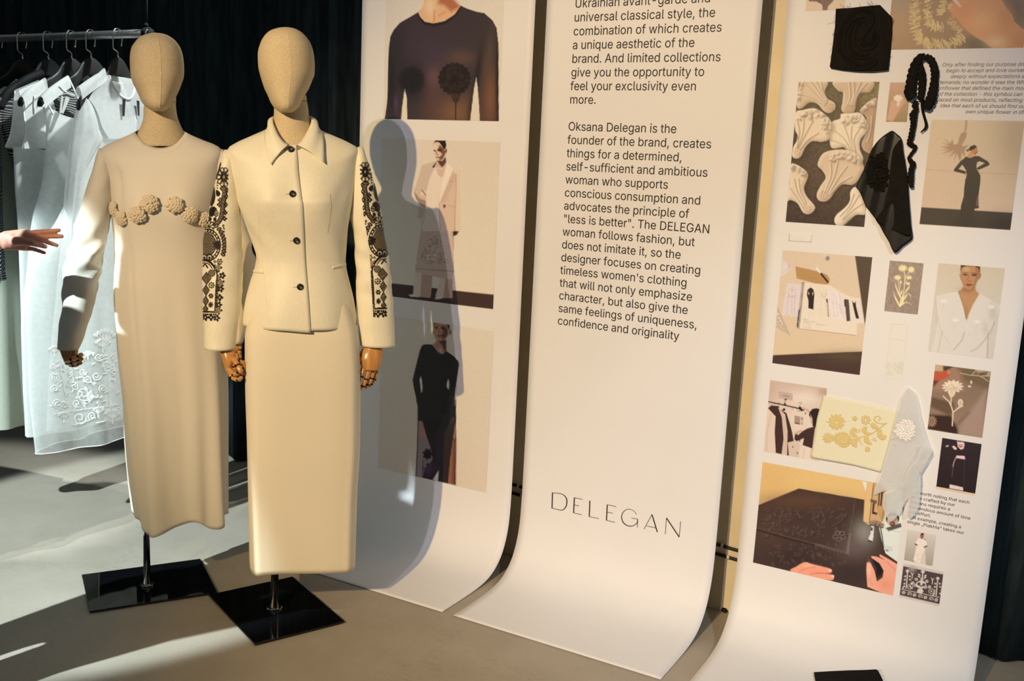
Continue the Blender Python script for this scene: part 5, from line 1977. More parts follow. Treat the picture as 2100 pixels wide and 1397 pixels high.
SL = [(307, 460, 469, .012, .014, None, None, -.004), (312, 457, 474, .026, .028, None, None, -.004), (322, 453.5, 479, .040, .044), (341, 449, 483, .050, .054), (376, 440.8, 488, .055, .058), (414, 432.6, 491.5, .056, .058, None, None, .002),
      (452, 424.5, 494, .056, .058, None, None, .004), (485, 419, 495.2, .055, .057, None, None, .006), (518, 416.3, 496.5, .054, .056, None, None, .008), (553, 415, 495.7, .053, .053, None, None, .012), (594, 415.8, 494, .051, .050, None, None, .018),
      (637, 416.9, 492, .049, .047, None, None, .026), (680, 418, 486, .047, .044, None, None, .034), (714, 418.6, 483, .046, .042, None, None, .040)]
SRr = [(301, 734, 743, .012, .014, None, None, -.004), (306, 729, 746, .026, .028, None, None, -.004), (319, 725, 750, .040, .044), (352, 719, 761, .050, .054), (395, 716, 772, .055, .058), (433, 716, 781, .056, .058, None, None, .002),
       (485, 726, 788, .055, .057, None, None, .006), (534, 729, 797.5, .053, .054, None, None, .010), (586, 730.3, 803, .051, .051, None, None, .016), (637, 732.8, 807, .049, .047, None, None, .026), (680, 736.4, 809, .047, .044, None, None, .034), (708, 739, 810, .046, .042, None, None, .040)]
SLP = sleeve(F2, SL, 84, 96, 3, .0060, .62)
SRP = sleeve(F2, SRr, 84, 96, 5, .0050, .62)
sl_l = grid_mesh('sleeve', SLP, M['jacket'], jk, True, 0.002, cap0=True)
sl_r = grid_mesh('sleeve', SRP, M['jacket'], jk, True, 0.002, cap0=True)

# embroidery: the stitched black pattern stands a little proud of the sleeve cloth


class Stitch(Print):
    def __init__(self, P, th, mirror):
        nr = P.shape[0]
        self.P0 = P
        self.shape = P.shape[:2]
        v = P - CAM
        w = v @ FW
        self.X = CXP + F * (v @ RT) / w
        self.Y = CYP - F * (v @ UP) / w
        if mirror:
            self.X = 1208 - self.X
            self.Y = self.Y + np.interp(self.Y, [330, 640], [11, 7])
        self.cell = .8
        self.frame(400, 300, 120 / 441)
        self.img = np.zeros(self.shape + (1,))
        self.tan = np.zeros(self.shape)

    def c(self, col):
        return np.array([float(col)])


def stitch_pattern(p):
    B_, W_ = 1.0, 0.0

    def flower(cx, cy, r, n, hole=True, ol=False):
        if ol:
            q = flower_poly(cx, cy, r * .55, r, n)
            p.poly(q, B_)
            p.poly(flower_poly(cx, cy, r * .33, r * .74, n), W_)
            p.ell(cx, cy, r * .22, r * .22, B_)
        else:
            p.poly(flower_poly(cx, cy, r * .45, r, n), B_)
            if hole:
                p.ell(cx, cy, r * .24, r * .24, W_)

    def net(pts, w=6, step=9):
        mk = p.mask(pts)
        tan.append(mk)
        g = ((np.abs((p.A % step) - step / 2) > step * .30) | (np.abs((p.B % step) - step / 2) > step * .30)).astype(float)
        p.put(mk * g, B_, .9)
        p.line(np.concatenate([pts, pts[:1]]), w, B_)

    tan = []
    # top rosette
    for k in range(10):
        a_ = k * 2 * PI / 10
        q = [(217 + 37 * math.cos(a_) + 17 * math.cos(t), 232 + 52 * math.sin(a_) + 20 * math.sin(t)) for t in np.linspace(0, 2 * PI, 14)]
        p.line(q, 5, B_)
    tan.append(p.mask([(217 + 24 * math.cos(t), 232 + 36 * math.sin(t)) for t in np.linspace(0, 2 * PI, 20)]))
    p.ell(217, 232, 24, 36, B_, 0, 1, .65)
    p.ell(217, 232, 7, 10, W_)
    for t in np.linspace(0, 2 * PI, 16, endpoint=False):
        p.ell(217 + 24 * math.cos(t), 232 + 36 * math.sin(t), 5, 5, B_)
    p.poly([(190, 120), (196, 130), (180, 200), (160, 250), (150, 240), (172, 190)], B_)
    # paisley
    pais = crom(np.array([(190, 318), (210, 305), (232, 312), (238, 340), (230, 400), (222, 470), (205, 550), (170, 595), (130, 598), (150, 575), (178, 545), (192, 480), (200, 400), (208, 345)], float), 5, True)
    net(pais, 7, 8)
    for (x_, y_) in ((188, 405), (236, 378), (232, 440), (228, 500), (222, 545), (182, 440), (240, 330)):
        flower(x_, y_, 19, 4)
    for pl in ([(140, 300), (152, 370), (140, 430), (116, 450), (120, 360)], [(160, 330), (190, 352), (180, 375), (160, 370)], [(110, 470), (140, 455), (165, 475), (150, 485), (130, 530), (105, 520)], [(130, 480), (145, 520), (118, 515)], [(100, 530), (125, 545), (110, 565)], [(140, 540), (160, 540), (155, 565), (140, 560)]):
        p.poly(np.array(pl), B_, smooth=4)
    p.ell(158, 507, 17, 24, B_)
    p.ell(158, 507, 11, 17, W_)
    p.ell(158, 507, 6, 9, B_)
    for y_ in (275, 295, 315):
        p.ell(168, y_, 4, 5, B_)
    # flower and oval medallion
    p.poly(flower_poly(105, 605, 20, 52, 8), B_)
    p.poly(flower_poly(105, 605, 12, 42, 8), W_)
    for k in range(8):
        a_ = k * 2 * PI / 8 + .4
        p.line([(105, 605), (105 + 44 * math.cos(a_), 605 + 44 * math.sin(a_))], 4, B_)
    for k in range(10):
        t = k / 9
        x_, y_ = 160 + 72 * math.sin(t * 2.1) ** .8 - 14 * t, 600 + 215 * t
        p.ell(x_, y_, 19, 13, B_, -30 + 60 * t)
        p.ell(x_, y_, 12, 7, W_, -30 + 60 * t)
        tan.append(p.soft(np.sqrt((p.A - x_)**2 + (p.B - y_)**2) - 14, 1))
        p.line([(x_ - 14, y_ - 3), (x_ + 14, y_ + 3)], 3, B_)
    p.ell(95, 745, 98, 122, B_)
    p.ell(95, 745, 91, 114, W_)
    p.ell(95, 745, 80, 102, B_)
    p.ell(95, 745, 74, 96, W_)
    for t in np.linspace(-PI / 2, PI / 2, 13):
        p.ell(95 + 85 * math.cos(t), 745 + 108 * math.sin(t), 5, 6, B_)
    net(np.array([(95 + 62 * math.cos(t), 740 + 84 * math.sin(t)) for t in np.linspace(0, 2 * PI, 26)]), 5, 8)
    p.poly(flower_poly(165, 745, 16, 32, 7), B_)
    for cx_ in (70, 108):
        p.ell(cx_, 835, 24, 26, B_)
        p.ell(cx_, 838, 16, 18, W_)
        p.ell(cx_, 842, 9, 11, B_)
    for (x_, y_, r_) in ((212, 600, 8), (216, 620, 6), (218, 643, 5), (148, 870, 8)):
        p.ell(x_, y_, r_, r_ * 1.2, B_)
        p.ell(x_, y_, r_ * .5, r_ * .6, W_)
    flower(184, 870, 24, 6, ol=True)
    # framed panel
    p.line(np.array([(60, 862), (100, 868), (140, 905), (165, 965), (160, 1040), (150, 1248)]), 9, B_, smooth=5)
    p.line(np.array([(60, 880), (100, 886), (128, 920)]), 6, B_, smooth=5)
    p.line([(58, 1247), (152, 1250)], 11, B_)
    p.line(np.array([(60, 905), (75, 890), (95, 915), (85, 905)]), 8, B_, smooth=5)
    for k in range(16):
        t = k / 15
        p.ell(70 + 95 * t, 858 + 90 * t**2.2, 7, 8, B_)
    for k in range(17):
        p.ell(173 - 12 * k / 16, 975 + 17 * k, 6, 7, B_)
    for k in range(7):
        p.ell(66 + 15 * k, 1268, 6, 7, B_)
    for cx_, cy_, rx_, ry_ in ((86, 995, 36, 46), (82, 1085, 25, 40), (80, 1165, 22, 38), (78, 1225, 20, 28)):
        net(np.array([(cx_, cy_ - ry_), (cx_ + rx_, cy_), (cx_, cy_ + ry_), (cx_ - rx_, cy_)], float), 4, 7)
    for cx_, cy_ in ((125, 957),):
        tan.append(p.soft(np.sqrt((p.A - cx_)**2 + (p.B - cy_)**2) - 22, 1))
        for r_ in (25, 17, 9):
            p.line([(cx_ + r_ * math.cos(t), cy_ + r_ * math.sin(t)) for t in np.linspace(0, 2 * PI, 20)], 4, B_)
    flower(123, 1047, 26, 8, ol=True)
    flower(119, 1128, 21, 6)
    for k in range(4):
        a_ = k * PI / 4
        p.line([(117 - 17 * math.cos(a_), 1195 - 19 * math.sin(a_)), (117 + 17 * math.cos(a_), 1195 + 19 * math.sin(a_))], 7, B_)
    # outer row of blossoms
    for k, (x_, y_) in enumerate(((170, 915), (205, 975), (190, 1030), (192, 1075), (185, 1140), (178, 1195), (172, 1235), (76, 1290), (120, 1290), (163, 1295))):
        if k in (0, 2, 6):
            q = flower_poly(x_, y_, 8, 34, 5, k)
            p.poly(q, B_)
            p.poly(flower_poly(x_, y_, 3, 26, 5, k), W_)
            tan.append(p.mask(q))
        else:
            flower(x_, y_, 27, 5 if k % 2 else 4)
    p.tan = np.clip(sum(tan), 0, 1)


def surf_strip(rows, nr, nt, th, seed, amp, elbow):
    def dsp(X, D, Z, TH, t):
        r = np.random.default_rng(seed)
        d = 0 * X
        for k in range(7):
            a1, a2, a3 = r.uniform(-4, 4), r.uniform(30, 70), r.uniform(0, 6)
            d = d + np.sin(a1 * TH + a2 * t + a3) / 7
        e_ = np.exp(-((t - elbow) / .13)**2) + .25
        d = d * amp * e_ * np.clip(t / .12, 0, 1) * np.clip((1.02 - t) / .08, .15, 1) + .0010
        return d * np.cos(TH), d * np.sin(TH), 0 * X
    return loft(F2, rows, nr, nt, th=th, disp=dsp, e=2.2)


for rows, seed, amp, par, mir, th in ((SL, 3, .0060, sl_l, False, np.linspace(PI * .44, PI * 1.34, 190)), (SRr, 5, .0050, sl_r, True, np.linspace(PI * .56, -PI * .34, 190))):
    P = surf_strip(rows, 460, 190, th, seed, amp, .62)
    st = Stitch(P, th, mir)
    st.X = st.X.copy()
    stitch_pattern(st)
    blk = st.img[..., 0]
    tn = st.tan
    keep = (np.maximum(blk, tn * .9) > .42)
    fk = keep[:-1, :-1].astype(int) + keep[1:, :-1] + keep[:-1, 1:] + keep[1:, 1:]
    fc = grid_faces(460, 190)[(fk >= 2).ravel()]
    used = np.unique(fc)
    mp = -np.ones(460 * 190, int)
    mp[used] = np.arange(len(used))
    o = new_mesh('embroidery', P.reshape(-1, 3)[used], mp[fc], M['emb'], par)
    col = np.where((blk > .42)[..., None], np.array([.014, .012, .012]), np.array([.33, .26, .16])).reshape(-1, 3)[used]
    at = o.data.color_attributes.new('ink', 'FLOAT_COLOR', 'POINT')
    cc = np.ones((len(used), 4), np.float32)
    cc[:, :3] = col
    at.data.foreach_set('color', cc.ravel())
    o['label'] = 'black stitched flowers, medallion and diamonds down the sleeve'

# collar
ck = np.array([  # t, roll (x, y, depth), outer edge (x, y, depth)
    (593, 296, .082, 555, 337, .112), (583, 290, .080, 549, 318, .098), (570, 272, .062, 543, 292, .072), (562, 250, .034, 542, 274, .040), (561, 240, .004, 546, 266, .004), (574, 236, -.044, 566, 258, -.060),
    (599, 234, -.062, 600, 256, -.086), (625, 236, -.044, 634, 258, -.062), (636.5, 239, .004, 658, 268, .004), (637, 248, .034, 662.5, 277, .040), (629, 268, .062, 665, 296, .074), (617, 288, .080, 665, 318, .098), (606, 295, .084, 664.5, 333, .112)])
tt = np.linspace(0, 1, 61)
kk = herm(np.linspace(0, 1, len(ck)), ck, tt)
roll = np.array([F2.px(*q[:3]) for q in kk])
outr = np.array([F2.px(*q[3:]) for q in kk])
inn = roll + np.array([0, 0, -.028]) + (F2.w(.0, 0, 0) - F2.P) * 0
cenr = F2.px(599, 250, 0)
inn = inn * .96 + np.array([cenr[0], cenr[1], 0]) * .04 + np.array([0, 0, 1.0]) * inn[:, 2:] * .04
G = [inn]
for s in np.linspace(0, 1, 9):
    bulge = 0.010 * math.sin(PI * min(1, s * 1.3 + .1)) * (1 - .4 * s)
    nrm = roll - np.array([cenr[0], cenr[1], 0])
    nrm[:, 2] = 0
    nrm /= np.linalg.norm(nrm, axis=1)[:, None] + 1e-9
    G.append(roll * (1 - s) + outr * s + nrm * bulge + np.array([0, 0, .004 * math.sin(PI * s)]))
grid_mesh('collar', np.array(G), M['jacket'], jk, False, 0.0022)

# buttons, buttonholes, pockets, darts
for x_, y_ in ((597, 307), (600, 397.5), (608, 493), (615.5, 588.5)):
    p_, n_ = cast(jb, x_, y_)
    if p_ is None:
        continue
    n_ = n_ * [1, 1, .4]
    n_ /= np.linalg.norm(n_)
    u_ = np.cross([0, 0, 1.0], n_)
    u_ /= np.linalg.norm(u_)
    w_v = np.cross(n_, u_)
    th = np.linspace(0, 2 * PI, 28, endpoint=False)
    ringp = [(.0, .0030), (.0050, .0030), (.0062, .0044), (.0082, .0048), (.0094, .0036), (.0094, .0020), (.0080, .0008)]
    P = np.array([[p_ + n_ * h_ + u_ * r_ * math.cos(t) + w_v * r_ * math.sin(t) for t in th] for r_, h_ in ringp])
    b_ = Acc()
    b_.grid(P, True, cap1=True)
    btn = b_.build('button', M['button'], jk)
    b_ = Acc()
    for s1 in (-1, 1):
        for s2 in (-1, 1):
            c_ = p_ + n_ * .0031 + u_ * s1 * .0019 + w_v * s2 * .0019
            b_.tube([c_, c_ + n_ * .0004], .0009, 8)
    b_.build('thread_hole', M['thread'], btn)
    q1, m1_ = cast(jb, x_ - 14, y_ + .5)
    q2, m2_ = cast(jb, x_ - 3, y_ + .5)
    if q1 is not None and q2 is not None:
        b_ = Acc()
        b_.tube([q1 + m1_ * .0008, (q1 + q2) / 2 + m1_ * .001, q2 + m2_ * .0008], .0011, 6)
        b_.build('buttonhole', M['thread'], jk)
patch_on('pocket_welt', jb, [(519.5, 553), (541, 556), (541, 561), (518.5, 558.5)], 4, 10, .0016, M['jacket'], jk)
patch_on('pocket_welt', jb, [(681, 546.5), (708, 539.5), (708.5, 544.5), (681, 551.5)], 4, 10, .0016, M['jacket'], jk)
seam_on(jb, [(677, 398), (679, 425), (676, 450), (672, 478)], .0007, M['thread'], 'dart_seam', jk)
seam_on(jb, [(530, 415), (531, 450), (534, 500), (540, 555)], .0007, M['jacket'], 'dart_seam', jk)
seam_on(jb, [(541, 557), (546, 610), (552, 662)], .0009, M['jacket'], 'dart_seam', jk)

# skirt
sk = empty('skirt', F2.P + [0, 0, .15], 'long cream pencil skirt below the cream jacket, hem above the black plate', 'skirt')
SK = [(600, 528, 708, .092, .090), (640, 513, 722, .108, .106), (690, 502.5, 733.5, .122, .122), (770, 503, 737, .128, .130), (900, 507, 735, .128, .130), (1010, 509.5, 728.5, .124, .126), (1090, 511, 726, .122, .124), (1131, 512, 725, .121, .123), (1146, 513, 724, .120, .122)]


def sk_disp(X, D, Z, TH, t):
    d = .0035 * np.cos(3 * TH - 1.2) * np.clip(t * 1.5 - .2, 0, 1) + .004 * np.exp(-((TH - 2.25) / .16)**2) * np.clip(t + .2, 0, 1) + .004 * np.exp(-((TH - .85) / .14)**2) * np.clip(t + .2, 0, 1)
    return d * np.cos(TH), d * np.sin(TH), -.010 * np.exp(-((TH - 2.4) / .5)**2) * np.clip((t - .9) / .1, 0, 1)


SKP = loft(F2, SK, 60, 140, disp=sk_disp, e=4.5)
grid_mesh('skirt_panel', SKP, M['skirt'], sk, True, 0.002)
skb = bvh_of(SKP)

# wooden hands of the jacket mannequin
wooden_hand(F2, man2,
            [(690, 742, 786, .026, .020, None, None, .042), (709, 746, 786, .024, .018, None, None, .044), (722, 739, 786, .024, .017, None, None, .050), (735, 737, 784, .023, .015, None, None, .056), (748, 740, 781.5, .021, .013, None, None, .060), (758, 743, 778, .018, .011, None, None, .062)],
            [['thumb', (739, 732, .062, 10.5), (732, 747, .078, 9), (734.5, 768, .090, 7)],
             [(747, 752, .064, 10.5), (741, 773, .074, 9.8), (732, 788, .078, 9.2), (720, 801, .074, 8)],
             [(757, 756, .062, 9.5), (751, 778, .066, 9), (744, 792, .066, 8.4), (735.5, 801.5, .060, 7)],
             [(766.5, 758, .056, 9), (762, 776, .056, 8.6), (755, 789, .054, 8), (748, 797, .048, 6.6)],
             [(774, 759, .048, 8.4), (768, 778, .044, 7.8), (762, 788, .040, 7.2), (754, 794, .036, 6)]])
wooden_hand(F2, man2,
            [(697, 449, 483, .022, .020, None, None, .042), (717, 450, 483, .022, .019, None, None, .046), (730, 453.5, 484, .022, .018, None, None, .052), (742, 457, 480, .021, .016, None, None, .056), (752, 460, 475, .018, .013, None, None, .058), (757, 461.5, 472, .013, .010, None, None, .059)],
            [['thumb', (478, 733, .070, 11.5), (487, 750, .088, 11), (496, 765, .100, 10.5)],
             [(466, 755, .066, 11), (480, 769, .086, 10), (489, 764, .100, 9), (497, 759, .102, 8)],
             [(470, 762, .052, 10), (476, 774, .064, 9.5), (489, 780, .086, 9), (497, 773, .098, 7.5)],
             [(480, 766, .040, 9.5), (496, 768, .058, 9), (507, 757, .074, 8.5), (497, 740, .082, 7.5)]])

# ---- the mannequin in the ivory dress
man1 = empty('mannequin', F1.P, 'linen-headed mannequin on a chrome pole wearing the ivory dress, left of the other', 'mannequin', 'shop mannequins')
head_and_neck(F1, man1,
              [(68, 310, 324, .012, .010), (70.5, 300, 337, .034, .030), (76, 287, 349, .056, .054), (86, 277, 361, .078, .076), (102, 268, 371, .095, .094), (122, 266, 376, .106, .104),
               (146, 267, 377.5, .112, .104), (160, 269, 376.5, .115, .098), (172, 273, 372.5, .117, .088), (184, 279, 368, .118, .072), (197, 285, 362, .118, .048, None, None, .004),
               (208, 290, 357, .113, .026, None, None, .010), (216, 296, 352, .100, .004, None, None, .022), (223, 305, 344, .076, -.006, None, None, .038), (228.5, 315, 334, .04, -.012, None, None, .056)],
              [(196, 299, 361, .048, .055), (206, 297, 361, .050, .058), (214, 296, 360.5, .051, .058), (221, 294.5, 361, .052, .058), (240, 294, 364, .053, .058), (256, 289.5, 370, .056, .062), (270, 283, 376, .058, .066), (300, 274, 384, .062, .070)], 0.10)
stand(F1, man1, [(172, 1185), (415, 1149), (441, 1222), (179, 1258)], 0.9, 0.0108)

dr = empty('dress', F1.P + [0, 0, .25], 'long-sleeved ivory dress with a row of crocheted flowers across the chest', 'dress')
DR = [(270, 277, 379, .060, .066, 303, 258), (275, 268, 388, .068, .070, 308, 262), (288, 238, 418, .084, .082, 320, 276), (300, 213, 447, .095, .094, 334, 296), (312, 204, 457, .101, .099, 348, 312), (345, 214, 452, .108, .104, 366, 345), (395, 224, 446, .118, .106, 404, 395),
      (440, 228, 443, .121, .105), (514, 234, 445, .116, .106), (589, 233, 452, .122, .116), (678, 237.5, 461, .128, .124), (738, 242, 466, .130, .126), (831, 252, 467.5, .130, .128), (905, 256.5, 467, .129, .128), (972, 263.5, 466.5, .128, .127), (1020, 270, 466.5, .126, .125), (1056, 276, 466.5, .124, .124)]


def dr_disp(X, D, Z, TH, t):
    f = np.clip(np.sin(TH), 0, 1)
    d = 0 * X
    for x_, y_ in ((283, 415), (386, 418)):
        bx, bz = F1.loc(x_, y_, .1)
        d = d + 0.014 * np.exp(-((X - bx) / .055)**2 - ((Z - bz) / .06)**2) * f
    g = np.clip((t - .35) / .65, 0, 1)
    d = d + .016 * g * np.cos(5 * TH + 1.0 + 1.2 * t) * (.5 + .5 * f) + .010 * g**1.5 * np.cos(9 * TH - .6 + .8 * t) * (.4 + .6 * f) + .004 * g * np.cos(14 * TH + 2 * t)
    # pulled fold from the left underarm and hip
    d = d - .018 * np.exp(-((TH - 2.35 + .55 * (t - .45)) / .15)**2) * np.clip((t - .22) / .15, 0, 1) * np.clip((1.15 - t), 0, 1)
    d = d + .014 * np.exp(-((TH - 2.72 + .50 * (t - .45)) / .18)**2) * np.clip((t - .3) / .15, 0, 1)
    d = d - .008 * np.exp(-((TH - 2.45) / .10)**2 - ((t - .14) / .08)**2)
    zz = (-.030 * np.exp(-((TH - 2.35) / .45)**2) + .012 * np.exp(-((TH - 1.30) / .22)**2) - .008 * np.exp(-((TH - .9) / .2)**2) - .006 * np.cos(5 * TH + 2)) * np.clip((t - .8) / .2, 0, 1)
    return d * np.cos(TH), d * np.sin(TH), zz


DRP = loft(F1, DR, 92, 120, disp=dr_disp, e=2.1)
grid_mesh('dress_body', DRP, M['dress'], dr, True, 0.002)
db_ = bvh_of(DRP)
DSL = [(304, 203, 214, .012, .014, None, None, -.004), (310, 200, 221, .028, .030), (330, 194, 229, .046, .048), (370, 182.5, 232, .056, .057), (420, 166, 231, .059, .058, None, None, .002), (473, 150, 222, .058, .056, None, None, .008),
       (520, 139, 213, .055, .052, None, None, .018), (563, 128, 204.5, .053, .049, None, None, .030), (622, 127, 193.5, .051, .045, None, None, .046), (680, 119.5, 176, .048, .041, None, None, .062), (714, 117, 163, .046, .039, None, None, .070)]


def msl(fr, rows, seed, amp):
    return sleeve(fr, rows, 64, 64, seed, amp, .55)


DSP = msl(F1, DSL, 11, .011)
grid_mesh('sleeve', DSP, M['dress'], dr, True, 0.002, cap0=True)
DSR = [(306, 446, 457, .012, .014, None, None, -.004), (312, 440, 461, .028, .030), (332, 434, 468, .046, .048), (370, 434, 480, .055, .056), (420, 440, 496, .057, .057), (473, 450, 511, .056, .054, None, None, .006), (530, 458, 521, .053, .050, None, None, .014),
       (590, 463, 521, .051, .047, None, None, .024), (650, 464, 511, .048, .043, None, None, .036), (701, 463, 498, .045, .039, None, None, .046)]
grid_mesh('sleeve', msl(F1, DSR, 12, .008), M['dress'], dr, True, 0.002, cap0=True)
seam_on(db_, [(282, 281), (300, 305), (330, 314), (360, 307), (377, 284)], .0006, M['dress'], 'neck_facing', dr)

# crocheted flowers: each a dome of puffy bobbles
ico = bmesh.new()
bmesh.ops.create_icosphere(ico, subdivisions=2, radius=1.0)
ICV = np.array([v.co[:] for v in ico.verts])
ICF = [tuple(v.index for v in f.verts) for f in ico.faces]
ico.free()


def pompom(x_, y_, rpx, seed, squeeze=1.0):
    p_, n_ = cast(db_, x_, y_)
    if p_ is None:
        return
    r = np.random.default_rng(seed)
    k = np.linalg.norm(p_ - CAM) / F
    R_ = rpx * k
    u_ = np.cross([0, 0, 1.0], n_)
    u_ /= np.linalg.norm(u_)
    w2 = np.cross(n_, u_)
    a_ = Acc()
    n = 40
    for i in range(n):
        rr = math.sqrt((i + .5) / n)
        an = i * 2.399 + r.uniform(-.15, .15)
        h = .55 * R_ * math.sqrt(max(0, 1 - rr**2 * .92)) + .0025
        c_ = p_ + u_ * R_ * .92 * rr * math.cos(an) * squeeze + w2 * R_ * .92 * rr * math.sin(an) + n_ * h
        tang = u_ * math.cos(an + 1.57) + w2 * math.sin(an + 1.57)
        s1 = R_ * r.uniform(.21, .27)
        s2 = R_ * r.uniform(.15, .19)
        rad_ = np.cross(n_, tang)
        V = c_ + np.outer(ICV[:, 0] * s1, tang) + np.outer(ICV[:, 1] * s2, rad_) + np.outer(ICV[:, 2] * s2 * 1.05, n_)
        a_.add(V, ICF)
    a_.build('crochet_flower', M['crochet'], dr)


for i, q in enumerate([(237.5, 428, 15, .7), (252, 446, 16, .85), (283.5, 438.7, 17.5), (306.5, 418, 18), (358, 420, 17), (388.5, 440, 17), (415, 450, 16), (435, 441, 15)]):
    pompom(q[0], q[1], q[2], 40 + i, q[3] if len(q) > 3 else 1.0)

wooden_hand(F1, man1,
            [(702, 121, 162, .026, .022, None, None, .066), (716, 122, 161, .026, .022, None, None, .068), (726, 125, 160, .024, .018, None, None, .072), (736, 129, 152, .020, .014, None, None, .076), (743, 133, 146, .013, .010, None, None, .078)],
            [['thumb', (152, 722, .086, 9), (156, 730, .100, 8), (152, 736, .112, 7)],
             [(133, 739, .094, 10), (148, 737, .118, 9.5), (162, 731, .130, 9), (170, 725, .134, 7.5)],
             [(135, 744, .082, 9.5), (150, 745, .104, 9.5), (162, 739, .118, 8.5), (171, 734, .122, 7)],
             [(142, 747, .070, 9), (152, 750, .086, 8.5), (162, 746, .098, 8), (169, 742, .102, 6.5)],
             [(146, 744, .058, 8.5), (154, 747, .070, 8), (161, 745, .080, 7.5), (167, 741, .084, 6)]])
wooden_hand(F1, man1,
            [(690, 468, 497, .022, .020, None, None, .050), (702, 470, 496, .022, .019, None, None, .052), (712, 472, 494, .020, .016, None, None, .056), (720, 475, 491, .014, .012, None, None, .058)],
            [['thumb', (492, 706, .062, 8), (492, 718, .070, 8), (490, 727, .072, 7)],
             [(477, 720, .058, 9), (478, 738, .062, 8.5), (480, 752, .060, 8), (482, 764, .052, 7)],
             [(484, 721, .054, 9), (486, 740, .058, 8.5), (488, 756, .054, 8), (489, 768, .046, 7)],
             [(490, 720, .050, 8.5), (493, 736, .052, 8), (494, 748, .048, 7.5), (494, 758, .042, 6.5)],
             [(471, 719, .060, 8.5), (471, 734, .064, 8), (473, 746, .060, 7.5), (475, 756, .054, 6.5)]])

# ------------------------------------------------------------------ cloth samples pinned to the right banner


def blob_cloth(name, outline, off, m, parent=None, rings=14, smooth=3, thick=0.0012, centre=None, nb=96):
    """a piece of cloth lying near the banner; outline in photo spots, off(u, v) = distance from the banner (u, v in 0..1 of its box)"""
    q = np.array([ban_hit(*p_) for p_ in outline])
    if smooth:
        q = crom(q, smooth, True)
    d_ = np.concatenate([[0], np.cumsum(np.linalg.norm(np.diff(np.concatenate([q, q[:1]]), axis=0), axis=1))])
    s_ = np.linspace(0, d_[-1], nb, endpoint=False)
    qq = np.concatenate([q, q[:1]])
    B = np.stack([np.interp(s_, d_, qq[:, i]) for i in range(2)], 1)
    c_ = B.mean(0) if centre is None else np.array(ban_hit(*centre))
    lo, hi = B.min(0), B.max(0)
    rr = np.linspace(0.02, 1, rings)
    G = c_ + rr[:, None, None] * (B - c_)
    U = (G - lo) / (hi - lo)
    O = off(U[..., 0], U[..., 1]) if callable(off) else np.full(U.shape[:2], float(off))
    P = ban_point(G[..., 0], G[..., 1], 1.0 * O)
    o = grid_mesh(name, P, m, parent, True, thick, cap0=True)
    return o, (lambda x, y: O_at(x, y, lo, hi, off))


def O_at(x, y, lo, hi, off):
    h = np.array(ban_hit(x, y))
    u = (h - lo) / (hi - lo)
    return h, (float(off(np.array([u[0]]), np.array([u[1]]))[0]) if callable(off) else float(off))


def on_sample(at, pts, lift):
    out = []
    for x, y in pts:
        h, o = at(x, y)
        out.append(ban_point(h[0], h[1], o + lift))
    return np.array(out)


z1 = 200 / 1746
# black square with a corded swirl
t = empty('fabric_swatch', ban_point(*ban_hit(1765, 78), 0.0), 'frayed black square cloth sample with a corded swirl, at the top of the picture banner', 'fabric sample')
off = lambda u, v: 0.0022 + 0.010 * v**3 + 0.0015 * np.sin(6 * u + 3 * v) * v
_, at_ = blob_cloth('cloth', [(1640 + a * z1, b * z1) for a, b in [(650, 160), (770, 150), (890, 146), (1160, 115), (1440, 90), (1550, 205), (1665, 320), (1665, 460), (1660, 600), (1632, 940), (1600, 1265), (1300, 1290), (1010, 1285), (780, 1262), (550, 1220), (600, 800), (635, 480)]],
                    off, M['fabric_black'], t, smooth=0)
Z = lambda L_: [(1640 + a * z1, b * z1) for a, b in L_]
for path in ([(1345, 330), (1320, 420), (1250, 540), (1170, 630), (1150, 740)], [(1180, 310), (1020, 350), (880, 480), (825, 620), (815, 800), (830, 900), (900, 980), (1040, 1050), (1200, 1062), (1270, 1020)],
             [(1110, 400), (1020, 520), (1000, 640), (985, 720)], [(1340, 540), (1420, 640), (1400, 780), (1280, 890), (1120, 900), (1010, 800)], [(1380, 960), (1408, 1060), (1350, 1180), (1200, 1250), (1060, 1250), (930, 1180)],
             [(1180, 180), (1300, 220), (1345, 330)]):
    P = on_sample(at_, Z(crom(np.array(path, float), 6)), .0020)
    a_ = Acc()
    a_.tube(P, 0.0016, 6)
    a_.build('cord', M['fabric_black'], t)
a_ = Acc()
for path, w in (([(1260, 210), (1060, 200), (880, 330), (760, 500), (720, 700), (730, 900), (830, 1040), (1000, 1150), (1200, 1170), (1340, 1060)], 80), ([(1200, 380), (1000, 420), (910, 600), (900, 780), (960, 940), (1120, 1000), (1260, 970)], 60), ([(1330, 600), (1340, 720), (1240, 800), (1110, 790)], 80)):
    q = crom(np.array(path, float), 5)
    T = np.gradient(q, axis=0)
    T /= np.linalg.norm(T, axis=1)[:, None]
    N = np.stack([-T[:, 1], T[:, 0]], 1)
    for i in range(len(q)):
        p3 = on_sample(at_, Z([q[i] - N[i] * w * .5, q[i] + T[i] * 8, q[i] + N[i] * w * .5]), .0012)
        a_.tube(p3, [0.0008, .0017, .0008], 5)
o = a_.build('gathers', M['fabric_black'], t)
r_ = np.random.default_rng(77)
a_ = Acc()
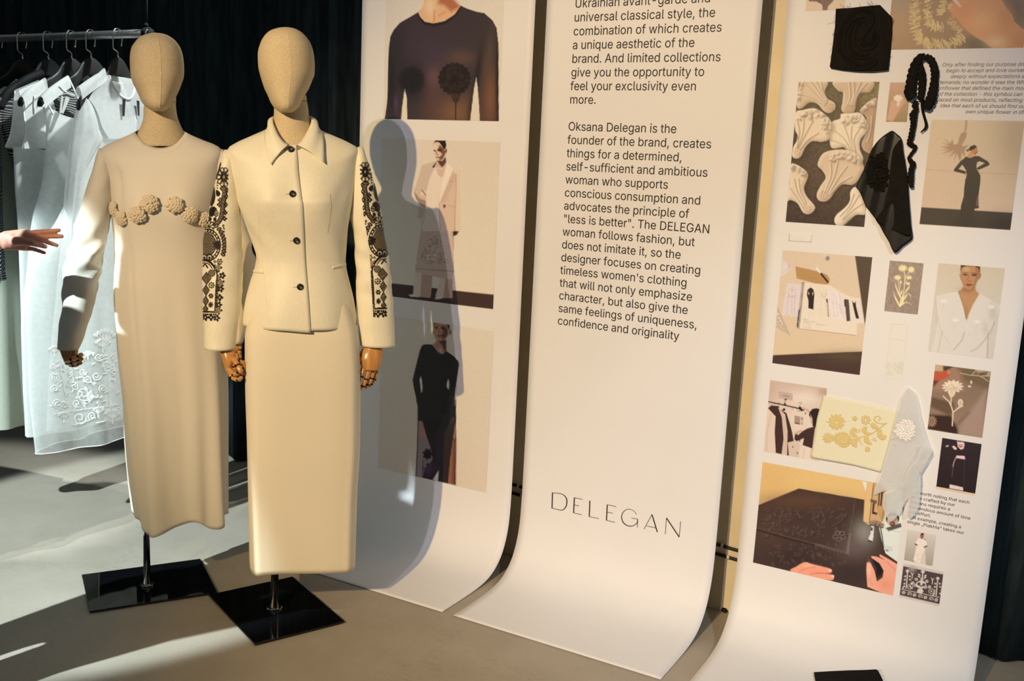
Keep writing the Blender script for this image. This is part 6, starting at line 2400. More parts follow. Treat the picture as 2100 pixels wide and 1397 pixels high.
for i in range(46):
    k = i % 3
    if k == 0:
        s_ = r_.uniform(0, 1)
        p0 = np.array([640 - 70 * s_, 240 + 900 * s_])
        p1 = p0 + [-r_.uniform(15, 120) * (1.2 - s_), r_.uniform(30, 110)]
    elif k == 1:
        s_ = r_.uniform(0, 1)
        p0 = np.array([1668 - 60 * s_, 330 + 880 * s_])
        p1 = p0 + [r_.uniform(10, 45), -r_.uniform(10, 60)]
    else:
        s_ = r_.uniform(0, 1)
        p0 = np.array([760 + 640 * s_, 148 - 50 * s_])
        p1 = p0 + [-r_.uniform(10, 50), -r_.uniform(20, 95)]
    h0, h1 = ban_hit(1640 + p0[0] * z1, p0[1] * z1), ban_hit(1640 + p1[0] * z1, p1[1] * z1)
    a_.tube([ban_point(*h0, .003), ban_point((h0[0] + h1[0]) / 2 + .001, (h0[1] + h1[1]) / 2, .005), ban_point(*h1, .004)], .00022, 4)
o = a_.build('frayed_threads', M['fabric_black'], t)
o['kind'] = 'stuff'

# black satin piece with a ruffled flower
z2 = 160 / 828
ZZ = lambda L_: [(1740 + a * z2, 260 + b * z2) for a, b in L_]
t = empty('fabric_swatch', ban_point(*ban_hit(1820, 395), 0.0), 'pointed black satin cloth sample with a ruffled black flower, overlapping the plaster flower photo', 'fabric sample')
off = lambda u, v: 0.003 + 0.012 * np.exp(-((u - .62) / .30)**2) * (1 - (v - .5)**2) + .006 * u + .0022 * np.sin(26 * u + 7 * v) * np.exp(-((u - .35) / .3)**2)
_, at_ = blob_cloth('satin', ZZ([(478, 45), (530, 85), (575, 130), (590, 250), (612, 380), (640, 600), (655, 800), (668, 1000), (685, 1120), (690, 1180), (665, 1215), (580, 1275), (500, 1345), (440, 1220), (380, 1120), (290, 970), (190, 850), (120, 680), (82, 640), (140, 520), (200, 370), (250, 240), (340, 130), (430, 62)]),
                    off, M['satin_black'], t, smooth=2, rings=22, nb=120, centre=(1740 + 400 * z2, 260 + 660 * z2))
ol = [(573, 132), (520, 190), (482, 260), (462, 420), (445, 600), (420, 760), (380, 900), (300, 985), (350, 1035), (450, 1085), (560, 1130), (668, 1160), (672, 1000), (655, 800), (640, 600), (612, 380), (590, 250)]
blob_cloth('overlay_cloth', ZZ(ol), lambda u, v: 0.019 + .003 * np.sin(5 * v), M['fabric_black'], t, smooth=2, centre=(1740 + 540 * z2, 260 + 700 * z2))
a_ = Acc()
r_ = np.random.default_rng(12)
for i in range(46):
    rr = math.sqrt((i + .5) / 46)
    an = i * 2.399
    cx_, cy_ = 322 + 118 * rr * math.cos(an), 485 + 195 * rr * math.sin(an)
    h, o_ = at_(1740 + cx_ * z2, 260 + cy_ * z2)
    c_ = ban_point(h[0], h[1], o_ + .006 * (1.2 - rr))
    th = np.linspace(0, 2 * PI, 15)
    R_ = r_.uniform(.0052, .0085)
    ring = np.array([[c_ + np.array([R_ * k * math.cos(q), -.004 * k + .0022 * k * math.sin(3 * q + i), R_ * k * math.sin(q)]) for q in th] for k in (.15, .55, 1.0)])
    a_.grid(ring)
a_.build('ruffled_flower', M['fabric_black'], t)

# ruffled ribbon
t = empty('ruffled_ribbon', ban_point(*ban_hit(1895, 250), 0.0), 'gathered black ribbon with a loop and a long twisted tail hanging beside the italic text', 'ribbon')
z3 = 110 / 404
Z3 = lambda L_: [(1840 + a * z3, 100 + b * z3) for a, b in L_]


def ruffle(path, wpx, amp, freq, lift, name, seed, flat=.45):
    q = crom(np.array(Z3(path), float), 14)
    h = np.array([ban_hit(*p_) for p_ in q])
    n = len(h)
    s_ = np.linspace(0, 1, n)
    r = np.random.default_rng(seed)
    L_ = np.sum(np.linalg.norm(np.diff(h, axis=0), axis=1))
    k = 2.45 / F * z3
    W = np.interp(s_, np.linspace(0, 1, len(wpx)), wpx) * k / 2
    P = ban_point(h[:, 0], h[:, 1], lift + .003 * np.sin(8 * s_))
    g = tube_grid(P, 1.0, 18)
    th = np.linspace(0, 2 * PI, 18, endpoint=False)
    out = np.zeros_like(g)
    for i in range(n):
        ph = r.uniform(-.5, .5)
        rad = W[i] * (1 + amp * np.sin(freq * L_ * s_[i] * 60 + 2 * np.sin(2 * th) + ph) * (.5 + .5 * np.cos(th)**2))
        d_ = (g[i] - P[i]) * rad[:, None]
        d_[:, 1] *= flat
        out[i] = P[i] + d_
    return grid_mesh(name, out, M['fabric_black'], t, True, cap0=True, cap1=True)


ruffle([(215, 62), (175, 80), (140, 140), (120, 210), (110, 280), (105, 340), (135, 372)], [50, 66, 76, 82, 84, 92, 70], .22, 9, .016, 'loop', 1)
ruffle([(220, 62), (265, 95), (288, 170), (285, 240), (275, 320), (255, 400), (225, 462)], [46, 56, 58, 56, 70, 84, 60], .24, 9, .016, 'loop', 2)
ruffle([(165, 100), (190, 200), (190, 300), (180, 390)], [50, 60, 56, 40], .2, 8, .012, 'loop', 3)
ruffle([(150, 395), (138, 430), (150, 455), (128, 500), (128, 560), (120, 610), (108, 670), (98, 715), (140, 745), (106, 800), (94, 830), (122, 870), (112, 920), (108, 980), (116, 1050)], [34, 44, 30, 58, 44, 42, 44, 40, 30, 24, 28, 46, 44, 50, 26], .3, 12, .012, 'tail', 4)
P = on_sample(lambda x, y: (np.array(ban_hit(x, y)), .014), Z3([(180, 380), (188, 470), (214, 580), (182, 632)]), 0)
P2 = on_sample(lambda x, y: (np.array(ban_hit(x, y)), .010), Z3([(204, 380), (206, 480), (232, 585), (184, 634)]), 0)
grid_mesh('tail_end', np.stack([crom(P, 6), crom((P + P2) / 2 + [0, -.003, 0], 6), crom(P2, 6)], 1), M['fabric_black'], t, False, .001)
blob_cloth('tape', [(1888, 113), (1897, 109), (1910, 111), (1912, 119), (1890, 121)], .0008, M['tape'], t, smooth=0, rings=4, nb=24, thick=0)

# embossed woven label
t = empty('woven_label', ban_point(*ban_hit(1642, 487), 0.0), 'small pale label with raised brand lettering below the plaster flower photo', 'label')
blob_cloth('tab', [(1618, 477.3), (1666, 480.5), (1664.5, 497.3), (1617, 494.3)], .0014, M['paper'], t, smooth=0, rings=6, nb=40, thick=.001)
V, Fc = text_mesh('DELEGAN')
h0, h1 = ban_hit(1621, 490.5), ban_hit(1661, 493.5)
sc = (h1[0] - h0[0]) / V[:, 0].max()
P = ban_point(h0[0] + V[:, 0] * sc, (h0[1] + h1[1]) / 2 - V[:, 1] * sc * 1.25, .0022)
new_mesh('raised_letters', P, Fc, M['white_trim'], t, False)

# cream sample with gold embroidery
t = empty('fabric_swatch', ban_point(*ban_hit(1750, 890), 0.0), 'cream cloth sample embroidered with gold flowers and leaves, over the clothes rail photo', 'fabric sample')
z4 = 270 / 1257
Z4 = lambda L_: [(1660 + a * z4, 780 + b * z4) for a, b in L_]
off = lambda u, v: 0.0036 + .0040 * v**2 + .0012 * np.sin(5 * u)
_, at_ = blob_cloth('cloth', Z4([(135, 143), (300, 172), (480, 205), (660, 245), (850, 290), (820, 430), (770, 600), (725, 750), (690, 878), (540, 835), (400, 800), (220, 768), (40, 738), (18, 730), (45, 560), (75, 360), (110, 230)]), off, M['fabric_cream'], t, smooth=0)
cs = [Z4([(90, 150)])[0], Z4([(860, 270)])[0], Z4([(760, 860)])[0], Z4([(20, 760)])[0]]
p = Print([cs[0], cs[1], cs[2], cs[3]], (0, 0, 0), .55)
p.img = np.zeros(p.shape + (1,))
p.c = lambda v: np.array([float(v)])
p.frame(1660, 780, z4)
for k in range(6):
    a0 = k * PI / 3 + .5
    p.ell(262 + 42 * math.cos(a0), 395 + 40 * math.sin(a0), 34, 26, 1.0, math.degrees(a0))
    p.ell(262 + 76 * math.cos(a0 + .5), 392 + 68 * math.sin(a0 + .5), 16, 6, 1.0, math.degrees(a0 + .5))
p.ell(262, 395, 12, 12, 0.0)
p.poly(flower_poly(436, 363, 14, 26, 5), 1.0)
q = flower_poly(540, 378, 24, 44, 8)
p.line(np.concatenate([q, q[:1]]), 7, 1.0)
p.line([(540 + 16 * math.cos(v), 378 + 16 * math.sin(v)) for v in np.linspace(0, 6.3, 14)], 6, 1.0)
p.poly(flower_poly(180, 548, 26, 52, 11), 1.0)
leaf = crom(np.array([(232, 550), (280, 512), (340, 505), (385, 540), (395, 575), (365, 612), (320, 622), (270, 592)], float), 5, True)
p.poly(leaf, 1.0)
for i in range(0, len(leaf), 2):
    p.ell(leaf[i, 0] + (leaf[i, 0] - 320) * .1, leaf[i, 1] + (leaf[i, 1] - 562) * .12, 9, 9, 1.0)
p.line(np.concatenate([leaf, leaf[:1]]) * .84 + np.array([320, 562]) * .16, 5, 0.0)
for pl in ([(392, 480), (420, 450), (450, 460), (440, 500), (465, 535), (420, 535), (395, 510)], [(500, 470), (530, 438), (555, 450), (545, 480), (600, 505), (580, 518), (530, 510)], [(588, 430), (600, 402), (640, 420), (672, 462), (630, 462), (600, 452)],
           [(655, 480), (690, 470), (695, 510), (735, 530), (720, 565), (680, 560), (650, 520)], [(530, 545), (560, 530), (570, 560), (600, 610), (560, 605), (525, 580)], [(400, 590), (430, 555), (470, 560), (455, 600), (460, 632), (420, 625)]):
    p.poly(np.array(pl, float), 1.0, smooth=4)
p.line(np.array([(738, 405), (640, 480), (580, 515), (500, 540), (400, 560)], float), 8, 1.0, smooth=5)
p.line(np.array([(735, 410), (680, 412), (630, 390), (625, 355), (660, 342), (680, 365), (662, 378)], float), 8, 1.0, smooth=5)
p.line(np.array([(460, 500), (455, 475), (475, 468), (485, 485), (470, 492)], float), 6, 1.0, smooth=4)
p.line(np.array([(480, 545), (490, 590), (510, 610)], float), 7, 1.0, smooth=4)
p.line(np.array([(600, 560), (640, 580), (620, 545)], float), 7, 1.0, smooth=4)
p.ell(558, 655, 22, 26, 1.0)
v_ = p.img[..., 0]
lift = np.array([[0.0]])
hh = .0036 + .0040 * np.clip(p.V, 0, 1)**2 + .0012 * np.sin(5 * p.U)
Pg = ban_point(p.XX, p.SS, hh + .0006 + .0012 * np.clip(v_, 0, 1))
fk = (v_[:-1, :-1] > .4).astype(int) + (v_[1:, :-1] > .4) + (v_[:-1, 1:] > .4) + (v_[1:, 1:] > .4)
fc = grid_faces(*p.shape)[(fk >= 2).ravel()]
used = np.unique(fc)
mp = -np.ones(v_.size, int)
mp[used] = np.arange(len(used))
new_mesh('gold_embroidery', Pg.reshape(-1, 3)[used], mp[fc], M['gold_thread'], t)

# grey organza kerchief with a pearly flower
t = empty('fabric_swatch', ban_point(*ban_hit(1860, 930), 0.0), 'sheer pale grey organza sample with a pearly flower, hanging over the sewing photo', 'fabric sample')
off = lambda u, v: 0.006 + 0.020 * v * (1 - .4 * v) + .006 * np.sin(9 * u + 4 * v) * v
_, at_ = blob_cloth('organza', Z4([(945, 60), (990, 95), (1030, 130), (1055, 230), (1070, 320), (1100, 440), (1150, 600), (1185, 675), (1130, 750), (1070, 815), (1078, 920), (1085, 1000), (960, 1020), (840, 1000), (740, 1040), (620, 1090), (640, 1000), (690, 880), (730, 740), (775, 590), (810, 440), (840, 320), (880, 160)]), off, M['organza_grey'], t, smooth=0, rings=24, thick=0, nb=120, centre=(1660 + 880 * z4, 780 + 620 * z4))
blob_cloth('organza_tail', Z4([(740, 1035), (850, 985), (960, 930), (1050, 880), (1075, 900), (1070, 1020), (1000, 1080), (930, 1130), (890, 1230), (830, 1300), (785, 1322), (745, 1260), (715, 1170), (720, 1090)]), lambda u, v: .030 + .004 * np.sin(7 * u) - .006 * v, M['organza_grey'], t, smooth=2, rings=16, thick=0)
blob_cloth('organza_fold', Z4([(1040, 730), (1090, 600), (1150, 610), (1185, 675), (1110, 775), (1075, 815), (1078, 930), (1060, 1180), (980, 1300), (940, 1260), (960, 1100), (920, 960), (960, 820)]), lambda u, v: .034 - .01 * v, M['organza_grey'], t, smooth=2, rings=12, thick=0)
a_ = Acc()
r_ = np.random.default_rng(18)
for i in range(54):
    rr = math.sqrt((i + .5) / 54)
    an = i * 2.399
    cx_, cy_ = 922 + 98 * rr * math.cos(an), 468 + 96 * rr * math.sin(an)
    h, o_ = at_(1660 + cx_ * z4, 780 + cy_ * z4)
    c_ = ban_point(h[0], h[1], o_ + .0022)
    th = np.linspace(0, 2 * PI, 13)
    R_ = r_.uniform(.0036, .0062)
    a_.grid(np.array([[c_ + np.array([R_ * k * math.cos(q), -.0022 * (1 - k) + .0011 * k * math.sin(3 * q + i), R_ * k * math.sin(q)]) for q in th] for k in (.1, .6, 1.0)]))
a_.build('pearly_flower', M['pearl'], t)
a_ = Acc()
a_.tube(on_sample(at_, Z4([(860, 520), (820, 540), (795, 560)]), .002), .0011, 6)
a_.tube(on_sample(at_, Z4([(790, 575), (815, 590), (830, 620)]), .002), .0011, 6)
a_.build('stem', M['pearl'], t)

# black sample lying at the foot of the banner
t = empty('fabric_swatch', ban_point(*ban_hit(1740, 1396), 0.0), 'black frayed cloth sample low on the picture banner, cut by the bottom edge', 'fabric sample')
blob_cloth('cloth', [(1669, 1381), (1700, 1380), (1740, 1377.5), (1799, 1373.5), (1806, 1386), (1818, 1412), (1832, 1450), (1760, 1462), (1682, 1466), (1676, 1420)], lambda u, v: .004 + .002 * np.sin(6 * u), M['fabric_black'], t, smooth=0)
a_ = Acc()
for k in range(14):
    x_, y_ = (1669 + k * .6, 1384 + k * 2) if k % 2 else (1800 + k * 1.0, 1377 + k * 2)
    h0, h1 = ban_hit(x_, y_), ban_hit(x_ + (-5 if k % 2 else 6), y_ - 2 - k % 3)
    a_.tube([ban_point(*h0, .005), ban_point(*h1, .006)], .0003, 4)
o = a_.build('frayed_threads', M['fabric_black'], t)
o['kind'] = 'stuff'

# ------------------------------------------------------------------ cables clipped low on the wall
for z_, lab, cl in ((0.222, 'upper of two black cables running low along the wall behind the banners', (-1.66, -0.895)), (0.190, 'lower of two black cables running low along the wall behind the banners', (-1.645, -0.872))):
    root = empty('wall_cable', (-1.2, WALL_Y - .006, z_), lab, 'cable', 'cables behind the banners')
    xs = np.linspace(-2.30, -0.20, 22)
    a_ = Acc()
    a_.tube([(x, WALL_Y - .0062, z_ + .05 * (x + .9) * -.35 * 0 - (x + .88) * .06 + .0015 * math.sin(9 * x)) for x in xs], .0055, 10)
    a_.build('cable_sheath', M['pipe'], root)
    for x in (-2.1, cl[0] - .0, -1.25, cl[1], -.5):
        a_ = Acc()
        zc = z_ - (x + .88) * .06
        th = np.linspace(0, 2 * PI, 14, endpoint=False)
        a_.grid(np.array([[(xx, WALL_Y - .0068 + .0068 * math.cos(q), zc + .0072 * math.sin(q)) for q in th] for xx in (x - .004, x + .004)]), True, True, True)
        a_.build('cable_clip', M['clip'], root)
r_ = np.random.default_rng(5)
a_ = Acc()
V = ICV * np.array([.012, .008, .007]) * (1 + .3 * r_.normal(size=(len(ICV), 1)))
a_.add(V + on_floor(1485, 1256) + [0, 0, .006], ICF)
o = a_.build('rubble_crumb', M['debris'])
tag(o, 'small dark crumb on the floor where the wall meets it, between two banners', 'debris')

# ------------------------------------------------------------------ clothes rail
BARY, BARZ = 2.37, 1.785
a_ = Acc()
a_.tube([(x, BARY, BARZ) for x in np.linspace(-4.9, -2.775, 8)], .0138, 20)
rail = empty('clothes_rail', (-3.8, BARY, BARZ), 'grey steel bar hung on black cords with garments on it, behind the ivory dress', 'clothes rail')
a_.build('bar', M['bar'], rail)
for x_ in (-2.790, -4.86):
    a_ = Acc()
    a_.tube([(x_ + .002 * math.sin(20 * z), BARY, z) for z in np.linspace(BARZ + .016, 3.95, 24)], .0035, 8)
    for k in range(3):
        th = np.linspace(0, 2 * PI, 22)
        a_.tube([(x_ - .006 + .006 * k + .002 * math.sin(q), BARY + .0172 * math.cos(q), BARZ + .0172 * math.sin(q)) for q in th], .0033, 8)
    a_.add(ICV * .008 + [x_, BARY - .004, BARZ + .026], ICF)
    a_.build('cord', M['rope'], rail)
a_ = Acc()
a_.tube([(-2.775, BARY, BARZ), (-2.770, BARY, BARZ)], .0150, 20)
a_.build('end_cap', M['rope'], rail)


def hx(X, x, y):
    d = ray(x, y)
    q = CAM + d * (X / d[0])
    return q[1] - BARY, q[2]


HP = np.array([(0, 1.711), (.018, 1.706), (.038, 1.690), (.060, 1.660), (.082, 1.642), (.105, 1.630), (.150, 1.603), (.190, 1.578), (.215, 1.560), (.225, 1.549)])


def hanger(X, label, reach=1.0):
    root = empty('coat_hanger', (X, BARY, BARZ), label, 'hanger', 'black coat hangers on the rail')
    a_ = Acc()
    side = HP[1:][::-1] * [-1, 1]
    pts = np.concatenate([side, HP])
    pts = crom(pts, 4)
    pts = pts * [reach, 1]
    rows = []
    for i, (u, z) in enumerate(pts):
        f = abs(u) / .225
        hgt = .046 * (1 - f)**1.2 + .017 + .006 * f
        wid = .0055 + .010 * f**1.6
        th = np.linspace(0, 2 * PI, 14, endpoint=False)
        n_ = np.sign(np.cos(th)) * np.abs(np.cos(th))**.6 * wid
        hz = np.sign(np.sin(th)) * np.abs(np.sin(th))**.8 * hgt / 2
        bend = .030 * f**2
        rows.append(np.stack([X + n_ + bend, np.full(14, BARY + u), z - hgt / 2 + hz], 1))
    a_.grid(np.array(rows), True, True, True)
    a_.build('hanger_body', M['hanger'], root)
    a_ = Acc()
    q = [(-.0195, BARZ - .046)]
    th = np.linspace(PI, -.25, 16)
    w = [(0, BARZ - .074 + .0), (0, BARZ - .062), (-.005, BARZ - .055), (-.016, BARZ - .050), (-.0195, BARZ - .043), (-.0195, BARZ - .02)]
    w += [(.0195 * math.cos(t), BARZ + .0195 * math.sin(t)) for t in th] + [(.0170, BARZ - .022), (.0150, BARZ - .033)]
    a_.tube([(X, BARY + u, z) for u, z in crom(np.array(w), 3)], .0021, 8)
    a_.add(ICV * .0034 + [X, BARY + .0148, BARZ - .034], ICF)
    a_.build('hook', M['chrome'], root)
    a_ = Acc()
    a_.tube([(X, BARY, BARZ - .079), (X, BARY, BARZ - .066)], [.0042, .0034], 12)
    a_.build('ferrule', M['chrome'], root)
    return root


HXS = {1: -3.455, 2: -3.307, 3: -3.179, 4: -3.075, 5: -2.936}
for k, lab in ((1, 'black hanger of the pale green garment, leftmost wooden hanger on the rail'), (2, 'black hanger of the black patterned mesh top'), (3, 'black hanger of the white sleeveless dress'),
               (4, 'black hanger of the white strap dress'), (5, 'black hanger of the sheer white top, nearest the end of the rail')):
    hanger(HXS[k], lab, 0.78 if k == 5 else 1.0)
# clamp hanger at the frame edge
root = empty('clamp_hanger', (-3.60, BARY, BARZ), 'flat black clamp hanger with a bent wire hook, at the left edge', 'hanger')
a_ = Acc()
a_.box((-3.60, BARY, 1.672), (.014, .36, .045))
a_.build('clamp_board', M['hanger'], root)
a_ = Acc()
w = [(0, BARZ - .09), (0, BARZ - .066), (-.005, BARZ - .058), (-.017, BARZ - .052), (-.0195, BARZ - .043), (-.0195, BARZ - .02)]
w += [(.0195 * math.cos(t), BARZ + .0195 * math.sin(t)) for t in np.linspace(PI, -.25, 16)] + [(.0170, BARZ - .022), (.0150, BARZ - .033)]
a_.tube([(-3.60, BARY + u, z) for u, z in crom(np.array(w), 3)], .0021, 8)
a_.build('hook', M['chrome'], root)


def fold_over(X, uz):
    """cloth lying over a hanger arm between two places along it"""
    us = np.linspace(uz[0][0], uz[-1][0], 12)
    rows = []
    for u in us:
        f = abs(u) / .225
        z = np.interp(abs(u), HP[:, 0], HP[:, 1])
        w = .0055 + .010 * f**1.6 + .0085
        rows.append([(X + .030 * f**2 + w * s, BARY + u, z + .0075 - .040 * abs(s)**3) for s in np.linspace(-1.0, 1.0, 9)])
    return np.array(rows)


def hung_body(name, X, rows, m, parent, nr=46, nt=72, folds=None, seed=0, top=None, skew=0.0):
    """rows: (z, u0, u1, n) ; u towards the wall, n half thickness along the rail"""
    R = np.array(rows, float)
    zt = -R[:, 0]
    t = np.linspace(zt[0], zt[-1], nr)
    K = herm(zt, R[:, 1:], t)
    th = np.linspace(0, 2 * PI, nt, endpoint=False)
    r = np.random.default_rng(seed)
    ph = r.uniform(0, 6, 6)
    P = np.zeros((nr, nt, 3))
    for i in range(nr):
        u0, u1, n = K[i]
        f = i / (nr - 1)
        mid, hw = (u0 + u1) / 2, (u1 - u0) / 2
        c, s = np.cos(th), np.sin(th)
        amp = (folds or .010) * (f**.8 + .12)
        fold = amp * (np.sin(9 * c * (1 + .15 * f) + ph[0] + 1.2 * f) + .6 * np.sin(17 * c + ph[1] - f) + .4 * np.sin(5 * c + ph[2]))
        P[i, :, 0] = X + s * n + fold * (.4 + .6 * np.abs(s)) + skew * f
        P[i, :, 1] = BARY + mid + hw * c
        z = -t[i]
        dz = 0
        if top is not None:
            dz = top(P[i, :, 1] - BARY, s) * (1 - f)**6
        P[i, :, 2] = z + dz
    grid_mesh(name, P, m, parent, True)
    return P


def yoke(name, X, arm, neck, nx, m, parent, face, n0=.012):
    """cloth between armhole line and neck line, draped over the hanger; arm/neck in photo spots (list, top to bottom)"""
    A_ = crom(np.array([hx(X, *q) for q in arm]), 5)
    N_ = crom(np.array([hx(X, *q) for q in neck]), 5)
    n = min(len(A_), len(N_))
    A_ = A_[np.linspace(0, len(A_) - 1, n).astype(int)]
    N_ = N_[np.linspace(0, len(N_) - 1, n).astype(int)]
    f = np.linspace(0, 1, n)
    G = []
    for w in np.linspace(0, 1, nx):
        q = A_ * (1 - w) + N_ * w
        G.append(np.stack([X + face * (n0 + (.045 - n0) * f**.7), BARY + q[:, 0], q[:, 1] + .004 * (1 - f)], 1))
    return grid_mesh(name, np.array(G).transpose(1, 0, 2), m, parent, False)


def trim(name, pts, rad, m, parent):
    a_ = Acc()
    a_.tube(crom(np.array(pts, float), 5), rad, 6)
    return a_.build(name, m, parent)


def pt(X, n, x, y):
    u, z = hx(X, x, y)
    return (X + n, BARY + u, z)


def px_rows(X, L_, n):
    out = []
    for i, (y, xl, uw) in enumerate(L_):
        u, z = hx(X, xl, y)
        out.append((z, u, uw if uw is not None else -u, n[i] if np.ndim(n) else n))
    return out


# pale green garment at the left edge
X = HXS[1]
g = empty('pale_dress', (X, BARY, .4), 'pale green-white garment hanging leftmost, mostly cut by the left edge', 'garment', 'garments on the clothes rail')
hung_body('body', X, [(1.605, -.16, .16, .012), (1.56, -.21, .21, .020), (1.45, -.215, .215, .05), (1.2, -.22, .22, .06), (.9, -.24, .24, .07), (.62, -.26, .26, .08), (hx(X, 25, 866)[1], -.27, .27, .085)], M['green_cloth'], g, folds=.010, seed=3)
hung_body('sleeve', X + .03, [(1.565, -.225, -.15, .014), (1.5, -.25, -.15, .04), (1.25, -.27, -.18, .045), (1.0, -.275, -.20, .04), (.95, -.275, -.205, .036)], M['green_cloth'], g, nr=24, nt=36, folds=.005, seed=4)

# black patterned mesh top
X = HXS[2]
g = empty('mesh_top', (X, BARY, 1.2), 'black mesh top with a swirling line pattern, between pale and white garments', 'garment', 'garments on the clothes rail')


def lace_mat():
    m = bpy.data.materials.new('patterned_black_mesh')
    m.use_nodes = True
    nt = m.node_tree
    b = nt.nodes['Principled BSDF']
    tc = nt.nodes.new('ShaderNodeTexCoord')
    wv = nt.nodes.new('ShaderNodeTexWave')
    wv.inputs['Scale'].default_value = 34
    wv.inputs['Distortion'].default_value = 40
    wv.inputs['Detail'].default_value = 1.5
    wv.inputs['Detail Scale'].default_value = .22
    wv.bands_direction = 'Z'
    nt.links.new(tc.outputs['Object'], wv.inputs[0])
    rp = nt.nodes.new('ShaderNodeValToRGB')
    rp.color_ramp.interpolation = 'LINEAR'
    rp.color_ramp.elements[0].position = .70
    rp.color_ramp.elements[0].color = (.010, .011, .012, 1)
    rp.color_ramp.elements[1].position = .88
    rp.color_ramp.elements[1].color = (.34, .35, .35, 1)
    nt.links.new(wv.outputs[0], rp.inputs[0])
    nt.links.new(rp.outputs[0], b.inputs['Base Color'])
    b.inputs['Roughness'].default_value = .7
    return m


LM = lace_mat()
hung_body('body', X, [(1.625, -.13, .13, .014), (1.60, -.16, .16, .018), (1.545, -.20, .20, .030), (1.43, -.185, .185, .042), (1.3, -.150, .16, .040), (1.15, -.135, .16, .035), (.99, -.130, .16, .030)], LM, g, folds=.004, seed=6)
hung_body('sleeve', X - .01, [(1.57, -.235, -.17, .012), (1.50, -.285, -.185, .030), (1.35, -.275, -.195, .032), (1.12, -.268, -.200, .030), (.955, -.272, -.200, .028), (.925, -.268, -.196, .028)], LM, g, nr=26, nt=36, folds=.004, seed=7)
a_ = Acc()
for sgn in (-1,):
    a_.tube(crom(np.array([(X + .03, BARY - .05, 1.655), (X + .034, BARY - .12, 1.622), (X + .036, BARY - .19, 1.572), (X + .03, BARY - .215, 1.52)]), 5), .014, 10)
a_.build('shoulder_band', M['black_cloth'], g)

# white sleeveless dress
X = HXS[3]
g = empty('sleeveless_dress', (X, BARY, .4), 'white sleeveless dress with deep armholes, beside the black mesh top', 'garment', 'garments on the clothes rail')
hung_body('body', X, px_rows(X, [(300, 27, None), (330, 29, None), (380, 31, None), (480, 38, None), (600, 42, None), (700, 45, None), (895, 52, None)], [.036, .04, .040, .040, .040, .042, .044]), M['white_cloth'], g, folds=.006, seed=9,
          top=lambda u, s: -.03 * np.exp(-(u / .12)**2) - .018 * np.exp(-((np.abs(u) - .2) / .05)**2) * 0)
for face in (1, -1):
    yoke('shoulder_panel', X, [(35, 187), (37, 215), (38, 245), (36, 275), (28, 304)], [(84, 166), (97, 200), (106, 240), (114, 275), (120, 304)], 10, M['white_cloth'], g, face)
    A_ = [pt(X, face * (.012 + .033 * f), *q) for f, q in zip(np.linspace(0, 1, 5)**.7, [(35, 187), (37, 215), (38, 245), (36, 275), (28, 302)])]
    trim('armhole_edge', A_, .0022, M['white_trim'], g)
    # far shoulder, mirrored about the hanger centre
    R_ = [(.235 - .01 * k, 1.575 - .07 * k) for k in range(4)]
    G = np.array([[(X + face * (.012 + .011 * k), BARY + u, z) for u in np.linspace(.11, u1, 6)] for k, (u1, z) in enumerate(R_)])
    grid_mesh('shoulder_panel', G, M['white_cloth'], g, False)
G = fold_over(X, ((-.222, 1.556), (-.205, 1.572), (-.17, 1.594), (-.13, 1.618), (-.115, 1.628)))
grid_mesh('shoulder_fold', G, M['white_cloth'], g, False)

# white strap dress
X = HXS[4]
g = empty('strap_dress', (X, BARY, .4), 'white strap dress with clear clips at the neckline, behind the sheer white top', 'garment', 'garments on the clothes rail')
SB = [(232, 88, None), (262, 95, None), (320, 93, None), (380, 85, None), (450, 66, None), (560, 54, None), (680, 43, None), (800, 47, None), (897, 54, None)]
hung_body('body', X, px_rows(X, SB, [.028, .034, .036, .038, .040, .040, .040, .042, .044]), M['white_cloth'], g, folds=.007, seed=13, top=lambda u, s: .03 * np.exp(-((np.abs(u) - .19) / .05)**2) - .01)
G = fold_over(X, ((-.222, 1.556), (-.205, 1.572), (-.17, 1.594), (-.13, 1.618), (-.10, 1.634)))
grid_mesh('strap_fold', G, M['white_cloth'], g, False)
for face, q in ((1, [(78, 194), (86, 212), (92, 235)]), (1, [(136, 163), (143, 190), (150, 220)]), (-1, [(76, 196), (80, 215), (86, 235)])):
    trim('strap', [pt(X, face * (.016 + .014 * k), *s) for k, s in enumerate(q)], .003, M['white_trim'], g)
trim('neck_edge', [pt(X, .03, *s) for s in ((110, 176), (122, 188), (143, 196), (163, 199), (185, 190))], .0022, M['white_trim'], g)
for q in ([(104, 196), (108, 198), (104, 232), (100, 231)], [(113, 198), (121, 202), (108, 233), (104, 230)]):
    c0 = np.array([pt(X, .052, *s) for s in q])
    o = new_mesh('clear_clip', np.concatenate([c0, c0 + [.004, 0, 0]]), [(0, 1, 2, 3), (7, 6, 5, 4), (0, 4, 5, 1), (1, 5, 6, 2), (2, 6, 7, 3), (3, 7, 4, 0)], M['grey_tag'], g, False)

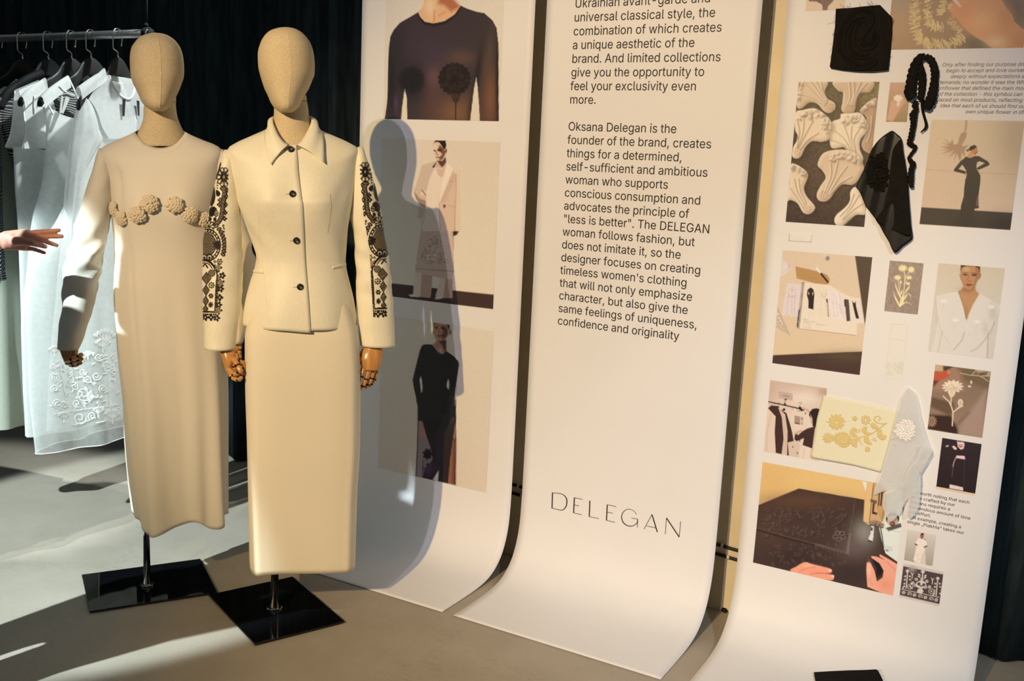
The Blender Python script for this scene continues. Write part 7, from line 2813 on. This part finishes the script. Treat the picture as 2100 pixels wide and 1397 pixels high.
# sheer white long-sleeved top with organza skirt
X = HXS[5]
g = empty('sheer_dress', (X, BARY, .4), 'sheer white long-sleeved dress with round neck and white embroidered organza hem', 'garment', 'garments on the clothes rail')
BB = [(282, 176, None), (320, 168, None), (380, 150, None), (450, 118, None), (545, 62, None), (680, 55, None), (800, 60, None), (880, 68, None), (931, 74, None)]
BODY = hung_body('body', X, px_rows(X, BB, [.040, .045, .048, .050, .056, .060, .064, .066, .068]), M['white_sheer'], g, nr=60, nt=110, folds=.010, seed=21)
BB2 = [(290, 182, None), (380, 158, None), (480, 132, None), (600, 118, None), (760, 104, None), (884, 98, None)]
hung_body('lining', X - .006, px_rows(X, BB2, [.030, .036, .040, .042, .044, .046]), M['white_cloth'], g, folds=.006, seed=22)
arm = [(166, 198), (178, 212), (187, 232), (193, 258), (205, 284)]
neck = [(216, 156), (224, 178), (236, 198), (247, 230), (256, 284)]
yoke('front_panel', X, arm, neck, 14, M['white_mesh'], g, 1)
yoke('front_panel', X, neck, [(300, 170), (302, 190), (304, 215), (306, 245), (310, 284)], 14, M['white_mesh'], g, 1, .014)
yoke('back_panel', X, arm, [(216, 156), (240, 160), (262, 168), (285, 225), (300, 284)], 14, M['white_mesh'], g, -1)
trim('neck_binding', [pt(X, .014 + .02 * k, *s) for k, s in zip((0, .5, 1, 1.2, 1, .5, 0), ((219, 160), (224, 180), (235, 197), (248, 203), (258, 197), (266, 184), (270, 166)))], .0036, M['white_trim'], g)
trim('neck_binding', [pt(X, -.012, *s) for s in ((219, 160), (232, 167), (248, 171), (262, 169), (270, 165))], .0034, M['white_trim'], g)
G = fold_over(X, ((-.175, 1.575), (-.15, 1.603), (-.105, 1.630), (-.075, 1.648), (-.06, 1.662)))
grid_mesh('shoulder_fold', G, M['white_mesh'], g, False)
SLV = [(199, 160, 172), (215, 157, 182), (240, 152, 190), (266, 147, 196), (284, 144, 204), (305, 141, 192), (350, 137, 168), (420, 131, 160), (480, 129.5, 149), (556, 123.5, 148)]
hung_body('sleeve', X + .01, [(hx(X, (l + r) / 2, y)[1], hx(X, l, y)[0], hx(X, r, y)[0], n) for (y, l, r), n in zip(SLV, (.012, .02, .03, .034, .034, .032, .030, .028, .026, .026))], M['white_mesh'], g, nr=50, nt=40, folds=.005, seed=25)
hung_body('sleeve', X + .0, [(1.565, .16, .20, .012), (1.5, .17, .25, .03), (1.3, .19, .27, .03), (1.0, .22, .28, .028)], M['white_mesh'], g, nr=24, nt=30, folds=.004, seed=26)
c0 = np.array([pt(X, -.006, *s) for s in ((227, 168), (247, 170), (246, 196), (229, 190))])
new_mesh('size_label', np.concatenate([c0, c0 + [.0015, 0, 0]]), [(3, 2, 1, 0), (4, 5, 6, 7), (0, 1, 5, 4), (1, 2, 6, 5), (2, 3, 7, 6), (3, 0, 4, 7)], M['grey_tag'], g, False)
for q in ([(232, 203), (238, 203), (236, 238), (232, 238)], [(261, 206), (266.5, 207), (266.5, 238), (264, 237)]):
    c0 = np.array([pt(X, .047, *s) for s in q])
    new_mesh('ribbon_tab', np.concatenate([c0, c0 + [.0015, 0, 0]]), [(3, 2, 1, 0), (4, 5, 6, 7), (0, 1, 5, 4), (1, 2, 6, 5), (2, 3, 7, 6), (3, 0, 4, 7)], M['hanger'], g, False)
# white embroidery on the organza skirt, raised from the cloth facing the room
bvo = bvh_of(BODY)


def raised(name, x0, y0, x1, y1, s, draw, m, lift=.0025, cell=.75):
    nx, ny = int((x1 - x0) / cell), int((y1 - y0) / cell)
    p_ = Print.__new__(Print)
    gx, gy = np.meshgrid(np.linspace(x0, x1, nx), np.linspace(y0, y1, ny))
    p_.X, p_.Y, p_.shape, p_.cell = gx, gy, gx.shape, cell
    p_.img = np.zeros(gx.shape + (1,))
    p_.c = lambda v: np.array([float(v)])
    p_.frame(*s)
    draw(p_)
    v = p_.img[..., 0]
    fk = (v[:-1, :-1] > .4).astype(int) + (v[1:, :-1] > .4) + (v[:-1, 1:] > .4) + (v[1:, 1:] > .4)
    fc = grid_faces(ny, nx)[(fk >= 2).ravel()]
    used = np.unique(fc)
    V = np.zeros((len(used), 3))
    ok = np.ones(len(used), bool)
    for i, k in enumerate(used):
        q, n_ = cast(bvo, gx.flat[k], gy.flat[k])
        if q is None:
            ok[i] = False
        else:
            V[i] = q + n_ * (lift + .001 * v.flat[k])
    mp = -np.ones(v.size, int)
    mp[used[ok]] = np.arange(ok.sum())
    fc = fc[(mp[fc] >= 0).all(1)]
    return new_mesh(name, V[ok], mp[fc], m, g)


def draw_hem(p):
    r = np.random.default_rng(4)

    def curl(x, y, R, a0, turns=1.4, w=9):
        t = np.linspace(0, turns * 2 * PI, 26)
        p.line(np.stack([x + R * (1 - t / t[-1] * .8) * np.cos(t + a0), y + R * (1 - t / t[-1] * .8) * np.sin(t + a0)], 1), w, 1.0)

    def carn(x, y, R, a0=-1.57):
        for k in range(7):
            a_ = a0 + (k - 3) * .3
            p.line([(x, y), (x + R * math.cos(a_), y + R * math.sin(a_))], 7, 1.0)
            p.ell(x + R * math.cos(a_), y + R * math.sin(a_), R * .2, R * .14, 1.0, math.degrees(a_))
        p.line([(x, y), (x - R * .6 * math.cos(a0), y - R * .6 * math.sin(a0))], 12, 1.0)

    carn(720, 200, 110)
    carn(700, 250, 80)
    carn(240, 300, 60)
    carn(560, 330, 46)
    carn(330, 930, 60)
    carn(660, 880, 60)
    carn(790, 930, 80)
    carn(620, 720, 60, -3.0)
    for x, y, R, a0 in ((225, 430, 30, 0), (245, 530, 34, 1), (240, 640, 40, 2), (265, 780, 40, 3), (390, 480, 34, 1), (400, 560, 36, 2), (510, 480, 36, 0), (430, 620, 44, 4), (660, 340, 36, 1), (740, 420, 44, 2), (800, 480, 40, 3), (640, 520, 44, 0), (520, 690, 70, 1),
                        (480, 920, 66, 0), (560, 560, 40, 3), (700, 640, 40, 2), (450, 780, 40, 1), (330, 800, 46, 2), (600, 900, 40, 2), (850, 840, 30, 1)):
        curl(x, y, R, a0)
    for i in range(90):
        x, y = r.uniform(210, 850), r.uniform(300, 830)
        p.ell(x, y, r.uniform(10, 22), r.uniform(5, 9), 1.0, r.uniform(0, 180))
    p.line([(290, 420), (320, 600), (350, 740)], 7, 1.0)
    p.line([(740, 460), (755, 620), (760, 780)], 7, 1.0)
    for k in range(56):
        p.ell(230 + 630 * k / 55, 888 - 95 * (k / 55)**.8, 5, 4, 1.0)
    for k in range(40):
        p.ell(420 + 300 * math.sin(k / 39 * 1.6), 990 - 150 * k / 39 * (1 if k < 20 else .3), 5, 5, 1.0)


raised('hem_embroidery', 98, 672, 258, 880, (60, 660, 240 / 1118), draw_hem, M['white_emb'])


def draw_patch(p):
    r = np.random.default_rng(14)
    for i in range(60):
        a0 = r.uniform(-2.6, -.5)
        R = r.uniform(0, 60)
        p.ell(1085 + R * math.cos(a0) * 1.1, 480 + R * math.sin(a0) * 1.5, r.uniform(8, 18), r.uniform(6, 12), 1.0, r.uniform(0, 180))


# hem edge of the organza
trim('hem_edge', BODY[-1, ::3].tolist() + [BODY[-1, 0].tolist()], .0016, M['white_trim'], g)

# ------------------------------------------------------------------ the visitor whose hand reaches in at the left


def fuse(pieces, voxel, name, m, parent=None, smooth=8, link=True):
    """capsules melted into one continuous skin"""
    a_ = Acc()
    for A_, B_, ra, rb in pieces:
        a_.capsule(A_, B_, ra, rb, 16)
    V = np.concatenate(a_.v)
    o = new_mesh(name, V, a_.f, m, None)
    md = o.modifiers.new('melt', 'REMESH')
    md.mode = 'VOXEL'
    md.voxel_size = voxel
    ms = o.modifiers.new('soften', 'SMOOTH')
    ms.iterations = smooth
    ms.factor = .5
    dg = bpy.context.evaluated_depsgraph_get()
    dg.update()
    me = bpy.data.meshes.new_from_object(o.evaluated_get(dg))
    o.modifiers.clear()
    old = o.data
    o.data = me
    bpy.data.meshes.remove(old)
    me.name = name
    me.polygons.foreach_set('use_smooth', np.ones(len(me.polygons), bool))
    if parent is not None:
        o.parent = parent
        o.matrix_basis = world_mat(parent).inverted()
    return o


z5 = 180 / 2096
D0 = 2.75


def hp(a, b, dep=0.0):
    return at_depth(a * z5, 440 + b * z5, D0 + dep)


def hr(w):
    return w * 1.13 * z5 * D0 / F / 2


foot = np.array([-2.51, 1.22, 0.0])
PX = lambda x, y, z: foot + np.array([x, y, z])
wrist = hp(60, 630, .004)
elbow = np.array([-2.765, 1.515, 1.135])
sh_l, sh_r = PX(-.175, .02, 1.325), PX(.175, -.01, 1.325)
body = []
B = lambda a, b, ra, rb: body.append((np.asarray(a, float), np.asarray(b, float), ra, rb))
# hand and forearm
B(elbow, wrist, .040, hr(400) * .86)
B(elbow, elbow * .55 + wrist * .45, .041, .038)
B(wrist, hp(330, 590, .0), hr(380) * .84, hr(330))
B(hp(150, 560), hp(640, 430, .006), hr(300), hr(170))
B(hp(150, 620), hp(640, 560, .006), hr(300), hr(200))
B(hp(150, 690), hp(620, 690, .010), hr(300), hr(190))
B(hp(200, 720), hp(600, 780, .014), hr(240), hr(150))
B(hp(330, 560, .0), hp(860, 430, .006), hr(220), hr(125))
B(hp(330, 610, .0), hp(860, 520, .012), hr(220), hr(125))
B(hp(330, 660, .004), hp(840, 600, .020), hr(220), hr(120))
B(hp(300, 730, .01), hp(640, 815, .026), hr(200), hr(110))
for ch in ([(860, 425, .006, 116), (1060, 408, .002, 108), (1260, 395, .0, 100), (1420, 376, .0, 84)],
           [(860, 515, .012, 118), (1090, 516, .008, 110), (1320, 520, .006, 104), (1490, 524, .006, 88)],
           [(840, 590, .020, 112), (1030, 628, .016, 104), (1220, 690, .014, 98), (1370, 742, .014, 80)],
           [(640, 812, .026, 102), (790, 822, .022, 94), (940, 872, .020, 88), (1070, 920, .020, 74)],
           [(330, 640, -.012, 210), (560, 640, -.028, 180), (790, 690, -.036, 132), (960, 730, -.036, 122), (1095, 772, -.034, 94)]):
    for p0, p1 in zip(ch[:-1], ch[1:]):
        B(hp(*p0[:3]), hp(*p1[:3]), hr(p0[3]), hr(p1[3]))
hand_parts = len(body)
# arm, torso, legs, head
B(sh_l, elbow, .050, .041)
r_el = PX(.17, -.10, 1.06)
r_wr = PX(.10, -.17, .86)
B(sh_r, r_el, .050, .040)
B(r_el, r_wr, .040, .027)
B(r_wr, r_wr + [-.01, .05, -.06], .026, .030)
for k in range(4):
    f0 = r_wr + np.array([-.03 + .018 * k, .05, -.09])
    f1 = f0 + np.array([0, .02, -.035 - .006 * (k in (1, 2))])
    f2 = f1 + np.array([.002, -.004, -.028])
    B(r_wr + [-.02 + .013 * k, .04, -.05], f0, .016, .0095)
    B(f0, f1, .0095, .0085)
    B(f1, f2, .0085, .0072)
B(r_wr + [-.03, .02, -.02], r_wr + [-.055, .05, -.06], .014, .011)
B(r_wr + [-.055, .05, -.06], r_wr + [-.058, .065, -.09], .011, .009)
B(PX(-.10, 0, 1.29), PX(.10, 0, 1.29), .085, .085)
B(PX(-.075, 0, 1.12), PX(.075, 0, 1.12), .088, .088)
B(PX(-.055, 0, .98), PX(.055, 0, .98), .088, .088)
B(PX(-.085, -.01, .84), PX(.085, -.01, .84), .105, .105)
B(PX(0, -.005, 1.3), PX(0, .005, .85), .10, .11)
B(sh_l, PX(0, 0, 1.345), .055, .06)
B(sh_r, PX(0, 0, 1.345), .055, .06)
B(PX(0, -.005, 1.33), PX(.0, .02, 1.47), .058, .050)
for s in (-1, 1):
    B(PX(.095 * s, 0, .82), PX(.09 * s, .02, .46), .088, .056)
    B(PX(.09 * s, .02, .46), PX(.09 * s, -.01, .09), .055, .036)
    B(PX(.09 * s, -.03, .05), PX(.09 * s, .13, .035), .036, .028)
    B(PX(.09 * s, -.015, .40), PX(.09 * s, -.02, .26), .052, .046)
hc = PX(.0, .045, 1.565)
hd = np.array([-.12, .993, 0])
B(hc + [0, -.035, .025], hc + hd * .02 + [0, 0, .03], .078, .076)
B(hc + hd * .03 + [0, 0, .03], hc + hd * .052 + [0, 0, -.055], .066, .040)
B(hc + hd * .086 + [0, 0, .012], hc + hd * .108 + [0, 0, -.018], .007, .011)
B(hc + hd * .09 + [-.012, 0, -.050], hc + hd * .09 + [.012, 0, -.050], .0075, .0075)
for s in (-1, 1):
    B(hc + np.array([.077 * s, -.005, .008]), hc + np.array([.079 * s, -.002, -.022]), .012, .008)
    B(hc + hd * .068 + np.array([.030 * s, 0, -.012]), hc + hd * .05 + np.array([.045 * s, 0, -.02]), .024, .02)
person = empty('person', foot, 'person in black top and dark trousers reaching one bare hand towards the white garments', 'person')
fuse(body, .0030, 'body', M['skin'], person, 3)
# clothes on the same pose
I = lambda k: body[k]
top = [(A_, B_, ra + .010, rb + .010) for A_, B_, ra, rb in body[hand_parts:hand_parts + 1]]
top += [(elbow, elbow * .45 + wrist * .55, .052, .046), (sh_r, r_el, .060, .050), (r_el, r_wr * .9 + r_el * .1, .050, .038)]
top += [(PX(-.10, 0, 1.29), PX(.10, 0, 1.29), .097, .097), (PX(-.075, 0, 1.12), PX(.075, 0, 1.12), .100, .100), (PX(-.055, 0, .98), PX(.055, 0, .98), .100, .100), (PX(-.085, -.01, .83), PX(.085, -.01, .83), .124, .124), (PX(0, -.005, 1.3), PX(0, .005, .85), .112, .122),
        (sh_l, PX(0, 0, 1.345), .065, .068), (sh_r, PX(0, 0, 1.345), .065, .068), (PX(0, -.005, 1.33), PX(0, .0, 1.39), .068, .064)]
fuse(top, .008, 'black_top', M['black_top'], person, 4)
tr = []
for s in (-1, 1):
    tr += [(PX(.085 * s, 0, .80), PX(.09 * s, .02, .46), .104, .082), (PX(.09 * s, .02, .46), PX(.09 * s, -.01, .10), .082, .070), (PX(.09 * s, -.012, .40), PX(.09 * s, -.015, .2), .078, .072)]
tr += [(PX(-.085, -.01, .83), PX(.085, -.01, .83), .118, .118)]
fuse(tr, .010, 'trousers', M['trousers'], person, 4)
for s in (-1, 1):
    fuse([(PX(.09 * s, -.045, .048), PX(.09 * s, .06, .044), .046, .044), (PX(.09 * s, .06, .040), PX(.09 * s, .155, .034), .044, .033)], .008, 'shoe', M['shoe'], person, 4)
fuse([(hc + [0, -.045, .035], hc + [0, .0, .05], .088, .084), (hc + [0, -.06, .0], hc + [0, -.075, -.13], .082, .060), (hc + [-.06, -.02, .02], hc + [-.066, -.04, -.12], .034, .030), (hc + [.06, -.02, .02], hc + [.066, -.04, -.12], .034, .030),
      (hc + hd * .045 + [0, 0, .085], hc + [0, -.05, .085], .034, .05)], .007, 'hair', M['hair'], person, 4)
for s in (-1, 1):
    a_ = Acc()
    c_ = hc + hd * .080 + np.array([.030 * s, 0, .004])
    a_.add(ICV * [.012, .008, .007] + c_, ICF)
    e_ = a_.build('eye', M['white_trim'], person)
    a_ = Acc()
    a_.add(ICV * .0045 + c_ + hd * .0065, ICF)
    a_.build('iris', M['hair'], e_)
    a_ = Acc()
    a_.tube(crom(np.array([hc + hd * .088 + np.array([.014 * s, 0, .022]), hc + hd * .087 + np.array([.03 * s, 0, .027]), hc + hd * .078 + np.array([.046 * s, 0, .020])]), 4), .0032, 6)
    a_.build('eyebrow', M['hair'], person)
# finger nails on the near thumb
a_ = Acc()
nc = hp(1085, 762, -.034 - hr(96) * .95)
for q in (0,):
    u_ = (hp(1095, 772) - hp(960, 730))
    u_ /= np.linalg.norm(u_)
    w2 = np.cross(u_, FW)
    a_.add(nc + np.outer(ICV[:, 0] * .0062, u_) + np.outer(ICV[:, 1] * .0040, w2) + np.outer(ICV[:, 2] * .0012, FW), ICF)
a_.build('thumb_nail', M['nail'], person)
